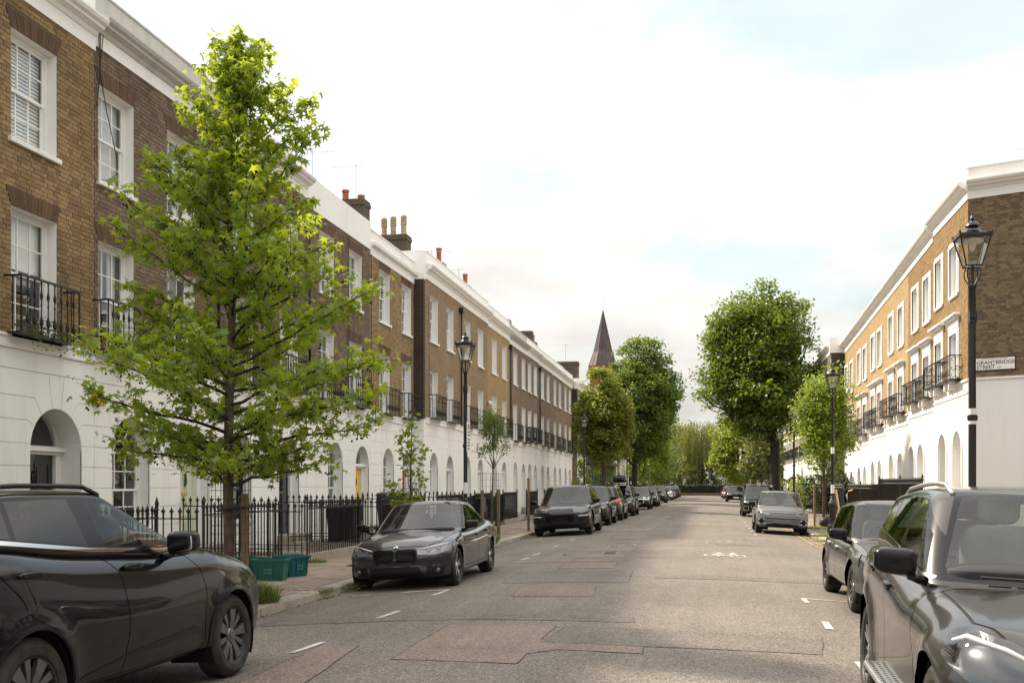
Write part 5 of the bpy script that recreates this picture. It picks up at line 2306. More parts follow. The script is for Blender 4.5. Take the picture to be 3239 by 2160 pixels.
def offset_poly(poly, d):
	A = sum(a[0] * b[1] - b[0] * a[1] for a, b in zip(poly, poly[1:] + poly[:1]))
	if A < 0:
		poly = poly[::-1]
	out = []
	n = len(poly)
	for i in range(n):
		p0, p1, p2 = Vector(poly[i - 1]), Vector(poly[i]), Vector(poly[(i + 1) % n])
		a, b = (p1 - p0).normalized(), (p2 - p1).normalized()
		na, nb = Vector((a.y, -a.x)), Vector((b.y, -b.x))
		m = na + nb
		if m.length < 1e-6:
			m = na
		m.normalize()
		k = d / max(.35, m.dot(na))
		out.append(tuple(p1 + m * k))
	return out


def rounded(poly, r, n=4):
	"""round the corners of a polygon"""
	out = []
	k = len(poly)
	for i in range(k):
		p0, p1, p2 = Vector(poly[i - 1]), Vector(poly[i]), Vector(poly[(i + 1) % k])
		a, b = (p0 - p1), (p2 - p1)
		ra = min(r, a.length * .45)
		rb = min(r, b.length * .45)
		s, e = p1 + a.normalized() * ra, p1 + b.normalized() * rb
		for j in range(n + 1):
			t = j / n
			out.append(tuple(s * (1 - t) ** 2 + p1 * 2 * t * (1 - t) + e * t ** 2))
	return out


PROJ = {
	'side': (Vector((1, 0, 0)), Vector((0, 0, 1))),
	'front': (Vector((0, 1, 0)), Vector((0, 0, 1))),
	'rear': (Vector((0, 1, 0)), Vector((0, 0, 1))),
	'top': (Vector((1, 0, 0)), Vector((0, 1, 0))),
	'corner': (Vector((-math.sin(R(38)), math.cos(R(38)), 0)), Vector((0, 0, 1))),
	'rcorner': (Vector((math.sin(R(38)), math.cos(R(38)), 0)), Vector((0, 0, 1))),
}


def sel_ok(kind, c, n, sg):
	if kind == 'side':
		return n.y * sg > .30
	if kind == 'front':
		return n.x > .12 and c.x > 0
	if kind == 'rear':
		return n.x < -.12 and c.x < 0
	if kind == 'top':
		return n.z > .30
	if kind == 'corner':
		return c.x > .5 and c.y * sg > .02 and (n.x > .05 or n.y * sg > .3) and n.z < .93
	if kind == 'rcorner':
		return c.x < -.5 and c.y * sg > .02 and (n.x < -.05 or n.y * sg > .3) and n.z < .93
	return True


def shell_cut(bm, lay, kind, poly, rid, sgn=0, clear=None):
	"""cut a polygon into the shell and give the faces inside it the region id. sgn 0: as drawn, else mirrored to that side"""
	e1, e2 = PROJ[kind]
	if kind != 'side' and sgn < 0:
		e1 = Vector((e1.x, -e1.y, e1.z))
		e2 = Vector((e2.x, -e2.y, e2.z))
	pl = [(Vector(p).dot(e1), Vector(p).dot(e2)) if len(p) == 3 else tuple(p) for p in poly]
	if len(poly[0]) == 3 and kind != 'side' and sgn < 0:
		pl = [(Vector((p[0], -p[1], p[2])).dot(e1), Vector((p[0], -p[1], p[2])).dot(e2)) for p in poly]
	lo = (min(p[0] for p in pl) - .16, min(p[1] for p in pl) - .16)
	hi = (max(p[0] for p in pl) + .16, max(p[1] for p in pl) + .16)
	cur = {}
	sg1 = sgn if sgn else 1
	msk = sgn and kind != 'side'
	for f in bm.faces:
		c = f.verts[0].co
		a, b = c.dot(e1), c.dot(e2)
		if lo[0] < a < hi[0] and lo[1] < b < hi[1]:
			c = f.calc_center_median()
			if sel_ok(kind, c, f.normal, sg1):
				if msk and c.y * sgn < -.02:
					continue
				A = [v.co.dot(e1) for v in f.verts]
				B = [v.co.dot(e2) for v in f.verts]
				cur[f] = (min(A), max(A), min(B), max(B))
	for p, q in zip(pl, pl[1:] + pl[:1]):
		d = (q[0] - p[0], q[1] - p[1])
		L = math.hypot(*d)
		if L < 1e-5:
			continue
		m = .004
		x0, x1, y0, y1 = min(p[0], q[0]) - m, max(p[0], q[0]) + m, min(p[1], q[1]) - m, max(p[1], q[1]) + m
		geom = set()
		for f, bb in cur.items():
			if bb[0] <= x1 and bb[1] >= x0 and bb[2] <= y1 and bb[3] >= y0:
				geom.add(f)
				geom.update(f.edges)
				geom.update(f.verts)
		if not geom:
			continue
		no = e1 * (d[1] / L) - e2 * (d[0] / L)
		co = e1 * p[0] + e2 * p[1]
		r = bmesh.ops.bisect_plane(bm, geom=list(geom), dist=1e-5, plane_co=co, plane_no=no)
		for g in r['geom']:
			if isinstance(g, bmesh.types.BMFace) and g.is_valid:
				A = [v.co.dot(e1) for v in g.verts]
				B = [v.co.dot(e2) for v in g.verts]
				cur[g] = (min(A), max(A), min(B), max(B))
	n = 0
	for g in cur:
		if g.is_valid:
			c = g.calc_center_median()
			if inpoly((c.dot(e1), c.dot(e2)), pl):
				if clear is None or g[lay] in clear:
					g[lay] = rid
					n += 1
	return n


WHEELS = {}


def wheel_parts(Rt, rr, w, style, face='satin_silver'):
	k = (Rt, rr, w, style, face)
	if k in WHEELS:
		return WHEELS[k]
	mb = MB()
	sh = Rt - rr
	prof = [(rr - .015, -w / 2 + .02), (rr + .012, -w / 2 + .004), (rr + sh * .45, -w / 2 - .004), (Rt - .035, -w / 2 + .006), (Rt - .010, -w / 2 + .030), (Rt - .002, -w / 2 + .055)]
	g = [-.30, -.10, .10, .30]
	for q in g:
		prof += [(Rt, w * (q - .05)), (Rt - .008, w * (q - .04)), (Rt - .008, w * (q + .03)), (Rt, w * (q + .04))]
	prof += [(Rt - .002, w / 2 - .055), (Rt - .010, w / 2 - .030), (Rt - .035, w / 2 - .006), (rr + sh * .50, w / 2 + .004), (rr + sh * .46, w / 2 + .001), (rr + .030, w / 2 + .002), (rr + .012, w / 2 - .004), (rr - .015, w / 2 - .02)]
	mb.lathe(prof, (0, 0, 0), 48, 'y', caps=False)
	tyre = mb.mesh('tyre', smooth=True)
	tyre.materials.append(MAT['tyre'])
	tyre.set_sharp_from_angle(angle=R(45))
	mb = MB()
	prof = [(rr - .03, -w / 2 + .02), (rr - .03, w / 2 - .055), (rr - .012, w / 2 - .02), (rr + .004, w / 2 - .006), (rr + .004, w / 2 - .014), (rr - .004, w / 2 - .04), (rr - .004, -w / 2 + .02)]
	mb.lathe(prof, (0, 0, 0), 40, 'y', caps=False)
	barrel = mb.mesh('barrel', smooth=True)
	barrel.materials.append(MAT['rim_barrel' if style != 'merc' else 'rim_barrel'])
	barrel.set_sharp_from_angle(angle=R(40))
	mb = MB()
	yo = w / 2 - .018

	def spoke(an, w0, w1, r0, r1, y0, y1, th=.03, skew=0.0):
		ca, sa = math.cos(an), math.sin(an)

		def P(r, s, y):
			return (r * ca - s * sa, y, r * sa + s * ca)
		a = [P(r0, -w0, y0), P(r0, w0, y0), P(r1, w1 + skew, y1), P(r1, -w1 + skew, y1)]
		b = [P(r0, -w0 * .9, y0 - th), P(r0, w0 * .9, y0 - th), P(r1, w1 + skew, y1 - th), P(r1, -w1 + skew, y1 - th)]
		mid = [P(lerp(r0, r1, .5), (-w0 - w1) * .5 * .9 + skew * .5, lerp(y0, y1, .5) + .006), P(lerp(r0, r1, .5), (w0 + w1) * .5 * .9 + skew * .5, lerp(y0, y1, .5) + .006)]
		mb.face([a[0], a[1], mid[1], mid[0]])
		mb.face([mid[0], mid[1], a[2], a[3]])
		bm_ = [P(lerp(r0, r1, .5), (-w0 - w1) * .5 * .9 + skew * .5, lerp(y0, y1, .5) - th), P(lerp(r0, r1, .5), (w0 + w1) * .5 * .9 + skew * .5, lerp(y0, y1, .5) - th)]
		mb.face([a[1], b[1], bm_[1], mid[1]])
		mb.face([mid[1], bm_[1], b[2], a[2]])
		mb.face([b[0], a[0], mid[0], bm_[0]])
		mb.face([bm_[0], mid[0], a[3], b[3]])
	if style == 'blade':
		for i in range(5):
			an = i * 2 * math.pi / 5 + .3
			spoke(an, .022, .052, .05, rr - .012, yo - .02, yo - .004)
			spoke(an + .50, .016, .030, .05, rr - .012, yo - .026, yo - .012, .02, .03)
	elif style == 'twin':
		for i in range(5):
			an = i * 2 * math.pi / 5 + .1
			spoke(an - .10, .016, .012, .05, rr - .008, yo - .02, yo - .004, skew=-.016)
			spoke(an + .10, .016, .012, .05, rr - .008, yo - .02, yo - .004, skew=.016)
	elif style == 'merc':
		for i in range(5):
			an = i * 2 * math.pi / 5
			spoke(an - .07, .014, .016, .05, rr - .006, yo - .02, yo - .002, skew=-.022)
			spoke(an + .07, .014, .016, .05, rr - .006, yo - .02, yo - .002, skew=.022)
			spoke(an + .63, .008, .010, .06, rr - .006, yo - .03, yo - .016)
	else:
		n = 10 if style == 'ten' else 7
		for i in range(n):
			an = i * 2 * math.pi / n
			spoke(an, .014, .018, .05, rr - .008, yo - .02, yo - .004)
	mb.lathe([(.0, yo - .05), (.062, yo - .05), (.066, yo - .02), (.058, yo - .010), (.034, yo - .008), (.032, yo - .002), (.0, yo - .001)], (0, 0, 0), 20, 'y')
	spokes = mb.mesh('spokes')
	spokes.materials.append(MAT[face])
	mb = MB()
	mb.lathe([(.05, -.01), (rr * .78, -.01), (rr * .78, .018), (.05, .018)], (0, 0, 0), 28, 'y')
	disc = mb.mesh('brake_disc')
	disc.materials.append(MAT['brake_disc'])
	WHEELS[k] = (tyre, barrel, spokes, disc)
	return WHEELS[k]


def faces_mesh(name, bm, faces, nl, off=0.0, mat=None, rim=0.0):
	vm = {}
	vs = []
	ns = []
	fl = []
	for f in faces:
		idx = []
		for v in f.verts:
			if v not in vm:
				vm[v] = len(vs)
				nn = v[nl].normalized()
				vs.append(v.co + nn * off)
				ns.append(nn)
			idx.append(vm[v])
		fl.append(idx)
	if rim:
		# closed edge: the border is carried inwards
		ec = {}
		for f in fl:
			for a, b in zip(f, f[1:] + f[:1]):
				k = (min(a, b), max(a, b))
				ec[k] = None if k in ec else (a, b)
		dup = {}
		for e in ec.values():
			if e is None:
				continue
			q = []
			for i in e:
				if i not in dup:
					dup[i] = len(vs)
					vs.append(vs[i] - ns[i] * rim)
					ns.append(ns[i])
				q.append(dup[i])
			fl.append([e[1], e[0], q[0], q[1]])
	me = bpy.data.meshes.new(name)
	me.from_pydata([tuple(v) for v in vs], [], fl)
	smooth_mesh(me)
	me.normals_split_custom_set_from_vertices([tuple(n) for n in ns])
	if mat:
		me.materials.append(MAT[mat])
	return me


def add_part(name, me, parent, loc=(0, 0, 0), rot=(0, 0, 0), scale=(1, 1, 1), label=None):
	o = bpy.data.objects.new(name, me)
	o.location = loc
	o.rotation_euler = rot
	o.scale = scale
	if label:
		o["label"] = label
	return link(o, parent)


def car(spec, loc, yaw, roll, label, group='parked cars along the street', name='parked_car'):
	S = dict(zb=.21, kf=.20, kr=.14, nx=34, ny=9, nz=9, rx=.075, ry=.16, rz=.34, flare=.02, paint='paint_black', glass='car_glass', rear_glass=None, rim='twin', rim_face='satin_silver', rr=.235, tw=.235,
			 arch=1.10, arch_trim=None, bonnet_bulge=.012, mirror='gloss_trim', interior=True, rails=None, seat='seat_grey', roof_paint=None, handle=None)
	S.update(spec)
	wb, fo = S['wb'], S['fo']
	xF = wb / 2 + fo
	xR = xF - S['L']
	hw = S['W'] / 2
	axF, axR = wb / 2, -wb / 2
	Rt = S['R']
	top = S['top']
	side = S.get('side', [(0, .94), (.12, .975), (.42, 1.0), (.66, .99), (.80, .978), (.92, .955), (1, .93)])
	nose = S.get('nose', [(0, .10), (.25, .0), (.5, .0), (.75, .02), (1, .10)])
	tail = S.get('tail', [(0, .16), (.25, .02), (.5, .0), (.75, .03), (1, .08)])
	plan = S.get('plan', [(xR, .90), (xR + .5, .965), (axR, .995), (0, 1.0), (axF, .99), (xF - .45, .955), (xF, .86)])
	zbt = [(xR, S['zb'] + .10), (xR + .35, S['zb'] + .03), (axR, S['zb']), (axF, S['zb']), (xF - .25, S['zb'] + .0), (xF, S['zb'] + .03)]
	rt = root(name, loc, label, 'car', group)
	rt.rotation_euler = (roll, 0, yaw)

	def bodymap(p):
		P, Q, V = p
		t, v = (P + 1) / 2, (V + 1) / 2
		q2 = abs(Q) ** 2.6
		x0 = xR + interp(v, tail) + S['kr'] * q2
		x1 = xF - interp(v, nose) - S['kf'] * q2
		# plan stays straight in the middle: the ends only bend near themselves
		x = lerp(xR, xF, t)
		e = .22
		if t > 1 - e:
			s = (t - (1 - e)) / e
			x = lerp(lerp(xR, xF, 1 - e), x1, s)
		elif t < e:
			s = 1 - t / e
			x = lerp(lerp(xR, xF, e), x0, s)
		za, zt = interp(x, zbt), interp(x, top)
		zt -= S.get('crown', .035) * Q * Q * (1 if x > S['gh'][0] else .6)
		if x > S['gh'][0] - .1:
			zt += S['bonnet_bulge'] * (1 - min(1, max(0, (abs(Q) - .48) / .14))) * min(1, (x - S['gh'][0] + .1) / .3)
		z = lerp(za, zt, v)
		y = Q * hw * interp(x, plan) * interp(v, side)
		if abs(Q) > .7:
			sm = (abs(Q) - .7) / .3
			for ax in (axF, axR):
				d = math.hypot(x - ax, z - Rt)
				k = 1 - min(1, max(0, (d - Rt * S['arch']) / (Rt * .42)))
				y += math.copysign(S['flare'] * k * k * (3 - 2 * k) * sm, Q)
			for (sx, sz, wx, wz, amt) in S.get('dents', ()):
				y += math.copysign(amt * sm * math.exp(-((x - sx) / wx) ** 2 - ((z - sz) / wz) ** 2), Q)
		return (x, y, z)
	xwb, xwt, xrt, xrb = S['gh']
	gw0, gw1 = S.get('ghw', (.93, .74))
	roof = S['roof']
	gsag = S.get('gsag', .0)

	def ghmap(p):
		P, Q, V = p
		t, v = (P + 1) / 2, (V + 1) / 2
		q2 = abs(Q) ** 2.4
		w1 = lerp(xwb, xwt, v ** .92) - S.get('wk', .20) * q2
		w0 = lerp(xrb, xrt, v ** .9) + S.get('rk', .12) * q2
		x = lerp(w0, w1, t)
		zbase = interp(x, top) - .07
		zr = interp(x, roof) - S.get('rcrown', .045) * Q * Q
		z = lerp(zbase, zr, v)
		pf = interp(x, S.get('ghplan', [(xrb, .90), (xrb + .7, .98), (0, 1), (xwt, 1), (xwb, .965)]))
		y = Q * hw * pf * lerp(gw0, gw1, v ** 1.15)
		return (x, y, z)

	def shell(mp, n, r):
		pts, fs = rcube(*n, *r)
		bm = bmesh.new()
		vs = [bm.verts.new(mp(p)) for p in pts]
		for f in fs:
			bm.faces.new([vs[i] for i in f])
		bm.normal_update()
		nl = bm.verts.layers.float_vector.new('nrm')
		for v in bm.verts:
			v[nl] = v.normal
		lay = bm.faces.layers.int.new('reg')
		return bm, nl, lay
	body, bnl, bl = shell(bodymap, (S['nx'], S['ny'], S['nz']), (S['rx'], S['ry'], S['rz']))
	green, gnl, gl = shell(ghmap, (max(10, S['nx'] // 2), S['ny'], S['nz']), S.get('grr', (.10, .15, .22)))
	regs = {}
	inners = {}
	rid = [1]

	def region(shellname, kind, poly, nm, mat, mirror=True, seam=0.0, off=0.0, clear=None, rim=0.0, sub=None, inner=None):
		bm, lay = (body, bl) if shellname == 'body' else (green, gl)
		for sg in ((1, -1) if mirror else (0,)):
			if seam:
				pl = [(Vector(p).dot(PROJ[kind][0]), Vector(p).dot(PROJ[kind][1])) if len(p) == 3 else p for p in poly]
				r0 = rid[0]
				rid[0] += 1
				shell_cut(bm, lay, kind, offset_poly(pl, seam / 2), r0, sg, clear)
				regs[r0] = ('seam', 'seam', shellname, -.004, 0, None)
				r1 = rid[0]
				rid[0] += 1
				shell_cut(bm, lay, kind, offset_poly(pl, -seam / 2), r1, sg, {r0})
				regs[r1] = (nm, mat, shellname, off, rim, sub)
			else:
				r0 = rid[0]
				rid[0] += 1
				shell_cut(bm, lay, kind, poly, r0, sg, clear)
				regs[r0] = (nm, mat, shellname, off, rim, sub)
				if inner:
					inners[r0] = inner
	# wheel openings
	Ra = Rt * S['arch']
	for ax in (axF, axR):
		circ = [(ax + Ra * math.cos(R(a)), Rt + .01 + Ra * math.sin(R(a))) for a in range(0, 360, 12)]
		if S['arch_trim']:
			big = [(ax + (Ra + S.get('trim_w', .06)) * math.cos(R(a)), Rt + .01 + (Ra + S.get('trim_w', .06)) * math.sin(R(a))) for a in range(0, 360, 12)]
			region('body', 'side', big, 'arch_trim', S['arch_trim'], off=.008, rim=.02)
		region('body', 'side', circ, 'OPEN', None)
	for r in S['regions']:
		region(*r[:5], **(r[5] if len(r) > 5 else {}))
	# the deck under the glass
	region('body', 'top', [(xwb - .10, -hw * .80), (xwb - .10, hw * .80), (xrb + .15, hw * .80), (xrb + .15, -hw * .80)], 'cabin_deck', 'cabin_dark', mirror=False, clear={0})
	objs = {}
	for bm, nl, lay, sn in ((body, bnl, bl, 'body'), (green, gnl, gl, 'cabin')):
		groups = {}
		for f in bm.faces:
			groups.setdefault(f[lay], []).append(f)
		for r, fs in groups.items():
			if r == 0:
				nm, mat, off, rim, sub = sn, S['paint'] if sn == 'body' or not S['roof_paint'] else S['roof_paint'], 0, 0, None
				if sn == 'body':
					fs = [f for f in fs]
			else:
				nm, mat, _, off, rim, sub = regs[r]
				if nm == 'OPEN':
					continue
			if mat == 'PAINT':
				mat = S['paint']
			me = faces_mesh(nm, bm, fs, nl, off, mat, rim)
			par = rt
			if sub and sub in objs:
				par = objs[sub]
			o = add_part(nm if nm != 'cabin' else 'roof_shell', me, par)
			objs.setdefault(nm, o)
			if r in inners:
				im, dep = inners[r]
				add_part('reflector', faces_mesh('reflector', bm, fs, nl, -dep, im, -dep), o)
	body.free()
	green.free()
	# wheels, wells
	tyre, barrel, spokes, disc = wheel_parts(Rt, S['rr'], S['tw'], S['rim'], S['rim_face'])
	for ax in (axF, axR):
		for sg in (1, -1):
			yw = sg * (hw * .985 - S['tw'] / 2 - .006)
			wo = add_part('wheel', tyre, rt, (ax, yw, Rt), (0, random.uniform(0, 6), 0 if sg > 0 else math.pi))
			for nm, me in (('rim', barrel), ('spokes', spokes), ('brake_disc', disc)):
				add_part(nm, me, wo)
			mb = MB()
			rw = Ra + .012
			yo, yi = sg * hw * .955, sg * (hw - .44)
			a = [(ax + rw * math.cos(R(q)), Rt + .01 + rw * math.sin(R(q))) for q in range(-32, 213, 15)]
			for p, q in zip(a, a[1:]):
				mb.face([(p[0], yo, p[1]), (q[0], yo, q[1]), (q[0], yi, q[1]), (p[0], yi, p[1])])
			mb.face([(p[0], yi, p[1]) for p in a])
			add_part('wheel_arch', mb.mesh('wheel_arch'), rt).data.materials.append(MAT['seam'])
	# mirrors
	if S.get('mirror_at'):
		mx, my, mz = S['mirror_at']
		dm = S.get('mirror_dim', (.13, .22, .15))
		for sg in (1, -1):
			def shp(p, sg=sg):
				x, y, z = p
				k = (y * sg + dm[1] / 2) / dm[1]
				return (x * lerp(1.1, .75, k) + .02 * k * -1, y, z * lerp(1.0, .82, k) + .012 * k)
			mo = add_part('mirror', rbox_mesh('mirror', dm, .55, 4, shp, S['mirror']), rt, (mx, sg * my, mz))
			mb = MB()
			mb.tube([(-.01, -sg * dm[1] * .35, -dm[2] * .42), (-.03, -sg * (dm[1] * .5 + .07), -dm[2] * .62)], [.026, .032], 8)
			add_part('mirror_arm', mb.mesh('mirror_arm', smooth=True), mo).data.materials.append(MAT['gloss_trim'])
			me = rbox_mesh('mirror_glass', (.012, dm[1] * .82, dm[2] * .74), .5, 2, None, 'chrome')
			add_part('mirror_glass', me, mo, (-dm[0] * .44, 0, 0))
	# handles
	for (hx, hz) in S.get('handles', ()):
		for sg in (1, -1):
			me = rbox_mesh('door_handle', (.25, .05, .045), .6, 3, lambda p: (p[0], p[1], p[2] * (1 - .35 * (p[0] / .125) ** 2)), S['handle'] or 'gloss_trim')
			cup = rbox_mesh('handle_recess', (.13, .02, .075), .7, 3, None, 'seam')
			yy = hw * interp((hz - S['zb']) / (interp(hx, top) - S['zb']), side) * interp(hx, plan)
			ho = add_part('door_handle', me, rt, (hx, sg * (yy + .012), hz))
			add_part('handle_recess', cup, ho, (.0, -sg * .014, -.012))
	# rails
	if S['rails']:
		ra, rb, ry_, rmat = S['rails']
		for sg in (1, -1):
			mb = MB()
			n = 9
			pts = []
			for i in range(n + 1):
				x = lerp(ra, rb, i / n)
				lift = .035 if 0 < i < n else -.012
				pts.append((x, sg * ry_, interp(x, roof) - .045 * (ry_ / hw) ** 2 + lift - .02))
			mb.tube(pts, .017, 8)
			add_part('roof_rail', mb.mesh('roof_rail', smooth=True), rt).data.materials.append(MAT[rmat])
	if S['interior']:
		zc = interp(0, top)
		for sx in (.18, -.75):
			for sy in (-.36, .36):
				def sh(p):
					return (p[0] - .18 * (p[2] + .3) * .6, p[1] * (1 - .12 * max(0, p[2])), p[2])
				st = add_part('seat', rbox_mesh('seat', (.16, .46, .52), .45, 3, sh, S['seat']), rt, (sx, sy, zc + .02))
				add_part('headrest', rbox_mesh('headrest', (.10, .25, .19), .6, 3, None, S['seat']), st, (-.13, 0, .36))
		mb = MB()
		sw = [(.0 + .02 * math.sin(a), .185 * math.cos(a), .185 * math.sin(a)) for a in [i * 2 * math.pi / 24 for i in range(25)]]
		mb.tube(sw, .017, 6, caps=False)
		mb.tube([(0, -.18, 0), (-.02, 0, 0), (0, .18, 0)], .02, 5)
		so = add_part('steering_wheel', mb.mesh('steering_wheel', smooth=True), rt, (xwb - .72, S.get('wheel_y', -.36), zc + .03), (0, R(-22), 0))
		so.data.materials.append(MAT['cabin_dark'])
		add_part('dashboard', rbox_mesh('dashboard', (.5, hw * 1.5, .14), .6, 3, None, 'cabin_dark'), rt, (xwb - .42, 0, zc - .02))
		add_part('rear_view_mirror', rbox_mesh('rear_view_mirror', (.03, .22, .06), .6, 2, None, 'cabin_dark'), rt, (xwt + .02, 0, interp(xwt, roof) - .13))
	S['axes'] = (axF, axR, xF, xR, hw)
	return rt, S


def lamp_unit(rt, x, y, z, r, yawdir=(1, 0, 0), name='projector_lens', parent=None):
	mb = MB()
	mb.lathe([(r, -.03), (r, 0), (r * .86, .006), (r * .80, -.006), (r * .6, .012), (r * .3, .020), (.0, .022)], (0, 0, 0), 16, 'x')
	o = add_part(name, mb.mesh(name, smooth=True), parent or rt, (x, y, z))
	o.data.materials.append(MAT['lamp_bowl'])
	return o
def rect(y0, y1, z0, z1):
	return [(y0, z0), (y1, z0), (y1, z1), (y0, z1)]


# ------------------------------------------------------------------ black crossover, left foreground
KIA = dict(L=4.515, W=1.865, H=1.645, wb=2.68, fo=.91, R=.36, paint='paint_black', rim='blade', rim_face='dark_alloy', rr=.245, tw=.235, arch=1.10, arch_trim='gloss_trim', trim_w=.055, zb=.265,
		   nx=52, ny=12, nz=16, flare=.028, rear_glass='privacy_glass',
		   top=[(-2.265, 1.22), (-1.74, 1.345), (-.9, 1.255), (-.5, 1.225), (.4, 1.175), (1.0, 1.165), (1.2, 1.15), (1.7, 1.06), (1.9, .985), (2.05, .88), (2.25, .74)],
		   side=[(0, .93), (.06, .965), (.14, .955), (.32, .972), (.52, .995), (.64, 1.0), (.78, .985), (.90, .955), (1, .92)],
		   dents=[(-.15, .68, .85, .17, -.022), (0, .42, 1.0, .06, .012), (-1.6, 1.14, .6, .10, .012)],
		   gh=(1.20, -.08, -1.80, -2.16), ghw=(.925, .745), roof=[(-2.2, 1.60), (-1.75, 1.655), (-1.1, 1.70), (-.5, 1.695), (-.08, 1.67), (1.2, 1.60)],
		   mirror_at=(.32, 1.05, 1.225), mirror_dim=(.17, .25, .185), handles=[(-.19, 1.085), (-1.34, 1.115)], rails=(-.22, -1.82, .66, 'gloss_trim'), crown=.03, wheel_y=-.38,
		   regions=[
			   ('green', 'side', [(.98, 1.178), (.60, 1.33), (.19, 1.485), (-.12, 1.585), (-.55, 1.632), (-1.4, 1.615), (-1.62, 1.56), (-1.86, 1.375), (-1.34, 1.318), (-.6, 1.238), (.3, 1.185)], 'window_surround', 'gloss_trim'),
			   ('green', 'side', [(.98, 1.160), (.98, 1.182), (.3, 1.192), (-.6, 1.246), (-1.34, 1.326), (-1.95, 1.392), (-1.95, 1.362), (-1.34, 1.298), (-.6, 1.220), (.3, 1.166)], 'belt_trim', 'chrome', dict(off=.004, rim=.01)),
			   ('green', 'side', [(.37, 1.200), (.43, 1.372), (-.03, 1.535), (-.20, 1.575), (-.50, 1.592), (-.40, 1.250)], 'side_window', 'car_glass'),
			   ('green', 'side', [(.43, 1.197), (.475, 1.355), (.72, 1.245), (.80, 1.19)], 'quarter_light', 'car_glass'),
			   ('green', 'side', [(-.61, 1.262), (-.67, 1.598), (-1.305, 1.588), (-1.335, 1.340)], 'side_window', 'privacy_glass'),
			   ('green', 'side', [(-1.385, 1.348), (-1.36, 1.583), (-1.50, 1.568), (-1.72, 1.388)], 'quarter_light', 'privacy_glass'),
			   ('green', 'front', [(-.74, 1.19), (.74, 1.19), (.56, 1.60), (-.56, 1.60)], 'windscreen', 'car_glass', dict(mirror=False)),
			   ('green', 'rear', [(-.66, 1.35), (.66, 1.35), (.5, 1.58), (-.5, 1.58)], 'rear_window', 'privacy_glass', dict(mirror=False)),
			   ('body', 'side', [(.60, 1.17), (.79, .99), (.85, .80), (.84, .42), (.80, .325), (-.36, .325), (-.30, .55), (-.32, .81), (-.36, 1.06), (-.55, 1.24)], 'door', 'PAINT', dict(seam=.011)),
			   ('body', 'side', [(-.55, 1.24), (-.36, 1.06), (-.32, .81), (-.30, .55), (-.36, .325), (-.88, .325), (-.95, .56), (-1.15, .74), (-1.36, .84), (-1.45, .98), (-1.61, 1.12), (-1.76, 1.33)], 'door', 'PAINT', dict(seam=.011)),
			   ('body', 'side', [(.97, .265), (.93, .325), (-.93, .325), (-.97, .265)], 'sill_trim', 'gloss_trim'),
			   ('body', 'side', [(.82, .46), (.70, .535), (-.25, .465), (-.82, .385), (-.88, .36), (-.3, .435)], 'door_crease', 'gloss_trim', dict(off=.003)),
			   ('body', 'top', [(1.12, -.80), (1.12, .80), (1.85, .76), (2.08, .5), (2.12, 0), (2.08, -.5), (1.85, -.76)], 'bonnet', 'PAINT', dict(mirror=False, seam=.012)),
			   ('body', 'corner', [(2.2, .42, .62), (2.2, .42, .80), (1.74, .93, .84), (1.80, .93, .60)], 'headlight', 'lamp_dark'),
		   ])
kz = rz(-5.0)
kia, ks = car(KIA, (-5.03, 7.29, .0), R(90 - 1.4), R(3.0) * -1, 'glossy black crossover parked at the left edge, facing away', group='parked cars along the street')
kia.location = (-5.03, 7.28, .5 * (rz(-4.15) + rz(-5.85)))
# roof fin and small emblem
add_part('aerial_fin', rbox_mesh('aerial_fin', (.14, .03, .06), .5, 3, lambda p: (p[0] - .05 * (p[2] + .03) / .06, p[1], p[2]), 'gloss_trim'), kia, (-1.55, 0, 1.70))

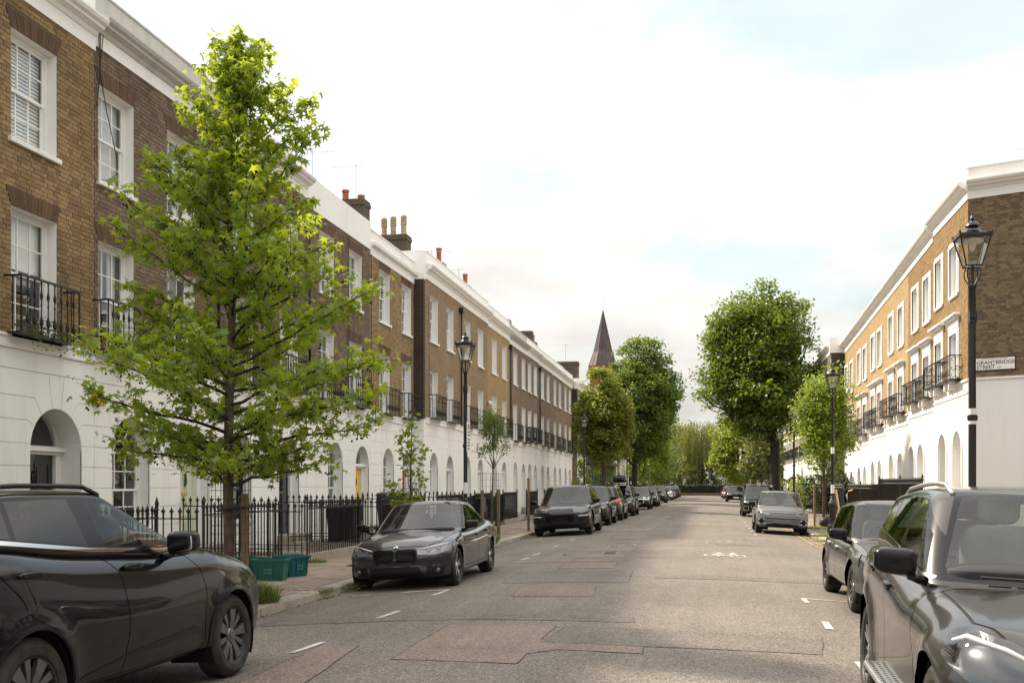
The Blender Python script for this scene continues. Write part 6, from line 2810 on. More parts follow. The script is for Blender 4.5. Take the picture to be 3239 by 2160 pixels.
# ------------------------------------------------------------------ grey saloon
BMW = dict(L=4.63, W=1.81, H=1.43, wb=2.81, fo=.78, R=.327, zb=.175, paint='paint_graphite', rim='twin', rim_face='satin_silver', rr=.238, tw=.235, arch=1.075, nx=48, ny=14, nz=16, flare=.02,
		   top=[(-2.445, .92), (-2.3, 1.0), (-1.9, 1.02), (-1.2, .98), (-.3, .93), (.6, .915), (.95, .915), (1.3, .885), (1.75, .82), (2.05, .735), (2.185, .665)],
		   side=[(0, .93), (.08, .97), (.20, .965), (.45, .985), (.68, 1.0), (.74, .992), (.84, .975), (.93, .945), (1, .90)],
		   nose=[(0, .08), (.2, .0), (.42, .02), (.62, .0), (.85, .05), (1, .13)], kf=.34, bonnet_bulge=.016,
		   gh=(1.0, .12, -1.05, -1.98), ghw=(.915, .70), roof=[(-1.98, 1.30), (-1.05, 1.385), (-.3, 1.43), (.12, 1.425), (1, 1.40)], wk=.24, rk=.22,
		   mirror_at=(.72, .99, .99), mirror_dim=(.13, .23, .15), handles=[(-.15, .80), (-1.05, .84)], handle='gloss_trim', crown=.05,
		   regions=[
			   ('green', 'side', [(.88, .945), (.20, 1.315), (-.15, 1.365), (-.65, 1.355), (-1.15, 1.26), (-1.50, 1.09), (-1.58, .998), (-.4, .96)], 'window_surround', 'gloss_trim'),
			   ('green', 'side', [(.72, .970), (.18, 1.285), (-.14, 1.335), (-.20, .975)], 'side_window', 'car_glass'),
			   ('green', 'side', [(-.28, .978), (-.23, 1.335), (-.66, 1.325), (-1.0, 1.25), (-1.10, .995)], 'side_window', 'car_glass'),
			   ('green', 'side', [(-1.15, 1.0), (-1.06, 1.23), (-1.16, 1.20), (-1.42, 1.06), (-1.46, 1.01)], 'quarter_light', 'car_glass'),
			   ('green', 'front', [(-.75, .94), (.75, .94), (.555, 1.375), (-.555, 1.375)], 'windscreen', 'car_glass', dict(mirror=False)),
			   ('green', 'rear', [(-.62, 1.06), (.62, 1.06), (.5, 1.34), (-.5, 1.34)], 'rear_window', 'car_glass', dict(mirror=False)),
			   ('body', 'side', [(.86, .93), (.93, .60), (.90, .30), (-.22, .30), (-.26, .60), (-.20, .94)], 'door', 'PAINT', dict(seam=.011)),
			   ('body', 'side', [(-.20, .94), (-.26, .60), (-.22, .30), (-.88, .30), (-.98, .52), (-1.16, .70), (-1.20, .99)], 'door', 'PAINT', dict(seam=.011)),
			   ('body', 'top', [(.96, -.76), (.96, .76), (1.75, .70), (1.98, .50), (2.06, .2), (2.06, -.2), (1.98, -.50), (1.75, -.70)], 'bonnet', 'PAINT', dict(mirror=False, seam=.012)),
			   ('body', 'front', rounded([(.025, .465), (.315, .465), (.375, .515), (.365, .635), (.32, .668), (.025, .668)], .025, 3), 'grille_surround', 'gloss_trim', dict(off=.012, rim=.03)),
			   ('body', 'front', rounded([(.045, .482), (.305, .482), (.355, .525), (.345, .622), (.31, .651), (.045, .651)], .02, 3), 'grille', 'seam'),
			   ('body', 'corner', [(2.10, .36, .575), (2.08, .36, .675), (1.70, .80, .745), (1.52, .87, .745), (1.62, .87, .645), (1.95, .60, .565)], 'headlight', 'lens_glass', dict(inner=('lamp_bowl', .045))),
			   ('body', 'front', rounded([(-.46, .235), (-.40, .20), (.40, .20), (.46, .235), (.38, .385), (-.38, .385)], .03, 3), 'lower_grille', 'seam', dict(mirror=False)),
			   ('body', 'corner', rounded([(2.1, .50, .255), (1.95, .78, .245), (1.90, .80, .36), (2.08, .52, .39)], .02, 3), 'side_intake', 'seam'),
			   ('body', 'rcorner', [(-2.35, .45, .78), (-2.35, .45, .90), (-2.05, .88, .92), (-2.0, .90, .78)], 'tail_light', 'lamp_red'),
		   ])
bmw, bs = car(BMW, (-4.99, 18.43, 0), R(-90 + .6), R(3.0), 'dark grey saloon with twin black grilles, facing the camera by the kerb')
bmw.location.z = .5 * (rz(-4.1) + rz(-5.85))
for sg in (1, -1):
	mb = MB()
	for i in range(8):
		y = lerp(.07, .335, i / 7)
		mb.box((2.125, sg * y - .006, .50), (2.155, sg * y + .006, .632))
	add_part('grille_slats', mb.mesh('grille_slats'), bmw).data.materials.append(MAT['gloss_trim'])
	for (yy, xx) in ((.52, 2.03), (.66, 1.93)):
		lamp_unit(bmw, xx - .05, sg * yy, .640, .046)
	mb = MB()
	mb.tube([(2.08, sg * .40, .655), (1.96, sg * .56, .688), (1.80, sg * .72, .72), (1.62, sg * .83, .735)], [.008, .011, .011, .006], 6)
	add_part('headlight_strip', mb.mesh('headlight_strip', smooth=True), bmw).data.materials.append(MAT['lamp_drl'])
	lamp_unit(bmw, 2.0, sg * .67, .31, .040, name='fog_light')
mb = MB()
mb.box((2.145, -.26, .385), (2.165, .26, .475))
add_part('blank_plate', mb.mesh('blank_plate'), bmw).data.materials.append(MAT['blank_plate'])


def roundel(par, x, z, r, tilt):
	mb = MB()
	mb.lathe([(r, -.004), (r, .005), (r * .80, .008), (r * .78, .005)], (0, 0, 0), 20, 'x')
	o = add_part('badge', mb.mesh('badge'), par, (x, 0, z), (0, tilt, 0))
	o.data.materials.append(MAT['chrome'])
	mb = MB()
	for k, m in enumerate(('w', 'b', 'w', 'b')):
		pass
	for k in range(4):
		a0 = k * math.pi / 2
		mb.mat_i = k % 2
		mb.face([(.0095, 0, 0)] + [(.0095, r * .72 * math.cos(a0 + j * math.pi / 10), r * .72 * math.sin(a0 + j * math.pi / 10)) for j in range(6)])
	me = mb.mesh('badge_quarters', recalc=False)
	me.materials.append(MAT['lamp_drl'])
	me.materials.append(MAT['badge_blue'])
	me.polygons.foreach_set('material_index', mb.mi)
	add_part('badge_quarters', me, o)


roundel(bmw, 2.085, .705, .041, R(-52))
# wipers
mb = MB()
mb.tube([(1.0, .5, .945), (.93, 0, .955)], .008, 5)
add_part('wiper', mb.mesh('wiper'), bmw).data.materials.append(MAT['car_trim'])


# ------------------------------------------------------------------ generic builders for the rows
def suv(L=4.6, W=1.88, H=1.66, wb=2.7, fo=.9, Rr=.365, paint='paint_black', fl=1.0, lo=False, front='suv', glass='car_glass', **kw):
	xF = wb / 2 + fo
	xR = xF - L
	b = .62 * H          # belt
	xwb, xwt, xrt, xrb = xF - 1.22, xF - 2.0, xR + .45, xR + .10
	s = dict(L=L, W=W, H=H, wb=wb, fo=fo, R=Rr, zb=.235, paint=paint, arch=1.09, arch_trim='gloss_trim' if front != 'plain' else None, trim_w=.04, nx=30, ny=9, nz=10, flare=.03, rr=Rr * .68, rim='seven', glass=glass,
			 top=[(xR, b - .06), (xR + .5, b + .04), (0, b), (xwb, b), (xwb + .35, b - .03), (xF - .35, b - .11), (xF - .08, b - .20), (xF, b - .28)],
			 gh=(xwb, xwt, xrt, xrb), ghw=(.92, .73), roof=[(xrb, H - .10), (xrt, H - .06), (-.2, H), (xwt, H - .015), (xwb, H - .06)], mirror_at=(xwb - .22, W / 2 + .10, b + .07), mirror_dim=(.14, .24, .17),
			 handles=[(-.1, b - .14), (-1.0, b - .12)])
	zt = H - .075
	g0 = b + .03
	s['regions'] = [
		('green', 'side', [(xwb - .15, g0 - .01), (xwt - .03, zt), (xrt + .05, zt - .03), (xrb + .22, g0 + .15), (xrb + .2, g0 + .03)], 'window_surround', 'gloss_trim'),
		('green', 'side', [(xwb - .36, g0 + .015), (xwt - .02, zt - .03), (-.12, zt - .025), (-.10, g0 + .02)], 'side_window', glass),
		('green', 'side', [(-.20, g0 + .02), (-.21, zt - .025), (-1.0, zt - .03), (-1.06, g0 + .03)], 'side_window', 'privacy_glass'),
		('green', 'side', [(-1.12, g0 + .03), (-1.08, zt - .035), (xrt + .1, zt - .06), (xrb + .34, g0 + .07)], 'quarter_light', 'privacy_glass'),
		('green', 'front', [(-W * .405, g0 + .005), (W * .405, g0 + .005), (W * .31, H - .055), (-W * .31, H - .055)], 'windscreen', glass, dict(mirror=False)),
		('green', 'rear', [(-W * .34, g0 + .07), (W * .34, g0 + .07), (W * .28, H - .12), (-W * .28, H - .12)], 'rear_window', 'privacy_glass', dict(mirror=False)),
		('body', 'side', [(xwb - .16, b), (xwb - .12, .6), (xwb - .16, .29), (-.16, .29), (-.15, b + .02)], 'door', 'PAINT', dict(seam=.012)),
		('body', 'side', [(-.15, b + .02), (-.16, .29), (-.84, .29), (-.95, .58), (-1.20, .80), (-1.2, b + .03)], 'door', 'PAINT', dict(seam=.012)),
		('body', 'top', [(xwb - .02, -W * .42), (xwb - .02, W * .42), (xF - .35, W * .40), (xF - .14, W * .25), (xF - .14, -W * .25), (xF - .35, -W * .40)], 'bonnet', 'PAINT', dict(mirror=False, seam=.012)),
		('body', 'rcorner', [(xR + .05, W * .30, b - .22), (xR + .05, W * .30, b - .04), (xR + .45, W * .48, b - .02), (xR + .45, W * .48, b - .26)], 'tail_light', 'lamp_red'),
	]
	if front == 'suv':
		s['regions'] += [
			('body', 'corner', [(xF - .08, W * .27, b - .34), (xF - .08, W * .27, b - .22), (xF - .55, W * .47, b - .14), (xF - .50, W * .47, b - .30)], 'headlight', 'lamp_bowl', dict(off=-.01)),
			('body', 'front', rounded([(-W * .25, b - .52), (W * .25, b - .52), (W * .28, b - .40), (W * .25, b - .25), (-W * .25, b - .25), (-W * .28, b - .40)], .03, 2), 'grille', 'seam', dict(mirror=False)),
			('body', 'front', [(-W * .40, .30), (W * .40, .30), (W * .37, .42), (-W * .37, .42)], 'lower_grille', 'seam', dict(mirror=False)),
		]
	s.update(kw)
	s.setdefault('interior', False)
	return s


def recolour(src, paint, old, label):
	"""another car of the same build in another colour"""
	r = src.copy()
	col.objects.link(r)
	r['label'] = label
	for ch in src.children:
		c = ch.copy()
		if c.data and c.data.materials and c.data.materials[0] == MAT[old]:
			c.data = c.data.copy()
			c.data.materials[0] = MAT[paint]
		col.objects.link(c)
		c.parent = r
		for g in ch.children:
			d = g.copy()
			col.objects.link(d)
			d.parent = c
	return r


def place(spec, xc, y_front_axle, facing, label, side, **kw):
	"""facing -1: nose to the camera, +1: nose away. side 'W' or 'E'"""
	roll = (R(3.0) if side == 'W' else R(-2.8)) * (1 if facing < 0 else -1)
	yc = y_front_axle + (spec['wb'] / 2 if facing < 0 else -spec['wb'] / 2)
	o, S = car(spec, (xc, yc, 0), R(-90 if facing < 0 else 90) + R(kw.get('yaw', 0)), roll, label)
	o.location.z = .5 * (rz(xc - spec['W'] / 2 + .1) + rz(xc + spec['W'] / 2 - .1))
	return o, S


# ------------------------------------------------------------------ black sports off-roader, facing the camera
CAY = suv(4.93, 1.983, 1.69, 2.895, .93, .39, 'paint_black', front='none', nx=40, ny=14, nz=14, rim='ten', rim_face='dark_alloy', interior=True, bonnet_bulge=.02, kf=.26, rails=(-.1, -1.7, .66, 'satin_silver'), arch_trim=None)
xF = 2.895 / 2 + .93
CAY['regions'] += [
	('body', 'corner', rounded([(xF - .10, .46, .78), (xF - .16, .48, .93), (xF - .40, .80, .97), (xF - .62, .93, .95), (xF - .5, .96, .80), (xF - .25, .75, .76)], .03, 2), 'headlight', 'lens_glass', dict(inner=('lamp_dark', .045))),
	('body', 'front', rounded([(-.50, .46), (.50, .46), (.53, .60), (.50, .73), (-.50, .73), (-.53, .60)], .03, 2), 'grille', 'seam', dict(mirror=False)),
	('body', 'corner', rounded([(xF - .05, .60, .46), (xF - .05, .60, .68), (xF - .32, .93, .68), (xF - .32, .93, .47)], .03, 2), 'side_intake', 'seam'),
	('body', 'front', rounded([(-.56, .27), (.56, .27), (.44, .42), (-.44, .42)], .03, 2), 'lower_grille', 'seam', dict(mirror=False)),
]
cay, cs = place(CAY, -4.79, 35.1, -1, 'glossy black off-roader with wide black grille, facing the camera', 'W')
mb = MB()
for z in (.50, .545, .59, .635, .68):
	mb.box((xF - .03, -.48, z), (xF + .002, .48, z + .016))
add_part('grille_slats', mb.mesh('grille_slats'), cay).data.materials.append(MAT['gloss_trim'])
for sg in (1, -1):
	mb = MB()
	mb.tube([(xF - .04, sg * .62, .655), (xF - .12, sg * .78, .66), (xF - .26, sg * .91, .665)], .012, 5)
	add_part('lamp_bar', mb.mesh('lamp_bar'), cay).data.materials.append(MAT['lamp_drl'])
	for q in (.66, .80):
		lamp_unit(cay, xF - .31 - (q - .66) * .7, sg * q, .862, .045)
mb = MB()
mb.box((xF - .01, -.27, .42), (xF + .012, .27, .53))
add_part('blank_plate', mb.mesh('blank_plate'), cay).data.materials.append(MAT['seam'])
mb = MB()
mb.prism([(-.025, 0), (0, -.045), (.025, 0), (.025, .04), (-.025, .04)], 0, .006)
mb.v = [(p[1], p[0], p[2]) for p in mb.v]
o = add_part('badge', mb.mesh('badge'), cay, (xF - .22, 0, .862), (0, R(-62), 0))
o.data.materials.append(MAT['brass'])

# ------------------------------------------------------------------ the row behind it
place(suv(4.37, 1.90, 1.65, 2.68, .87, .37, 'paint_black', rim='ten', nx=30), -4.86, 43.0, -1, 'black off-roader with thin front lamps, second in the west row after the sports one', 'W')
o, S = place(suv(4.7, 1.89, 1.66, 2.82, .88, .37, 'paint_brown', rim='ten', rails=(-.05, -1.9, .66, 'satin_silver')), -4.82, 51.7, 1, 'dark brown off-roader parked tail to the camera, red lamp lit by daylight', 'W')
o4, S4 = place(suv(4.68, 1.89, 1.65, 2.82, .9, .37, 'paint_black', rim='ten', rails=(-.05, -1.9, .66, 'satin_silver')), -4.72, 55.6, -1, 'black off-roader under the roof box', 'W')
rb = root('roof_box', (o4.location.x, o4.location.y, o4.location.z + 1.70), 'black roof box carried on the fourth car of the west row', 'roof box')
me = rbox_mesh('shell', (2.0, .84, .40), .55, 6, lambda p: (p[0], p[1] * (1 - .18 * (p[0] / 1.0) ** 2), p[2] * (1 - .25 * max(0, p[0]))), 'gloss_trim')
add_part('shell', me, rb, (0, -.1, .30), (R(3), 0, R(-90)))
mb = MB()
for dy in (-.5, .5):
	mb.box((-.68, dy - .03, .0), (.68, dy + .03, .03))
	for sx in (-.6, .6):
		mb.box((sx - .04, dy - .04, -.08), (sx + .04, dy + .04, .0))
add_part('roof_bar', mb.mesh('roof_bar'), rb).data.materials.append(MAT['car_trim'])

MINI = suv(4.3, 1.82, 1.557, 2.67, .78, .345, 'paint_navy', front='none', rails=(-.05, -1.7, .64, 'satin_silver'), rim='ten')
mx = 2.67 / 2 + .78
MINI['regions'] += [
	('body', 'corner', rounded([(mx - .10, .50, .66), (mx - .12, .52, .86), (mx - .42, .82, .88), (mx - .44, .84, .70), (mx - .25, .70, .62)], .07, 4), 'headlight', 'lamp_drl', dict(off=.006)),
	('body', 'front', rounded([(-.45, .44), (.45, .44), (.52, .56), (.46, .72), (-.46, .72), (-.52, .56)], .05, 3), 'grille_surround', 'chrome', dict(mirror=False, off=.008, rim=.02)),
	('body', 'front', rounded([(-.43, .46), (.43, .46), (.49, .56), (.44, .70), (-.44, .70), (-.49, .56)], .05, 3), 'grille', 'seam', dict(mirror=False)),
	('body', 'front', [(-.7, .27), (.7, .27), (.66, .38), (-.66, .38)], 'lower_grille', 'seam', dict(mirror=False)),
]
mini, _ = place(MINI, -4.66, 70.5, -1, 'navy compact crossover with round lamps and chrome grille ring', 'W')
for sg in (1, -1):
	lamp_unit(mini, mx - .22, sg * .66, .755, .085, name='headlight_lens')
plain('plate_grey', (0.45, 0.45, 0.43), 0.5)
mb = MB()
mb.box((mx - .01, -.26, .36), (mx + .015, .26, .46))
add_part('number_plate', mb.mesh('number_plate'), mini).data.materials.append(MAT['plate_grey'])

FARC = {}


def far_car(p, x, y, f, lab, side, hh):
	k = hh > 1.55
	if k not in FARC:
		FARC[k] = (place(suv(4.4 if k else 4.2, 1.80, 1.60 if k else 1.48, 2.6, .83, .33, p, nx=20, ny=7, nz=7), x, y, f, lab, side)[0], p)
		return FARC[k][0]
	src, p0 = FARC[k]
	r = recolour(src, p, p0, lab)
	r.location = (x, y + (1.3 if f < 0 else -1.3), .5 * (rz(x - .8) + rz(x + .8)))
	r.rotation_euler = ((R(3.0) if side == 'W' else R(-2.8)) * (1 if f < 0 else -1), 0, R(-90 if f < 0 else 90))
	return r


for (y, p, lab, f, hh) in ((78.8, 'paint_brown', 'dark brown car behind the navy compact crossover', -1, 1.62), (84.2, 'paint_white', 'white car half hidden behind the dark brown one, west row', 1, 1.5), (94.6, 'paint_black', 'black crossover standing alone ahead of the white hatchbacks', -1, 1.56),
						   (111.5, 'paint_white', 'white hatchback facing the camera far along the west row', -1, 1.48), (117.5, 'paint_white', 'second white hatchback just behind the first, far west row', -1, 1.5), (123.5, 'paint_graphite', 'grey car beyond the far white hatchbacks', -1, 1.46),
						   (129.5, 'paint_black', 'small black car near the end of the west row', -1, 1.46), (135.5, 'paint_red', 'small red car near the end of the west row', -1, 1.46), (141.0, 'paint_green', 'bright green car, last of the west row', -1, 1.52)):
	far_car(p, -4.52 if f < 0 else -4.85, y, f, lab, 'W', hh)

# ------------------------------------------------------------------ silver retro hatchback, facing the camera, east row
R5 = suv(3.92, 1.774, 1.498, 2.54, .76, .335, 'paint_satin_grey', front='none', nx=36, ny=14, nz=14, rim='ten', rim_face='dark_alloy', interior=True, bonnet_bulge=.006, kf=.13, arch_trim=None, flare=.035, crown=.03, mirror='gloss_trim', seat='seat_light')
x5 = 2.54 / 2 + .76
R5['top'] = [(x5 - 3.92, .92), (x5 - 3.5, .98), (0, .955), (x5 - 1.15, .955), (x5 - .6, .92), (x5 - .2, .845), (x5, .74)]
R5['nose'] = [(0, .09), (.15, .0), (.3, .03), (.5, .0), (.72, .02), (1, .07)]
R5['regions'] += [
	('body', 'corner', [(x5 - .08, .43, .665), (x5 - .10, .43, .755), (x5 - .22, .52, .80), (x5 - .42, .78, .79), (x5 - .38, .80, .70)], 'headlight', 'lens_glass', dict(inner=('lamp_bowl', .04))),
	('body', 'front', [(-.56, .285), (.56, .285), (.52, .375), (-.52, .375)], 'lower_grille', 'seam', dict(mirror=False)),
	('body', 'front', [(-.64, .555), (-.60, .535), (.60, .535), (.64, .555), (.62, .568), (-.62, .568)], 'bumper_slot', 'seam', dict(mirror=False)),
	('body', 'front', [(-.44, .722), (.44, .722), (.44, .738), (-.44, .738)], 'nose_line', 'seam', dict(mirror=False)),
	('body', 'corner', rounded([(x5 - .05, .62, .36), (x5 - .05, .62, .53), (x5 - .22, .82, .53), (x5 - .22, .82, .36)], .02, 2), 'daylight_lamp', 'seam'),
	('body', 'front', [(-.80, .15), (.80, .15), (.70, .235), (.3, .26), (-.3, .26), (-.70, .235)], 'splitter', 'satin_silver', dict(mirror=False)),
]
r5, _ = place(R5, 2.48, 37.5, -1, 'matt silver retro hatchback with diamond badge, facing the camera on the east side', 'E')
mb = MB()
d0 = [(0, -.085), (.055, 0), (0, .085), (-.055, 0)]
d1 = [(p[0] * .62, p[1] * .62) for p in d0]
for i in range(4):
	j = (i + 1) % 4
	mb.prism([d0[i], d0[j], d1[j], d1[i]], 0, .012)
d2 = [(p[0] * .34, p[1] * .34) for p in d0]
mb.v = [(p[1], p[0], p[2]) for p in mb.v]
add_part('badge', mb.mesh('badge'), r5, (x5 - .012, 0, .705)).data.materials.append(MAT['chrome'])
mb = MB()
mb.box((x5 - .01, -.36, .405), (x5 + .006, .30, .51))
add_part('blank_plate', mb.mesh('blank_plate'), r5).data.materials.append(MAT['paint_satin_grey'])
for sg in (1, -1):
	mb = MB()
	c = (x5 - .085, sg * .70, .445)
	for (dy, dz) in ((-1, -1), (-1, 1), (1, -1), (1, 1)):
		mb.box((c[0] - dy * sg * sg * .0 - .02 + (-.05 if dy > 0 else .03), c[1] + sg * (dy * .075 - .022), c[2] + dz * .07 - .008), (c[0] + .01 + (-.05 if dy > 0 else .03), c[1] + sg * (dy * .075 + .022), c[2] + dz * .07 + .008))
		mb.box((c[0] - .02 + (-.055 if dy > 0 else .035), c[1] + sg * dy * .09 - .007, c[2] + dz * .055 - .022), (c[0] + .01 + (-.055 if dy > 0 else .035), c[1] + sg * dy * .09 + .007, c[2] + dz * .055 + .022))
	add_part('lamp_corners', mb.mesh('lamp_corners'), r5).data.materials.append(MAT['lamp_drl'])
	for q in (.54, .66):
		lamp_unit(r5, x5 - .22 - (q - .54) * .8, sg * q, .735, .036)
mb = MB()
mb.tube([(x5 - 1.13, .55, .985), (x5 - 1.08, .05, .985)], .009, 5)
mb.tube([(x5 - 1.13, -.05, .985), (x5 - 1.08, -.55, .985)], .009, 5)
add_part('wiper', mb.mesh('wiper'), r5).data.materials.append(MAT['car_trim'])

AUD = suv(4.68, 1.893, 1.66, 2.82, .89, .37, 'paint_black', front='none', interior=False, rim='ten', arch_trim=None)
xa = 2.82 / 2 + .89
AUD['regions'] += [
	('body', 'front', rounded([(-.36, .37), (.36, .37), (.50, .52), (.47, .77), (-.47, .77), (-.50, .52)], .03, 2), 'grille_surround', 'chrome', dict(mirror=False, off=.010, rim=.02)),
	('body', 'front', rounded([(-.34, .39), (.34, .39), (.475, .52), (.45, .75), (-.45, .75), (-.475, .52)], .03, 2), 'grille', 'seam', dict(mirror=False)),
	('body', 'corner', [(xa - .10, .50, .72), (xa - .14, .50, .82), (xa - .55, .90, .90), (xa - .5, .92, .77)], 'headlight', 'lamp_bowl', dict(off=-.008)),
	('body', 'corner', rounded([(xa - .08, .60, .34), (xa - .08, .60, .58), (xa - .30, .84, .58), (xa - .28, .86, .36)], .03, 2), 'intake_surround', 'satin_silver', dict(off=.006, rim=.02)),
	('body', 'corner', rounded([(xa - .09, .625, .365), (xa - .09, .625, .555), (xa - .28, .815, .555), (xa - .26, .835, .385)], .03, 2), 'side_intake', 'seam'),
]
aud, _ = place(AUD, 2.66, 56.6, -1, 'black off-roader with silver roof bars behind the silver hatchback', 'E')
mb = MB()
for dx in (.0, -.85):
	mb.box((dx - .04, -.70, 1.705), (dx + .04, .70, 1.735))
	for sg in (1, -1):
		mb.box((dx - .04, sg * .64 - .05, 1.62), (dx + .04, sg * .64 + .05, 1.705))
add_part('roof_bar', mb.mesh('roof_bar'), aud).data.materials.append(MAT['satin_silver'])
mac, _ = place(suv(4.7, 1.92, 1.62, 2.8, .9, .38, 'paint_black', rim='ten'), 2.62, 103.0, -1, 'black off-roader with visible number plate, third in the east row', 'E')
mb = MB()
mb.box((2.29, -.26, .40), (2.33, .26, .51))
add_part('number_plate', mb.mesh('number_plate'), mac).data.materials.append(MAT['plate_white'])
far_car('paint_sage', 2.55, 124.0, -1, 'pale sage hatchback behind the far black off-roader, east row', 'E', 1.5)
far_car('paint_red', 2.5, 134.0, -1, 'red car, farthest of the east row', 'E', 1.45)

# ------------------------------------------------------------------ dusty dark grey hatchback on the right
GRY = suv(4.46, 1.83, 1.50, 2.73, .86, .335, 'paint_grey_dusty', front='suv', nx=44, ny=12, nz=14, interior=True, glass='car_glass_dusty', rim='ten', rim_face='dark_alloy', flare=.03, arch_trim=None, handle='satin_silver')
gry, _ = place(GRY, 2.73, 14.55, -1, 'dusty dark grey hatchback behind the large black off-roader on the right', 'E', yaw=.8)

# ------------------------------------------------------------------ dusty black off-roader, right foreground
GLE = suv(4.82, 1.935, 1.79, 2.915, .87, .385, 'paint_black_dusty', front='none', nx=60, ny=18, nz=18, interior=True, glass='car_glass_dusty', rim='merc', rim_face='satin_silver', rr=.275, tw=.265, flare=.035, arch_trim=None, bonnet_bulge=.022, kf=.40, handle='gloss_trim', seat='seat_light', wheel_y=-.40)
xg = 2.915 / 2 + .87
GLE['top'] = [(xg - 4.82, 1.16), (-1.9, 1.27), (-1.3, 1.275), (-.63, 1.235), (0, 1.165), (.57, 1.10), (.80, 1.105), (1.2, 1.085), (1.75, 1.03), (2.1, .93), (xg - .06, .80), (xg, .70)]
GLE['gh'] = (.80, .16, xg - 4.35, xg - 4.70)
GLE['ghw'] = (.915, .745)
GLE['roof'] = [(xg - 4.7, 1.60), (xg - 4.35, 1.64), (-.6, 1.70), (.16, 1.675), (.85, 1.63)]
GLE['nose'] = [(0, .10), (.2, .0), (.45, .0), (.7, .05), (1, .16)]
GLE['handles'] = [(-.30, 1.00), (-1.15, 1.06)]
GLE['mirror_at'] = (.56, 1.035, 1.205)
GLE['mirror_dim'] = (.16, .24, .175)
GLE['rails'] = (.02, -1.9, .63, 'satin_silver')
GLE['wheel_y'] = -.40
GLE['side'] = [(0, .93), (.08, .965), (.3, .975), (.55, .985), (.70, 1.0), (.78, .99), (.88, .965), (.95, .935), (1, .90)]
GLE['regions'] = [
	('green', 'side', [(.60, 1.115), (.30, 1.36), (-.10, 1.60), (-.5, 1.640), (-1.3, 1.63), (-2.0, 1.55), (-2.15, 1.36), (-1.3, 1.295), (-.6, 1.245), (0, 1.18)], 'window_surround', 'gloss_trim'),
	('green', 'side', [(.50, 1.112), (.50, 1.134), (0, 1.188), (-.6, 1.256), (-1.3, 1.302), (-2.1, 1.325), (-2.1, 1.300), (-1.3, 1.276), (-.6, 1.230), (0, 1.162)], 'belt_trim', 'chrome', dict(off=.004, rim=.01)),
	('green', 'side', [(.40, 1.165), (.22, 1.375), (-.16, 1.575), (-.44, 1.60), (-.40, 1.245)], 'side_window', 'car_glass_dusty'),
	('green', 'side', [(-.52, 1.26), (-.56, 1.605), (-1.25, 1.595), (-1.28, 1.315)], 'side_window', 'car_glass_dusty'),
	('green', 'side', [(-1.35, 1.318), (-1.32, 1.59), (-1.90, 1.53), (-2.02, 1.34)], 'quarter_light', 'privacy_glass'),
	('green', 'front', [(-.79, 1.11), (.79, 1.11), (.615, 1.645), (-.615, 1.645)], 'windscreen_edge', 'gloss_trim', dict(mirror=False)),
	('green', 'front', rounded([(-.745, 1.15), (.745, 1.15), (.585, 1.62), (-.585, 1.62)], .05, 3), 'windscreen', 'car_glass_dusty', dict(mirror=False)),
	('green', 'rear', [(-.66, 1.33), (.66, 1.33), (.54, 1.57), (-.54, 1.57)], 'rear_window', 'car_glass_dusty', dict(mirror=False)),
	('body', 'side', [(.62, 1.10), (.74, .95), (.80, .75), (.86, .42), (.82, .31), (-.40, .31), (-.42, .75), (-.44, 1.21)], 'door', 'PAINT', dict(seam=.012)),
	('body', 'side', [(-.44, 1.21), (-.42, .75), (-.40, .31), (-.90, .31), (-1.02, .60), (-1.28, .84), (-1.38, 1.27)], 'door', 'PAINT', dict(seam=.012)),
	('body', 'top', [(.78, -.80), (.78, .80), (1.65, .80), (1.95, .68), (xg - .13, .30), (xg - .13, -.30), (1.95, -.68), (1.65, -.80)], 'bonnet', 'PAINT', dict(mirror=False, seam=.014)),
	('body', 'corner', rounded([(xg - .16, .40, .72), (xg - .20, .42, .84), (xg - .42, .70, .955), (xg - .62, .86, .985), (xg - .72, .93, .945), (xg - .66, .95, .84), (xg - .40, .85, .74), (xg - .22, .62, .68)], .03, 3), 'headlight', 'lens_glass', dict(inner=('lamp_dark', .07))),
	('body', 'front', rounded([(-.40, .50), (.40, .50), (.46, .62), (.38, .82), (-.38, .82), (-.46, .62)], .04, 3), 'grille_surround', 'chrome', dict(mirror=False, off=.01, rim=.02)),
	('body', 'front', rounded([(-.37, .53), (.37, .53), (.43, .62), (.355, .79), (-.355, .79), (-.43, .62)], .04, 3), 'grille', 'seam', dict(mirror=False)),
	('body', 'corner', rounded([(xg - .1, .55, .34), (xg - .1, .55, .50), (xg - .35, .86, .50), (xg - .33, .88, .36)], .03, 2), 'side_intake', 'seam'),
	('body', 'rcorner', [(xg - 4.75, .55, .90), (xg - 4.75, .55, 1.05), (xg - 4.35, .93, 1.08), (xg - 4.35, .93, .86)], 'tail_light', 'lamp_red'),
]
gle, gs = car(GLE, (2.10, 7.12, 0), R(-90 - 1.9), R(-2.6), 'large dusty black off-roader at the right edge, nose to the camera, silver side step')
gle.location.z = .5 * (rz(1.2) + rz(3.0))

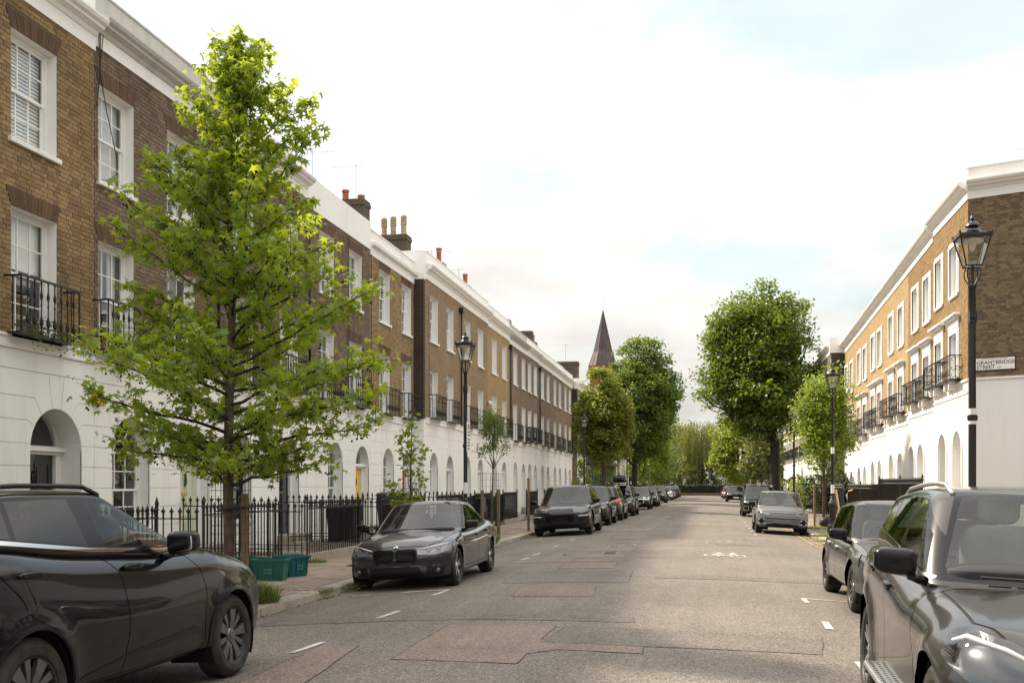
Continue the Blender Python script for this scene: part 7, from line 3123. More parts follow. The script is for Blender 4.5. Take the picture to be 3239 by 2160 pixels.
for sg in (1, -1):
	for (dx, yy, zz, r) in ((-.50, .70, .845, .062), (-.38, .55, .79, .055)):
		mb = MB()
		mb.lathe([(r, -.05), (r, .0), (r * .88, .008), (r * .80, -.012), (r * .55, .004), (.0, .012)], (0, 0, 0), 18, 'x')
		o = add_part('projector_lens', mb.mesh('projector_lens', smooth=True), gle, (xg + dx, sg * yy, zz), (0, 0, sg * R(22)))
		o.data.materials.append(MAT['chrome'])
	mb = MB()
	mb.tube([(xg - .73, sg * .885, .90), (xg - .64, sg * .835, .935), (xg - .46, sg * .69, .905), (xg - .28, sg * .45, .80)], [.010, .014, .013, .008], 6)
	add_part('daylight_strip', mb.mesh('daylight_strip', smooth=True), gle).data.materials.append(MAT['lamp_drl'])
	# running board with rubber studs
	mb = MB()
	mb.box((-.92, sg * .93 - .09, .335), (.92, sg * .93 + .09, .375))
	st = add_part('side_step', mb.mesh('side_step'), gle)
	st.data.materials.append(MAT['satin_silver'])
	bev(st, .015, 2)
	mb = MB()
	for i in range(24):
		for j in range(3):
			mb.lathe([(.013, 0), (.011, .004)], (-.85 + i * .074 + (j % 2) * .037, sg * .93 - .05 + j * .05, .3745), 6)
	add_part('step_studs', mb.mesh('step_studs', recalc=False), st).data.materials.append(MAT['car_trim'])
# clear cover over the near lamp, cowl vents, wipers
mb = MB()
for i in range(3):
	mb.box((.86, .16 + i * .15, 1.118), (.91, .28 + i * .15, 1.128))
	mb.box((.86, -.28 - i * .15, 1.118), (.91, -.16 - i * .15, 1.128))
add_part('cowl_vent', mb.mesh('cowl_vent'), gle).data.materials.append(MAT['car_trim'])
mb = MB()
mb.tube([(.84, .62, 1.155), (.80, .05, 1.16)], .010, 5)
mb.tube([(.84, .0, 1.155), (.80, -.60, 1.16)], .010, 5)
add_part('wiper', mb.mesh('wiper'), gle).data.materials.append(MAT['car_trim'])
# ================================================================== trees
def leaf_mat(name, lo, hi, trans=(0.30, 0.42, 0.04), tr=0.45, tint=None, gloss=0.035):
	t = NT(name)
	P = t.coord('World')
	r = t.n('NewGeometry').outputs['Random Per Island']
	c = t.ramp(r, (0.0, lo), (0.55, tuple((a + b) / 2 for a, b in zip(lo, hi))), (1.0, hi))
	f = t.noise(1.1, 4, 0.6, P)
	c = t.mix(t.maprange(f, 0.38, 0.66, 0, 0.5), c, tuple(v * 0.55 for v in lo))
	if tint:
		g = t.noise(0.5, 3, 0.5, P)
		c = t.mix(t.maprange(g, 0.46, 0.62, 0, tint[3]), c, tint[:3])
	df = t.n('BsdfDiffuse')
	t.link(c, df.inputs[0])
	tl = t.n('BsdfTranslucent')
	tc = t.mix(0.5, c, trans)
	t.link(tc, tl.inputs[0])
	ms = t.n('MixShader')
	ms.inputs[0].default_value = tr
	t.link(df.outputs[0], ms.inputs[1])
	t.link(tl.outputs[0], ms.inputs[2])
	gl = t.n('BsdfGlossy')
	gl.inputs['Roughness'].default_value = .5
	t.put(gl.inputs['Color'], (1, 1, 1))
	m2 = t.n('MixShader')
	m2.inputs[0].default_value = gloss
	t.link(ms.outputs[0], m2.inputs[1])
	t.link(gl.outputs[0], m2.inputs[2])
	MAT[name] = t.done(m2.outputs[0])


leaf_mat('leaf_sweetgum', (0.082, 0.158, 0.018), (0.205, 0.315, 0.036), (0.80, 0.88, 0.03), 0.52)
leaf_mat('leaf_maple', (0.058, 0.108, 0.016), (0.125, 0.200, 0.030), (0.34, 0.44, 0.04), 0.44)
leaf_mat('leaf_big', (0.062, 0.112, 0.014), (0.140, 0.215, 0.028), (0.36, 0.46, 0.03), 0.44)
leaf_mat('leaf_red', (0.095, 0.140, 0.018), (0.205, 0.240, 0.035), (0.50, 0.52, 0.04), 0.46, tint=(0.26, 0.17, 0.03, .22))
leaf_mat('leaf_bright', (0.11, 0.185, 0.018), (0.22, 0.31, 0.035), (0.48, 0.56, 0.04), 0.46)
leaf_mat('leaf_birch', (0.14, 0.20, 0.015), (0.24, 0.30, 0.03), (0.50, 0.52, 0.04), 0.45)
leaf_mat('leaf_willow', (0.11, 0.135, 0.022), (0.235, 0.25, 0.05), (0.46, 0.48, 0.07), 0.42)
leaf_mat('leaf_dark', (0.014, 0.030, 0.008), (0.040, 0.070, 0.016), (0.10, 0.14, 0.02), 0.25)
leaf_mat('leaf_olive', (0.12, 0.135, 0.045), (0.22, 0.23, 0.08), (0.36, 0.36, 0.10), 0.4)
leaf_mat('leaf_grass', (0.075, 0.120, 0.018), (0.18, 0.23, 0.04), (0.34, 0.40, 0.05), 0.4)
for nm, c in (('bark', (0.115, 0.088, 0.066)), ('bark_dark', (0.055, 0.044, 0.036)), ('bark_warm', (0.13, 0.085, 0.058)), ('bark_birch', (0.52, 0.47, 0.40))):
	t_ = NT(nm)
	P_ = t_.coord('World')
	mp_ = t_.n('Mapping')
	mp_.inputs['Scale'].default_value = (6, 6, 1.4)
	t_.link(P_, mp_.inputs[0])
	f_ = t_.noise(3.0, 7, .7, mp_.outputs[0])
	cc = t_.ramp(f_, (.3, tuple(v * .45 for v in c)), (.7, tuple(min(1, v * 1.35) for v in c)))
	MAT[nm] = t_.done(t_.princ(cc, .9, 0, t_.bump(f_, .8, .03), .2))
plain('seed_ball', (0.022, 0.014, 0.009), 0.9)
plain('timber', (0.17, 0.112, 0.066), 0.85, var=.3, scale=7, bump=.4, bscale=30, dirt=(.10, .07, .045), dirt_amt=.5)
plain('wire', (0.055, 0.050, 0.045), 0.5, 0.7)


def rand_unit(n):
	v = rng.normal(size=(n, 3))
	return v / np.linalg.norm(v, axis=1, keepdims=True)


def leaves_quads(centers, size, up=.55, jitter=.35):
	"""one folded pointed leaf per centre: (N,3) -> verts, faces"""
	n = len(centers)
	nr = rand_unit(n)
	nr[:, 2] = np.abs(nr[:, 2]) * 1.0 + up
	nr /= np.linalg.norm(nr, axis=1, keepdims=True)
	d = rand_unit(n)
	d[:, 2] -= .35
	d -= nr * np.sum(d * nr, axis=1, keepdims=True)
	d /= np.linalg.norm(d, axis=1, keepdims=True) + 1e-9
	s = np.cross(nr, d)
	L = size * (1 + jitter * (rng.random(n) - .5) * 2)[:, None]
	c = centers
	v0 = c - d * L * .5
	v1 = c + s * L * .36 + nr * L * .10
	v2 = c + d * L * .55 - nr * L * .08
	v3 = c - s * L * .36 + nr * L * .10
	V = np.stack([v0, v1, v2, v3], axis=1).reshape(-1, 3)
	Fc = np.arange(n * 4).reshape(n, 4)
	return V, Fc


def leaves_star(centers, size):
	"""five-lobed sweetgum leaves as triangle fans"""
	n = len(centers)
	nr = rand_unit(n)
	nr[:, 2] = np.abs(nr[:, 2]) + .35
	nr /= np.linalg.norm(nr, axis=1, keepdims=True)
	d = rand_unit(n)
	d[:, 2] -= .8
	d -= nr * np.sum(d * nr, axis=1, keepdims=True)
	d /= np.linalg.norm(d, axis=1, keepdims=True) + 1e-9
	s = np.cross(nr, d)
	L = size * (1 + .45 * (rng.random(n) - .5) * 2)[:, None]
	ang = np.radians([0, 24, 50, 78, 112, 150, 180, -150, -112, -78, -50, -24])
	rad = np.array([1.0, .40, .92, .38, .66, .20, .12, .20, .66, .38, .92, .40])
	drop = np.array([-.22, 0, -.20, 0, -.14, 0, 0, 0, -.14, 0, -.20, 0])
	k = len(ang)
	V = np.empty((n, k + 1, 3))
	V[:, 0] = centers + nr * L * .05
	for i in range(k):
		V[:, i + 1] = centers + (d * math.cos(ang[i]) + s * math.sin(ang[i])) * L * rad[i] + nr * L * drop[i]
	F = np.empty((n, k, 3), dtype=np.int64)
	base = (np.arange(n) * (k + 1))[:, None]
	for i in range(k):
		F[:, i, 0] = base[:, 0]
		F[:, i, 1] = base[:, 0] + 1 + i
		F[:, i, 2] = base[:, 0] + 1 + (i + 1) % k
	return V.reshape(-1, 3), F.reshape(-1, 3)


def put_mesh(name, me, mat, parent, smooth=False):
	me.materials.append(MAT[mat])
	if smooth:
		smooth_mesh(me)
	o = bpy.data.objects.new(name, me)
	return link(o, parent)


def limb_path(a, b, sag=.0, n=5, wob=.06):
	a, b = Vector(a), Vector(b)
	pts = []
	L = (b - a).length
	for i in range(n + 1):
		t = i / n
		p = a.lerp(b, t)
		p.z += sag * math.sin(math.pi * t)
		if 0 < i < n:
			p += Vector((random.uniform(-1, 1), random.uniform(-1, 1), random.uniform(-1, 1))) * wob * L * .25
		pts.append(p)
	return pts


# ------------------------------------------------------------------ the large young sweetgum in the foreground
def sweetgum(x, y, label):
	rt = root('sweetgum_tree', (x, y, PZ), label, 'tree')
	H = 7.75
	lead = [(0, 0, 0), (.01, 0, .9), (-.02, .02, 1.8), (.02, .0, 2.9), (.05, .02, 4.1), (.02, .0, 5.2), (.07, .02, 6.2), (.13, 0, 7.0), (.16, .0, H - .12)]
	lead = [Vector(p) for p in lead]
	mb = MB()
	mb.tube(lead, [.085, .073, .066, .058, .047, .036, .026, .016, .006], 12)
	put_mesh('trunk', mb.mesh('trunk'), 'bark', rt, True)

	def lead_at(z):
		for a, b in zip(lead, lead[1:]):
			if a.z <= z <= b.z:
				return a.lerp(b, (z - a.z) / (b.z - a.z))
		return lead[-1]
	Rz = [(1.5, .6), (1.9, 1.05), (2.5, 1.55), (3.1, 1.95), (3.7, 1.80), (4.4, 1.5), (5.2, 1.25), (6.0, 1.0), (6.6, .74), (7.1, .40), (7.75, .10)]
	br = MB()
	cen = []
	er = Vector((.983, .185, 0))
	ef = Vector((-.185, .983, 0))
	nb = 86
	balls = []
	for i in range(nb):
		f = (i + .5) / nb
		zb = 1.62 + (H - 2.0) * f ** 1.08
		an = i * 2.39996 + random.uniform(-.35, .35)
		dirv = er * math.cos(an) + ef * math.sin(an)
		rise = lerp(.25, 1.0, f) * random.uniform(.7, 1.25)
		# length so that the tip meets the outline
		L = .3
		for _ in range(30):
			tipz = zb + rise * L
			if L >= interp(tipz, Rz) * random.uniform(.97, 1.03):
				break
			L += .08
		L *= random.uniform(.70, 1.10)
		side = dirv.dot(er)
		L *= 1 + .26 * max(0, side) + .06 * max(0, -side) - .16 * max(0, -dirv.dot(ef))
		a = lead_at(zb)
		path = []
		n = 7
		droop = .10 if f < .35 else 0
		for j in range(n + 1):
			t = j / n
			p = a + dirv * (L * t) + Vector((0, 0, rise * L * (t ** 1.15) - droop * t * t * L))
			if 0 < j:
				p += Vector((random.uniform(-.03, .03), random.uniform(-.03, .03), random.uniform(-.03, .03)))
			path.append(p)
		r0 = lerp(.030, .010, f)
		br.tube(path, [lerp(r0, .004, j / n) for j in range(n + 1)], 5, caps=False)
		# twigs
		nt = int(5 + L * 8)
		for k in range(nt):
			t = lerp(.22, 1.0, (k + random.random() * .6) / nt)
			i0 = min(n - 1, int(t * n))
			p = path[i0].lerp(path[i0 + 1], t * n - i0)
			td = (dirv * random.uniform(.1, 1.0) + Vector((random.uniform(-1, 1), random.uniform(-1, 1), random.uniform(-.15, .9)))).normalized()
			tl = random.uniform(.14, .42) * (1.15 - .5 * f)
			q = p + td * tl
			br.tube([p, p.lerp(q, .5) + Vector((0, 0, .02)), q], [.005, .004, .002], 4, caps=False)
			m = random.randint(9, 16)
			for _ in range(m):
				u = random.uniform(.2, 1.1)
				c = p + td * (tl * u)
				cen.append(c + Vector((random.gauss(0, .07), random.gauss(0, .07), random.gauss(0, .06))))
			if random.random() < .22:
				b0 = p + td * tl * random.uniform(.3, .9) + Vector((random.uniform(-.03, .03), random.uniform(-.03, .03), -.09))
				for _ in range(random.randint(1, 4)):
					balls.append(b0 + Vector((random.uniform(-.07, .07), random.uniform(-.07, .07), random.uniform(-.08, .04))))
	# the leader itself
	for k in range(46):
		z = lerp(5.4, H, k / 45)
		p = lead_at(min(z, H - .13))
		for _ in range(14):
			an = random.uniform(0, 6.283)
			r = random.uniform(.02, .30 * (1.1 - (z - 5.6) / (H - 5.5)) + .06)
			cen.append(Vector((p.x + r * math.cos(an), p.y + r * math.sin(an), z + random.uniform(-.08, .08))))
	put_mesh('branches', br.mesh('branches'), 'bark_dark', rt, True)
	V, Fc = leaves_star(np.array([tuple(c) for c in cen]), .078)
	put_mesh('crown', np_mesh('crown', V, Fc), 'leaf_sweetgum', rt)
	mb = MB()
	for b in balls:
		r = random.uniform(.013, .019)
		mb.lathe([(.001, -r), (r * .8, -r * .6), (r, 0), (r * .8, r * .6), (.001, r)], b, 6)
	so = put_mesh('seed_balls', mb.mesh('seed_balls', recalc=False), 'seed_ball', rt, True)
	so["kind"] = "stuff"
	return rt


def wire_guard(x, y, r, h, label, n=16, rows=16):
	mb = MB()
	for i in range(n):
		a = i * 2 * math.pi / n
		mb.tube([(x + r * math.cos(a), y + r * math.sin(a), PZ), (x + r * math.cos(a), y + r * math.sin(a), h)], .003, 4, caps=False)
	for j in range(rows):
		z = lerp(PZ + .05, h, j / (rows - 1))
		mb.tube([(x + r * math.cos(i * 2 * math.pi / n), y + r * math.sin(i * 2 * math.pi / n), z) for i in range(n + 1)], .0028, 4, caps=False)
	o = mb.build('wire_guard', 'wire', recalc=False)
	tag(o, label, 'tree guard', 'wire mesh tree guards')


def stake(x, y, h, label, r=.045, square=False):
	mb = MB()
	if square:
		mb.box((x - r, y - r, PZ - .05), (x + r, y + r, h))
	else:
		mb.lathe([(r, PZ - .05), (r, h - .03), (r * .85, h)], (x, y, 0), 10)
	o = mb.build('timber_stake', 'timber', smooth=not square, sharp=40)
	tag(o, label, 'stake', 'timber stakes')


SGX, SGY = -6.35, 13.1
sweetgum(SGX, SGY, 'large young sweetgum with star-shaped leaves in front of the west terrace')
wire_guard(SGX + .02, SGY + .02, .27, 2.35, 'tall wire mesh guard round the large sweetgum trunk', 20, 20)
stake(SGX + .19, SGY + .10, 1.60, 'squared timber stake strapped to the large sweetgum', .038, True)
mb = MB()
mb.tube([(SGX - .12, SGY + .0, 1.38), (SGX + .05, SGY - .13, 1.40), (SGX + .26, SGY + .06, 1.42)], .022, 6)
o = mb.build('tree_tie', 'car_trim', smooth=True)
tag(o, 'black rubber tie between the sweetgum and its stake', 'tree tie')


# ------------------------------------------------------------------ crown-by-clumps trees
def clump_tree(name, x, y, label, group, z0, z1, rx, ry, trunk_h, trunk_r, leaf, bark, n_clump, per, size, cx=0.0, cy=0.0, clump_r=.55, shape=1.0, limbs=8, lean=(0, 0), holes=.0, fork=None, limb_r=.3, vis_limb=1.0):
	"""crown of many leaf clumps gathered towards its outside"""
	rt = root(name, (x, y, PZ), label, 'tree', group)
	zc, hz = (z0 + z1) / 2, (z1 - z0) / 2
	C = []
	tries = 0
	while len(C) < n_clump and tries < n_clump * 40:
		tries += 1
		d = rand_unit(1)[0]
		r = random.uniform(.45, 1.0) ** .5
		# uneven outline: slow lumps over the sphere
		lump = 1 + .16 * math.sin(3.1 * d[0] + 1.7 * x) + .13 * math.sin(4.3 * d[1] + 2.1 * y + 2 * d[2]) + .10 * math.sin(6.7 * d[2] + x)
		rr = r * lump
		p = (d[0] * rx * rr + cx, d[1] * ry * rr + cy, zc + d[2] * hz * min(1.08, rr))
		taper = 1.0
		k = (p[2] - z0) / (z1 - z0)
		taper = lerp(1.0, lerp(1.12, .70, k), shape)
		p = ((p[0] - cx) * taper + cx, (p[1] - cy) * taper + cy, p[2])
		if holes and math.sin(2.3 * p[0] + 1.3 * p[2]) * math.sin(1.9 * p[1] + 1.1 * p[2] + x) > 1 - holes:
			continue
		C.append(p)
	C = np.array(C)
	n = len(C) * per
	idx = np.repeat(np.arange(len(C)), per)
	off = np.clip(rng.normal(size=(n, 3)), -1.7, 1.7) * np.array([clump_r, clump_r, clump_r * .62]) * .52
	rs = rng.uniform(.7, 1.25, size=len(C))[idx][:, None]
	P = C[idx] + off * rs
	V, Fc = leaves_quads(P, size)
	if n > 6000:
		# shaded inner foliage so that the crown closes
		m = int(n * .22)
		d = rand_unit(m) * (rng.random((m, 1)) ** .4) * .74
		Q = np.stack([d[:, 0] * rx + cx, d[:, 1] * ry + cy, zc + d[:, 2] * hz], 1)
		V2, F2 = leaves_quads(Q, size * 1.7)
		Fc = np.concatenate([Fc, F2 + len(V)])
		V = np.concatenate([V, V2])
	put_mesh('crown', np_mesh('crown', V, Fc), leaf, rt)
	mb = MB()
	fx, fy = lean
	th = trunk_h
	mb.tube([(0, 0, -.1), (fx * .15, fy * .15, th * .3), (fx * .5, fy * .5, th * .7), (fx, fy, th), (fx + cx * .4, fy + cy * .4, lerp(th, z1, .45)), (cx * .8, cy * .8, lerp(th, z1, .85))],
			[trunk_r * 1.25, trunk_r, trunk_r * .9, trunk_r * .85, trunk_r * .45, trunk_r * .08], 12)
	put_mesh('trunk', mb.mesh('trunk'), bark, rt, True)
	if limbs:
		mb = MB()
		lowest = C[np.argsort(C[:, 2])]
		pick = [lowest[int(len(C) * (.05 + .75 * i / limbs))] for i in range(limbs)]
		for i, p in enumerate(pick):
			zb = lerp(th * (.80 if fork is None else fork), lerp(th, z1, .3), i / limbs)
			a = Vector((fx, fy, zb)) if zb <= th else Vector((fx + cx * .3, fy + cy * .3, zb))
			b = Vector(p)
			pts = limb_path(a, b, sag=-.12 * (b - a).length * .6, n=6, wob=.10)
			r0 = trunk_r * limb_r * random.uniform(.8, 1.3)
			mb.tube(pts, [lerp(r0, r0 * .15, j / 6) for j in range(7)], 7, caps=False)
			for q in range(2):
				c2 = Vector(C[random.randrange(len(C))])
				if (c2 - b).length < max(rx, ry) * 1.2:
					mb.tube(limb_path(pts[3], c2, 0, 4, .1), [r0 * .5, r0 * .4, r0 * .3, r0 * .2, r0 * .1], 5, caps=False)
		put_mesh('limbs', mb.mesh('limbs'), bark, rt, True)
	return rt


clump_tree('maple_tree', 4.05, 66.5, 'tall broad dark green tree standing on the east pavement', 'street trees', 4.1, 13.9, 3.75, 3.5, 4.2, .31, 'leaf_big', 'bark_dark', 420, 80, .20, cx=-1.15, clump_r=.80, shape=.55, limbs=11, fork=.95, limb_r=.5)
clump_tree('maple_tree', -6.2, 89.7, 'round dark green maple with spreading bare limbs on the west side', 'street trees', 4.0, 13.5, 3.85, 3.5, 4.4, .26, 'leaf_maple', 'bark_dark', 430, 76, .22, cx=.75, clump_r=.80, shape=.45, limbs=11, fork=.72, limb_r=.5)
clump_tree('red_maple_tree', -6.25, 63.3, 'slim maple with olive and reddish foliage before the church', 'street trees', 2.7, 8.3, 1.9, 1.8, 2.9, .10, 'leaf_red', 'bark_warm', 230, 70, .17, clump_r=.55, shape=.75, limbs=9, fork=.85, holes=.12)
clump_tree('young_tree', 4.5, 42.9, 'bright green young tree beside the lamp post on the east side', 'street trees', 2.1, 6.2, 1.22, 1.15, 1.9, .055, 'leaf_bright', 'bark', 160, 46, .11, clump_r=.48, shape=.35, limbs=14, holes=.22, fork=.75, limb_r=.5)
clump_tree('birch_tree', 4.4, 116, 'yellow green birch with pale trunks at the far end of the east side', 'street trees', 2.0, 9.0, 2.9, 2.6, 4.0, .16, 'leaf_birch', 'bark_birch', 190, 44, .26, cx=-1.6, clump_r=.8, shape=.4, limbs=6)
clump_tree('birch_tree', 4.9, 104, 'pale forked birch trunk behind the far lamp post', 'street trees', 4.5, 9.6, 1.6, 1.5, 5.0, .20, 'leaf_olive', 'bark_birch', 50, 30, .22, clump_r=.7, limbs=5, lean=(-.5, 0))
for (xx, yy, lab, z1, rx, lf, nc) in ((-6.3, 104, 'light green street tree just past the dark round maple', 7.4, 2.4, 'leaf_bright', 150), (-6.3, 119, 'light green street tree second past the dark round maple', 7.6, 2.5, 'leaf_bright', 130), (-6.4, 134, 'olive street tree near the west end of the street', 8.2, 2.6, 'leaf_olive', 130), (4.6, 82, 'small light tree behind the big east side trunk', 5.2, 1.5, 'leaf_olive', 70), (4.8, 134, 'leafy tree near the east end of the street', 8.5, 2.6, 'leaf_maple', 130)):
	clump_tree('street_tree', xx, yy, lab, 'street trees', 2.0, z1, rx, rx, 2.6, .11, lf, 'bark_birch' if yy == 119 else 'bark', nc, 40, .25, cx=.6 if xx < 0 else -.6, clump_r=.75, limbs=5)
for (xx, yy, z1, rx, lf, lab, nc) in ((-9, 178, 15.5, 5.0, 'leaf_olive', 'pale tree rising behind the willow on its west side', 190), (5.5, 176, 15.8, 4.6, 'leaf_olive', 'pale tree rising behind the willow on its east side', 190), (-14, 166, 11, 4.5, 'leaf_maple', 'green park tree left of the willow', 170), (12.5, 168, 12, 4.8, 'leaf_maple', 'green park tree right of the willow', 170), (-4.5, 170, 11.5, 3.6, 'leaf_willow', 'dim tree close behind the willow', 150), (4.8, 166, 9.5, 3.2, 'leaf_birch', 'yellow green park tree beside the willow', 140)):
	clump_tree('park_tree', xx, yy, lab, 'trees in the park at the end of the street', 2.2, z1, rx, rx, 3.5, .22, lf, 'bark', nc, 40, .36, clump_r=1.1, limbs=5, holes=.1)


def willow(x, y, H, label):
	rt = root('weeping_willow', (x, y, 0), label, 'tree')
	mb = MB()
	mb.tube([(0, 0, -.1), (.1, 0, 2.5), (-.1, 0, 5.5), (.1, .1, 8.5)], [.42, .34, .25, .1], 12)
	for i in range(9):
		a = i * .7
		mb.tube(limb_path((0, 0, 3 + i * .5), (2.2 * math.cos(a), 2.0 * math.sin(a), 7 + i * .45), .6, 6, .08), [.13, .11, .09, .07, .05, .04, .02], 7, caps=False)
	put_mesh('trunk', mb.mesh('trunk'), 'bark', rt, True)
	P, T = [], []
	for i in range(760):
		a = random.uniform(0, 6.283)
		r1 = random.uniform(.2, 1) ** .6
		hx, hy = 3.5 * r1 * math.cos(a), 2.9 * r1 * math.sin(a)
		zt = H - .6 - 4.2 * r1 ** 2.2 + random.uniform(-.8, .6)
		ln = random.uniform(2.2, 5.6) * (.5 + .6 * r1)
		zb = max(1.6, zt - ln)
		sw = random.uniform(-.25, .45)
		k = int((zt - zb) / .13)
		out = random.uniform(.1, .7)
		for j in range(k):
			t = j / max(1, k - 1)
			rr = 1 + out * .16 * math.sin(min(1, t * 3) * 1.57)
			P.append((hx * rr + sw * t * .6, hy * rr, lerp(zt, zb, t) + .35 * math.sin(min(1, t * 3.5) * 3.14)))
			T.append((sw * .2, 0, -1))
	P = np.array(P) + rng.normal(size=(len(P), 3)) * .05
	n = len(P)
	d = np.array(T) + rng.normal(size=(n, 3)) * .22
	d /= np.linalg.norm(d, axis=1, keepdims=True)
	s = np.cross(d, rand_unit(n))
	s /= np.linalg.norm(s, axis=1, keepdims=True) + 1e-9
	L = rng.uniform(.18, .30, size=(n, 1))
	V = np.stack([P - d * L * .5, P + s * .045, P + d * L * .6, P - s * .045], axis=1).reshape(-1, 3)
	put_mesh('crown', np_mesh('crown', V, np.arange(n * 4).reshape(n, 4)), 'leaf_willow', rt)


willow(-1.2, 161, 12.0, 'weeping willow closing the view at the end of the street')
willow(-4.6, 163.5, 10.5, 'second weeping willow half hidden behind the first')


# small staked street trees on the west pavement
def small_tree(x, y, label, trunk, spots, leaf, size, bark='bark', tr=.03, fork=2.0):
	rt = root('young_tree', (x, y, PZ), label, 'tree', 'young staked trees')
	mb = MB()
	mb.tube(trunk, [lerp(tr, .004, i / (len(trunk) - 1)) for i in range(len(trunk))], 8)
	put_mesh('trunk', mb.mesh('trunk'), bark, rt, True)
	cen = []
	br = MB()
	for (px, py, pz, r, n) in spots:
		base = min((Vector(q) for q in trunk if q[2] >= fork * .6), key=lambda q: (q - Vector((px, py, pz - .6))).length)
		path = limb_path(base, (px, py, pz), .0, 4, .08)
		br.tube(path, [.010, .008, .006, .004, .002], 5, caps=False)
		for _ in range(n):
			t = random.random()
			c = path[4].lerp(path[2], t * .5)
			cen.append((c.x + random.gauss(0, r * .5), c.y + random.gauss(0, r * .5), c.z + random.gauss(0, r * .55)))
	put_mesh('branches', br.mesh('branches'), bark, rt, True)
	V, Fc = leaves_quads(np.array(cen), size)
	put_mesh('crown', np_mesh('crown', V, Fc), leaf, rt)


er_, ef_ = Vector((.983, .185, 0)), Vector((-.185, .983, 0))


def sp(dx, dz, r, n, dy=None):
	dy = random.uniform(-.25, .25) if dy is None else dy
	q = er_ * dx + ef_ * dy
	return (q.x, q.y, dz, r, n)


small_tree(-6.3, 21.6, 'sparse young tree with large oval leaves behind the grey saloon', [(0, 0, 0), (0, 0, .8), (.02, 0, 1.5), (.03, 0, 2.2), (.05, .02, 2.9), (.12, .03, 3.3)],
		   [sp(.02, 3.05, .16, 28), sp(-.06, 2.75, .2, 40), sp(.15, 2.5, .22, 36), sp(-.10, 2.3, .2, 44), sp(.10, 2.0, .22, 40), sp(.24, 1.75, .2, 30), sp(-.45, 1.75, .18, 30), sp(-.32, 1.5, .2, 40), sp(-.15, 1.35, .2, 44), sp(.0, 1.25, .2, 36), sp(-.30, 2.65, .14, 18), sp(.32, 2.35, .14, 16), sp(-.02, 1.0, .16, 24), sp(.2, 1.5, .16, 22)],
		   'leaf_bright', .115, fork=1.2)
wire_guard(-6.3, 21.6, .24, 1.75, 'wire mesh guard round the sparse oval-leaved tree')
stake(-6.45, 21.5, 1.35, 'timber stake left of the sparse oval-leaved tree')
stake(-6.2, 21.75, 1.3, 'timber stake right of the sparse oval-leaved tree')
sps = []
for i in range(34):
	an = i * 2.4
	r = random.uniform(.1, .62)
	z = random.uniform(2.65, 3.85)
	k = 1 - max(0, (z - 3.2) / .9)
	sps.append(sp(r * math.cos(an) * (.45 + .55 * k), z, .17, 62, r * math.sin(an) * (.45 + .55 * k)))
small_tree(-6.3, 30.3, 'young tree with a dense egg-shaped crown on bare forked twigs', [(0, 0, 0), (.0, 0, .9), (.02, 0, 1.7), (.03, 0, 2.1), (.05, 0, 2.7), (.05, .02, 3.6)], sps, 'leaf_maple', .062, fork=2.4, tr=.035)
wire_guard(-6.35, 30.3, .30, 2.05, 'wire mesh guard round the egg-crowned young tree', 14, 11)
stake(-6.55, 30.1, 1.55, 'timber stake left of the egg-crowned young tree', .05)
stake(-6.12, 30.35, 1.58, 'timber stake right of the egg-crowned young tree', .05)
stake(-6.25, 36.4, 1.95, 'lone tall timber post standing at the west kerb', .045)
sps = [sp(random.uniform(-.5, .5), random.uniform(1.2, 3.0), .25, 46) for _ in range(16)]
small_tree(-6.6, 56.5, 'bright green sapling below the west lamp post', [(0, 0, 0), (0, 0, 1), (0, 0, 2), (.02, 0, 3.1)], sps, 'leaf_bright', .14, fork=1.0)
wire_guard(4.42, 42.9, .20, 1.75, 'wire mesh guard round the bright young tree on the east side')
stake(4.12, 42.6, 1.7, 'leaning timber stake beside the bright young tree', .045)


# ------------------------------------------------------------------ shrubs, hedge, grass
def bush(name, x, y, z0, r, h, label, leaf, n, size, cat='bush', group=None):
	rt = root(name, (x, y, z0), label, cat, group)
	d = rand_unit(n)
	rr = rng.uniform(.55, 1.0, size=(n, 1)) ** .5
	lump = 1 + .22 * np.sin(5 * d[:, :1] + x) + .18 * np.sin(6 * d[:, 2:3] + y)
	P = d * rr * lump * np.array([r, r, h / 2]) + np.array([0, 0, h / 2])
	P[:, 2] = np.maximum(P[:, 2], .02)
	V, Fc = leaves_quads(P, size)
	put_mesh('foliage', np_mesh('foliage', V, Fc), leaf, rt)
	mb = MB()
	for i in range(5):
		a = i * 1.3
		mb.tube([(0, 0, -.05), (r * .3 * math.cos(a), r * .3 * math.sin(a), h * .4), (r * .55 * math.cos(a), r * .55 * math.sin(a), h * .75)], [.02, .014, .005], 5)
	put_mesh('stems', mb.mesh('stems'), 'bark_dark', rt, True)


bush('evergreen_bush', 6.35, 56.6, .1, 1.15, 2.6, 'dark spiky evergreen bush behind the east railings', 'leaf_dark', 2600, .16)
bush('evergreen_bush', 5.9, 61.5, .1, 1.0, 1.7, 'olive shrub behind the dark gates on the east side', 'leaf_olive', 1500, .14)
bush('garden_shrub', 6.2, 72, .1, .9, 2.0, 'bright shrub left of the big east tree trunk', 'leaf_bright', 1100, .16)
bush('garden_shrub', 6.0, 80, .1, 1.2, 2.4, 'rust coloured shrub beyond the big east tree trunk', 'leaf_red', 1100, .18)
for k, (bx, lf) in enumerate(((-9.5, 'leaf_maple'), (-6.2, 'leaf_dark'), (-3.4, 'leaf_willow'), (-.6, 'leaf_dark'), (2.2, 'leaf_willow'), (5.0, 'leaf_maple'), (8.2, 'leaf_dark'))):
	bush('park_shrub', bx, 158.6, .0, 2.1, 4.2 + (k % 3) * .7, ['first', 'second', 'third', 'fourth', 'fifth', 'sixth', 'seventh'][k] + ' tall shrub from the west behind the hedge', lf, 1500, .30, group='shrubs behind the hedge')
hd = root('hedge', (0, 152.6, .35), 'clipped dark hedge on a low brick wall closing the street', 'hedge')
n = 15000
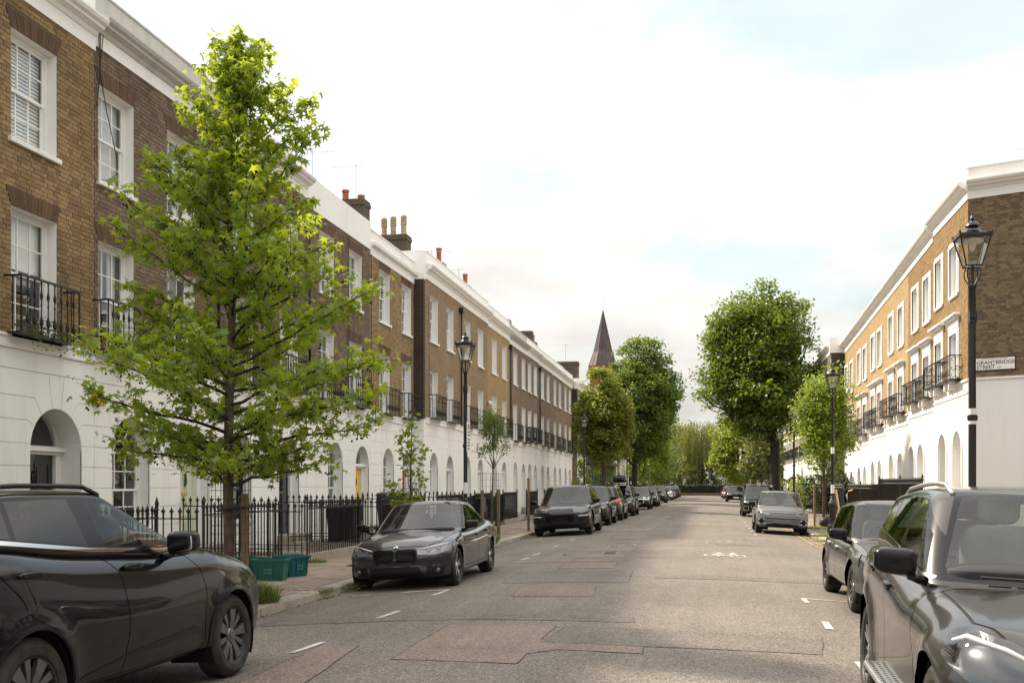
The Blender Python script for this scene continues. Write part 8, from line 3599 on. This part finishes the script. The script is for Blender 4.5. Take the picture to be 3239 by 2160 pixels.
P = np.stack([rng.uniform(-14, 14, n), rng.uniform(-.6, .6, n), rng.uniform(0, 1.25, n)], axis=1)
face = rng.integers(0, 3, n)
P[face == 0, 1] = -.6
P[face == 1, 2] = 1.25
P += rng.normal(size=P.shape) * .06
V, Fc = leaves_quads(P, .16)
put_mesh('foliage', np_mesh('foliage', V, Fc), 'leaf_dark', hd)
mb = MB()
mb.box((-14, -.5, .0), (14, .5, 1.15))
put_mesh('core', mb.mesh('core'), 'leaf_dark', hd)
brick_tex('brick_wall_low', (0.22, 0.12, 0.07), (0.15, 0.085, 0.05), (0.28, 0.24, 0.19), 0.3, axis='X')
mb = MB()
mb.box((-15, 151.6, -.05), (15, 151.95, .40))
mb.box((-15, 151.56, .40), (15, 151.99, .47))
tag(mb.build('low_wall', 'brick_wall_low'), 'low brick wall under the hedge at the end of the street', 'wall')
mb = MB()
mb.box((-60, 157, -.05), (60, 157.4, .1))
struct(mb.build('park_kerb', 'kerbstone'))


def tuft(x, y, z, r, h, n, label, leaf='leaf_grass'):
	a = rng.uniform(0, 6.283, n)
	q = rng.uniform(0, 1, n) ** .5 * r
	bx, by = q * np.cos(a), q * np.sin(a)
	an = rng.uniform(0, 6.283, n)
	ln = rng.uniform(.1, .9, n) * h * .8 + q * .4
	hh = h * rng.uniform(.45, 1.1, n) * (1 - .35 * q / r)
	w = rng.uniform(.003, .007, n)
	px, py = -np.sin(an), np.cos(an)
	base = np.stack([bx, by, np.zeros(n)], 1)
	mid = base + np.stack([np.cos(an) * ln * .35, np.sin(an) * ln * .35, hh * .7], 1)
	tip = base + np.stack([np.cos(an) * ln, np.sin(an) * ln, hh], 1)
	s = np.stack([px * w, py * w, np.zeros(n)], 1)
	V = np.stack([base - s, base + s, mid + s * .8, mid - s * .8, tip], 1).reshape(-1, 3)
	i = np.arange(n)[:, None] * 5
	F4 = np.concatenate([i, i + 1, i + 2, i + 3], 1)
	F3 = np.concatenate([i + 3, i + 2, i + 4, i + 4], 1)
	me = bpy.data.meshes.new('grass_tuft')
	me.from_pydata([tuple(v) for v in V], [], [tuple(f) for f in F4] + [tuple(f[:3]) for f in F3])
	me.materials.append(MAT[leaf])
	o = bpy.data.objects.new('grass_tuft', me)
	o.location = (x, y, z)
	col.objects.link(o)
	tag(o, label, 'grass', 'grass tufts at the kerb')
	return o


tuft(-6.22, 13.72, PZ, .30, .36, 900, 'lush grass tuft between the black crossover and the recycling boxes')
tuft(-6.15, 28.7, PZ, .34, .40, 600, 'weedy grass clump behind the grey saloon')
tuft(3.95, 40.2, PZ, .5, .14, 500, 'low grass round the foot of the bright young tree')
tuft(4.5, 39.9, PZ, .35, .12, 300, 'thin grass strip right of the bright young tree')
tuft(3.62, 34.3, PZ, .42, .14, 500, 'grass round the lamp post base beside the silver hatchback')
tuft(3.35, 31.2, PZ, .35, .10, 350, 'weeds at the corner kerb of the side street')
tuft(-6.0, 15.6, PZ - .04, .25, .07, 250, 'thin weeds in the west kerb before the grey saloon')
tuft(-5.95, 16.6, PZ - .06, .35, .08, 300, 'weeds in the gutter at the grey saloon nose')
tuft(-5.98, 33.4, PZ - .05, .45, .07, 300, 'weeds along the west kerb before the sports off-roader')
tuft(-8.15, 20.9, PZ, .22, .12, 200, 'weeds at the railing plinth beside the recycling boxes')
tuft(5.6, 50.2, PZ, .5, .2, 300, 'weeds at the foot of the plywood boards')
# ================================================================== church, school, far houses
brick_tex('brick_red', (0.36, 0.105, 0.060), (0.27, 0.078, 0.047), (0.34, 0.25, 0.20), 0.15, axis='X')
t_ = NT('spire_copper')
P_ = t_.coord('World')
f_ = t_.noise(1.5, 5, .6, P_)
MAT['spire_copper'] = t_.done(t_.princ(t_.ramp(f_, (.3, (0.058, 0.042, 0.042)), (.7, (0.105, 0.080, 0.078))), .42, .35, None, .4))
CX, CY = -11.1, 112.0
ch = root('church_tower', (CX, CY, 0), 'red brick church tower with a tall purple-brown metal spire', 'church')
mb = MB()
mb.box((CX - 1.25, CY - 1.25, -.05), (CX + 1.25, CY + 1.25, 13.6))
mb.build('tower', 'brick_red', ch)
mb = MB()
mb.box((CX - 1.42, CY - 1.42, 13.6), (CX + 1.42, CY + 1.42, 14.35))
for i in range(7):
	for (dx, dy) in ((0, -1), (1, 0)):
		q = -1.2 + i * .4
		if dy:
			mb.box((CX + q - .1, CY - 1.44, 13.25), (CX + q + .1, CY - 1.25, 13.598))
		else:
			mb.box((CX + 1.25, CY + q - .1, 13.25), (CX + 1.44, CY + q + .1, 13.598))
mb.build('corbel_table', 'brick_red', ch)
mb = MB()
mb.box((CX - 1.33, CY - 1.33, 11.05), (CX + 1.33, CY + 1.33, 11.3))
mb.build('string_course', 'stucco_old', ch)
mb = MB()
o1, o2 = arc_pts(0, 11.9, .62, 0, 180, 12), arc_pts(0, 11.9, .42, 0, 180, 12)
for i in range(12):
	mb.prism([o1[i], o1[i + 1], o2[i + 1], o2[i]], -1.32, -1.24)
mb.box((-.62, -1.32, 10.2), (-.42, -1.24, 11.9))
mb.box((.42, -1.32, 10.2), (.62, -1.24, 11.9))
mb.v = [(CX + p[0], CY + p[1], p[2]) for p in mb.v]
wf = mb.build('belfry_window', 'stucco_old', ch)
mb = MB()
mb.prism([(-.42, 10.2), (.42, 10.2)] + arc_pts(0, 11.9, .42, 0, 180, 10), -1.27, -1.25)
mb.v = [(CX + p[0], CY + p[1], p[2]) for p in mb.v]
mb.build('louvre', 'room_dark', wf)
mb = MB()
base = 14.35
w0, w1 = 1.5, .78
sq = [(-1, -1), (1, -1), (1, 1), (-1, 1)]
# broached foot turning into eight faces
oct_ = [(math.cos(R(22.5 + 45 * k)), math.sin(R(22.5 + 45 * k))) for k in range(8)]
Z1, TOP = 15.9, 20.5
r1 = 1.05
foot = []
for k in range(8):
	c, s_ = oct_[k]
	m = max(abs(c), abs(s_))
	foot.append((CX + c / m * 1.5, CY + s_ / m * 1.5, base))
mid = [(CX + c * r1, CY + s_ * r1, Z1) for c, s_ in oct_]
for k in range(8):
	j = (k + 1) % 8
	mb.face([foot[k], foot[j], mid[j], mid[k]])
	mb.face([mid[k], mid[j], (CX, CY, TOP)])
mb.face(foot[::-1])
mb.build('spire', 'spire_copper', ch)
mb = MB()
for k in range(8):
	for t in (0, .5):
		a = Vector(mid[k]).lerp(Vector(mid[(k + 1) % 8]), t)
		mb.tube([a, Vector((CX, CY, TOP))], [.03, .012], 4)
		b = Vector(foot[k]).lerp(Vector(foot[(k + 1) % 8]), t)
		mb.tube([b, a], .03, 4)
mb.build('standing_seams', 'spire_copper', ch)["kind"] = "stuff"
mb = MB()
mb.tube([(CX, CY, TOP - .1), (CX, CY, TOP + 1.2)], .018, 5)
mb.tube([(CX - .28, CY, TOP + .95), (CX + .26, CY, TOP + .9)], .014, 5)
mb.build('cross', 'alu', ch)
mb = MB()
mb.box((CX - 8, CY + 1.3, -.05), (CX + .9, CY + 12, 8.8))
mb.build('nave', 'brick_red', ch)

plain('green_frame', (0.02, 0.10, 0.055), 0.4)
plain('zinc', (0.16, 0.155, 0.15), 0.5, 0.5)
sc = root('school_building', (-9.4, 85, 0), 'low modern building with green window frames beyond the terrace', 'building')
mb = MB()
mb.box((-16, 85, -.05), (-9.4, 106, 3.5))
mb.build('wall', 'room_dark', sc)
mb = MB()
mb.box((-16, 84.8, 3.5), (-8.9, 106.2, 3.75))
mb.build('canopy', 'zinc', sc)
mb = MB()
mb.box((-16, 88, 3.75), (-10.4, 104, 6.9))
mb.build('upper_storey', 'brick_far_brown', sc)
for k in range(9):
	y = 86 + k * 2.1
	mb = MB()
	mb.box((-9.42, y, .7), (-9.34, y + 1.8, 3.2))
	fr = mb.build('window', 'green_frame', sc)
	mb = MB()
	mb.box((-9.345, y + .1, .8), (-9.335, y + .85, 3.1))
	mb.build('pane', 'window_glass', fr)
	mb = MB()
	mb.box((-9.345, y + .95, .8), (-9.335, y + 1.7, 3.1))
	mb.build('pane', 'window_glass', fr)
mb = MB()
mb.box((-9.6, 106.2, -.05), (-9.2, 107.2, 5.6))
mb.build('white_pier', 'stucco', sc)
mb = MB()
mb.box((-9.5, 107.2, .5), (-9.3, 111.8, 5.6))
tw = mb.build('stair_window', 'green_frame', sc)
for k in range(4):
	mb = MB()
	mb.box((-9.29, 107.35 + k * 1.1, .7), (-9.28, 108.3 + k * 1.1, 5.4))
	mb.build('pane', 'window_glass', tw)

# pale houses across the water, seen between the willow stems
for k in range(5):
	x = -24 + k * 10
	h = root('far_house', (x, 205, 0), ['first', 'second', 'third', 'fourth', 'fifth'][k] + ' pale house from the west beyond the willows', 'house', 'pale houses beyond the park')
	mb = MB()
	mb.box((x, 205, -.05), (x + 9.8, 213, 4.2))
	mb.build('stucco_wall', 'stucco', h)
	mb = MB()
	mb.box((x, 205.02, 4.2), (x + 9.8, 213, 9.2))
	mb.build('wall', 'brick_far_brown', h)
	mb = MB()
	mb.box((x, 204.9, 9.2), (x + 9.8, 213, 9.9))
	mb.build('parapet', 'stucco', h)
	for i in range(4):
		for z in (1.0, 4.8, 7.2):
			mb = MB()
			mb.box((x + .8 + i * 2.4, 204.93, z), (x + 1.9 + i * 2.4, 205.0, z + 1.8))
			w = mb.build('window', 'white_paint', h)
			mb = MB()
			mb.box((x + .9 + i * 2.4, 204.92, z + .1), (x + 1.8 + i * 2.4, 204.929, z + 1.7))
			mb.build('pane', 'room_dark', w)

# houses added along the side street, out of view, seen only as reflections
for k in range(5):
	a0 = 9.2 + k * 5.6
	h = root('side_house', tuple(gxf((a0, 0, 0))), ['first', 'second', 'third', 'fourth', 'fifth'][k] + ' brick house along the side street past the corner house', 'house', 'houses along the side street')
	mb = MB(gxf)
	mb.box((a0, -8, -.05), (a0 + 5.5, .0, 4.4))
	mb.build('stucco_wall', 'stucco_warm', h)
	mb = MB(gxf)
	mb.box((a0, -8, 4.4), (a0 + 5.5, -.02, 9.6))
	mb.build('wall', 'brick_far_brown', h)
	mb = MB(gxf)
	mb.box((a0, -.4, 9.6), (a0 + 5.5, .1, 10.3))
	mb.build('parapet', 'stucco_warm', h)
	for i in range(2):
		for z in (1.1, 5.0, 7.4):
			mb = MB(gxf)
			mb.box((a0 + .9 + i * 2.5, -.1, z), (a0 + 2.0 + i * 2.5, .05, z + 1.7))
			w = mb.build('window', 'white_paint', h)
			mb = MB(gxf)
			mb.box((a0 + 1.0 + i * 2.5, .05, z + .1), (a0 + 1.9 + i * 2.5, .06, z + 1.6))
			mb.build('pane', 'window_glass', w)
for (xx, yy, r_) in ((16, 12.5, 3.2), (24, 15.5, 3.4), (33, 10.0, 3.6)):  # trees out of view, added only to show in reflections
	clump_tree('side_street_tree', xx, yy, ['leafy tree at the near corner of the side street', 'leafy tree further down the side street', 'leafy tree closing the side street'][int(xx > 16) + int(xx > 24)], 'street trees', 1.6, 9.5, r_, r_, 2.2, .2, 'leaf_maple', 'bark', 150, 44, .34, clump_r=1.0, limbs=4)

# ================================================================== bins, boxes, boards
def plastic(name, c, rough=.45):
	plain(name, c, rough, 0, .15, 4, .15, 60, dirt=tuple(v * .5 + .03 for v in c), dirt_amt=.4)


plastic('box_green', (0.012, 0.115, 0.075))
plastic('box_teal', (0.012, 0.125, 0.135))
plastic('bin_black', (0.014, 0.015, 0.016), .5)
plain('print_white', (0.10, 0.24, 0.18), 0.7)


def tray(cx, cy, w, d, h, rot, mat, label, mark=True):
	"""open recycling box with flared sides, rolled rim and hand slots"""
	rt = root('recycling_box', (cx, cy, PZ), label, 'recycling box', 'recycling boxes on the pavement')
	rt.rotation_euler = (0, 0, rot)

	def ring(s, z, e=0):
		return [(-w / 2 * s - e, -d / 2 * s - e, z), (w / 2 * s + e, -d / 2 * s - e, z), (w / 2 * s + e, d / 2 * s + e, z), (-w / 2 * s - e, d / 2 * s + e, z)]
	mb = MB()
	o0, o1, i1, i0 = ring(.86, 0), ring(1, h), ring(.97, h), ring(.83, .015)
	for k in range(4):
		j = (k + 1) % 4
		mb.face([o0[k], o0[j], o1[j], o1[k]])
		mb.face([o1[k], o1[j], i1[j], i1[k]])
		mb.face([i1[k], i1[j], i0[j], i0[k]])
	mb.face(o0[::-1])
	mb.face(i0)
	b = add_part('body', mb.mesh('body'), rt)
	b.data.materials.append(MAT[mat])
	mb = MB()
	r0, r1, r2, r3 = ring(1, h - .035, .022), ring(1, h + .006, .026), ring(.975, h + .006, 0), ring(1, h - .03, .002)
	for k in range(4):
		j = (k + 1) % 4
		mb.face([r0[k], r0[j], r1[j], r1[k]])
		mb.face([r1[k], r1[j], r2[j], r2[k]])
		mb.face([r3[k], r3[j], r0[j], r0[k]])
	r = add_part('rim', mb.mesh('rim'), rt)
	r.data.materials.append(MAT[mat])
	bev(r, .006, 2)
	mb = MB()
	for q in (-.38, -.13, .13, .38):
		mb.box((q * w - .008, -d / 2 * .95 - .012, .05), (q * w + .008, -d / 2 * .93, h - .05))
	rb = add_part('rib', mb.mesh('rib'), rt, (0, -.012, 0))
	rb.data.materials.append(MAT[mat])
	if mark:
		mb = MB()
		for i in range(4):
			for j in range(2):
				mb.box((-.07 + i * .036, -d / 2 * .95 - .004, h * .42 + j * .055), (-.07 + i * .036 + .026, -d / 2 * .95 - .001, h * .42 + j * .055 + .032))
		pm = add_part('printed_mark', mb.mesh('printed_mark'), rt, (0, -.008, 0), (R(7), 0, 0))
		pm.data.materials.append(MAT['print_white'])
	return rt


tray(-7.42, 16.95, .54, .40, .36, R(9), 'box_green', 'dark green recycling box, the middle one with a pale printed mark')
tray(-7.36, 17.70, .50, .38, .37, R(68), 'box_teal', 'teal recycling box behind the green one, a tool handle resting on it')
tray(-7.98, 17.25, .52, .40, .36, R(-12), 'box_teal', 'teal recycling box half hidden behind the black crossover bonnet', False)


def wheelie(x, y, z, w, d, h, rot, label, lid='bin_black', group='black wheelie bins'):
	rt = root('wheelie_bin', (x, y, z), label, 'bin', group)
	rt.rotation_euler = (0, 0, rot)
	mb = MB()
	s = .80
	lo = [(-w / 2 * s, -d / 2 * s, .05), (w / 2 * s, -d / 2 * s, .05), (w / 2 * s, d / 2 * s, .05), (-w / 2 * s, d / 2 * s, .05)]
	hi = [(-w / 2, -d / 2, h), (w / 2, -d / 2, h), (w / 2, d / 2, h), (-w / 2, d / 2, h)]
	for k in range(4):
		j = (k + 1) % 4
		mb.face([lo[k], lo[j], hi[j], hi[k]])
	mb.face(lo[::-1])
	b = add_part('body', mb.mesh('body'), rt)
	b.data.materials.append(MAT['bin_black'])
	me = rbox_mesh('lid', (w * 1.1, d * 1.12, .09), .5, 4, lambda p: (p[0], p[1], p[2] + .03 * (1 - (p[0] / (w * .55)) ** 2)), lid)
	add_part('lid', me, rt, (0, 0, h + .02))
	mb = MB()
	mb.tube([(-w * .42, d / 2 + .07, h + .0), (w * .42, d / 2 + .07, h + .0)], .016, 6)
	add_part('handle', mb.mesh('handle'), rt).data.materials.append(MAT['bin_black'])
	for sx in (-1, 1):
		mb = MB()
		mb.lathe([(.02, -.025), (.10, -.025), (.10, .025), (.02, .025)], (sx * w * .42, d / 2 * .8, .10), 14, 'x')
		add_part('wheel', mb.mesh('wheel'), rt).data.materials.append(MAT['tyre'])


wheelie(-8.95, 24.9, .12, .60, .72, 1.02, R(80), 'black wheelie bin behind the railing left of the yellow door')
wheelie(-9.05, 29.3, .12, .70, .74, 1.28, R(85), 'tall black wheelie bin just left of the yellow door')
wheelie(-8.9, 38.9, .12, .58, .72, 1.05, R(90), 'black wheelie bin behind the lone timber post')
wheelie(-8.9, 43.6, .12, .58, .72, 1.05, R(90), 'green-lidded bin behind the sports off-roader', 'box_green')
wheelie(-9.6, 14.3, .12, .56, .70, 1.1, R(90), 'dark bin behind the railing seen over the black crossover bonnet')
rt = root('black_planter', (-9.3, 30.6, .12), 'black slab planter at the steps of the yellow door', 'planter')
mb = MB()
mb.box((-9.75, 29.8, .12), (-8.7, 31.2, .40))
mb.box((-9.8, 29.75, .40), (-8.65, 31.25, .47))
bev(mb.build('trough', 'bin_black', rt), .01)

plain('plywood', (0.56, 0.40, 0.20), 0.75, var=.14, scale=5, bump=.15, bscale=40, dirt=(.38, .25, .12), dirt_amt=.4)
plain('board_pale', (0.62, 0.50, 0.38), 0.75, var=.10, scale=5)
mb = MB()
mb.box((-.62, -.015, 0), (.62, .015, 1.42))
o = add_part('plywood_board', mb.mesh('plywood_board'), None, (6.05, 50.4, PZ), (R(-9), 0, R(80)))
o.data.materials.append(MAT['plywood'])
tag(o, 'tall yellow plywood sheet leaning on the east railings', 'board')
mb = MB()
mb.box((-.40, -.015, 0), (.40, .015, .98))
o = add_part('plywood_board', mb.mesh('plywood_board'), None, (5.92, 51.3, PZ), (R(-10), 0, R(74)))
o.data.materials.append(MAT['board_pale'])
tag(o, 'shorter pale board leaning left of the tall plywood sheet', 'board')
mb = MB()
mb.box((-.03, -.02, 0), (.03, .02, 2.6))
o = add_part('timber_batten', mb.mesh('timber_batten'), None, (6.3, 49.6, 1.42), (R(86), 0, R(4)))
o.data.materials.append(MAT['plywood'])
tag(o, 'timber batten lying along the railing tops by the plywood', 'batten')
me = rbox_mesh('refuse_sack', (.5, .45, .42), .75, 5, lambda p: (p[0] + .03 * math.sin(9 * p[2]), p[1] + .03 * math.sin(8 * p[0]), p[2] * (1 + .2 * math.sin(7 * p[0] + 5 * p[1]))), 'bin_black')
o = add_part('refuse_sack', me, None, (4.5, 42.1, PZ + .2))
tag(o, 'black sack slumped at the foot of the bright young tree', 'sack')

# balcony planting on the nearest house, window boxes further along
leaf_mat('leaf_ivy', (0.05, 0.085, 0.02), (0.13, 0.19, 0.05), (0.3, 0.4, 0.08), .35)
plain('flower_yellow', (0.70, 0.42, 0.03), .7)
plain('flower_pink', (0.45, 0.10, 0.16), .7)
plain('flower_purple', (0.16, 0.03, 0.16), .7)


def planting(x, y0, y1, z, n, label, size=.05, hang=.22, flower=None, nf=30):
	rt = root('balcony_plant', (x, y0, z), label, 'plant', 'plants on the balconies')
	P = np.stack([rng.uniform(-.10, .12, n), rng.uniform(0, y1 - y0, n), rng.normal(0, .08, n) + .06], 1)
	k = int(n * .35)
	P[:k, 0] = .14
	P[:k, 2] = -rng.uniform(0, 1, k) ** 2 * hang
	V, Fc = leaves_quads(P, size)
	put_mesh('foliage', np_mesh('foliage', V, Fc), 'leaf_ivy', rt)
	if flower:
		P = np.stack([rng.uniform(-.08, .12, nf), rng.uniform(0, y1 - y0, nf), rng.uniform(.05, .2, nf)], 1)
		V, Fc = leaves_quads(P, size * .9)
		put_mesh('flowers', np_mesh('flowers', V, Fc), flower, rt)


planting(-10.32, 14.25, 15.8, 4.10, 240, 'ivy and flowers trailing from the nearest balcony', .06, .32, 'flower_yellow', 14)
planting(-9.95, 37.5, 38.7, 4.3, 140, 'green window box on the pale tan house balcony', .06, .1, 'flower_pink', 10)
planting(-9.95, 69.0, 72.3, 4.2, 160, 'purple flowers along the far brown house balconies', .09, .3, 'flower_purple', 90)
planting(-10.2, 28.0, 28.9, .95, 160, 'small green window box beside the yellow door house window', .05, .06)

# dry leaves and grit gathered in the gutters
n = 700
P = np.stack([rng.choice([KX, KR], n) + 0.0, rng.uniform(9, 62, n), np.zeros(n)], 1)
w_ = P[:, 0] < 0
P[:, 0] += np.where(w_, 1, -1) * rng.exponential(.10, n)
P[:, 2] = [rz(q) + .012 for q in P[:, 0]]
V, Fc = leaves_quads(P, .045)
plain('dry_leaf', (0.16, 0.095, 0.045), .9, var=.4, scale=30)
me = np_mesh('leaf_litter', V, Fc)
me.materials.append(MAT['dry_leaf'])
o = bpy.data.objects.new('leaf_litter', me)
col.objects.link(o)
tag(o, 'dry leaves and grit scattered along both gutters', 'leaf litter', kind='stuff')
for (x, y, w, l, lab) in ((-7.0, 20.4, .45, .6, 'iron utility cover in the west pavement beyond the recycling boxes'), (-6.7, 24.2, .3, .3, 'small square cover in the west pavement behind the grey saloon')):
	z = PZ if x < KX else rz(x)
	mb = MB()
	mb.box((x - w / 2, y - l / 2, z - .01), (x + w / 2, y + l / 2, z + .009))
	for i in range(5):
		mb.box((x - w * .42, y - l * .4 + i * l * .18, z + .009), (x + w * .42, y - l * .4 + i * l * .18 + l * .06, z + .013), skip=('bottom',))
	tag(mb.build('utility_cover', 'cast_iron'), lab, 'utility cover', 'utility covers')
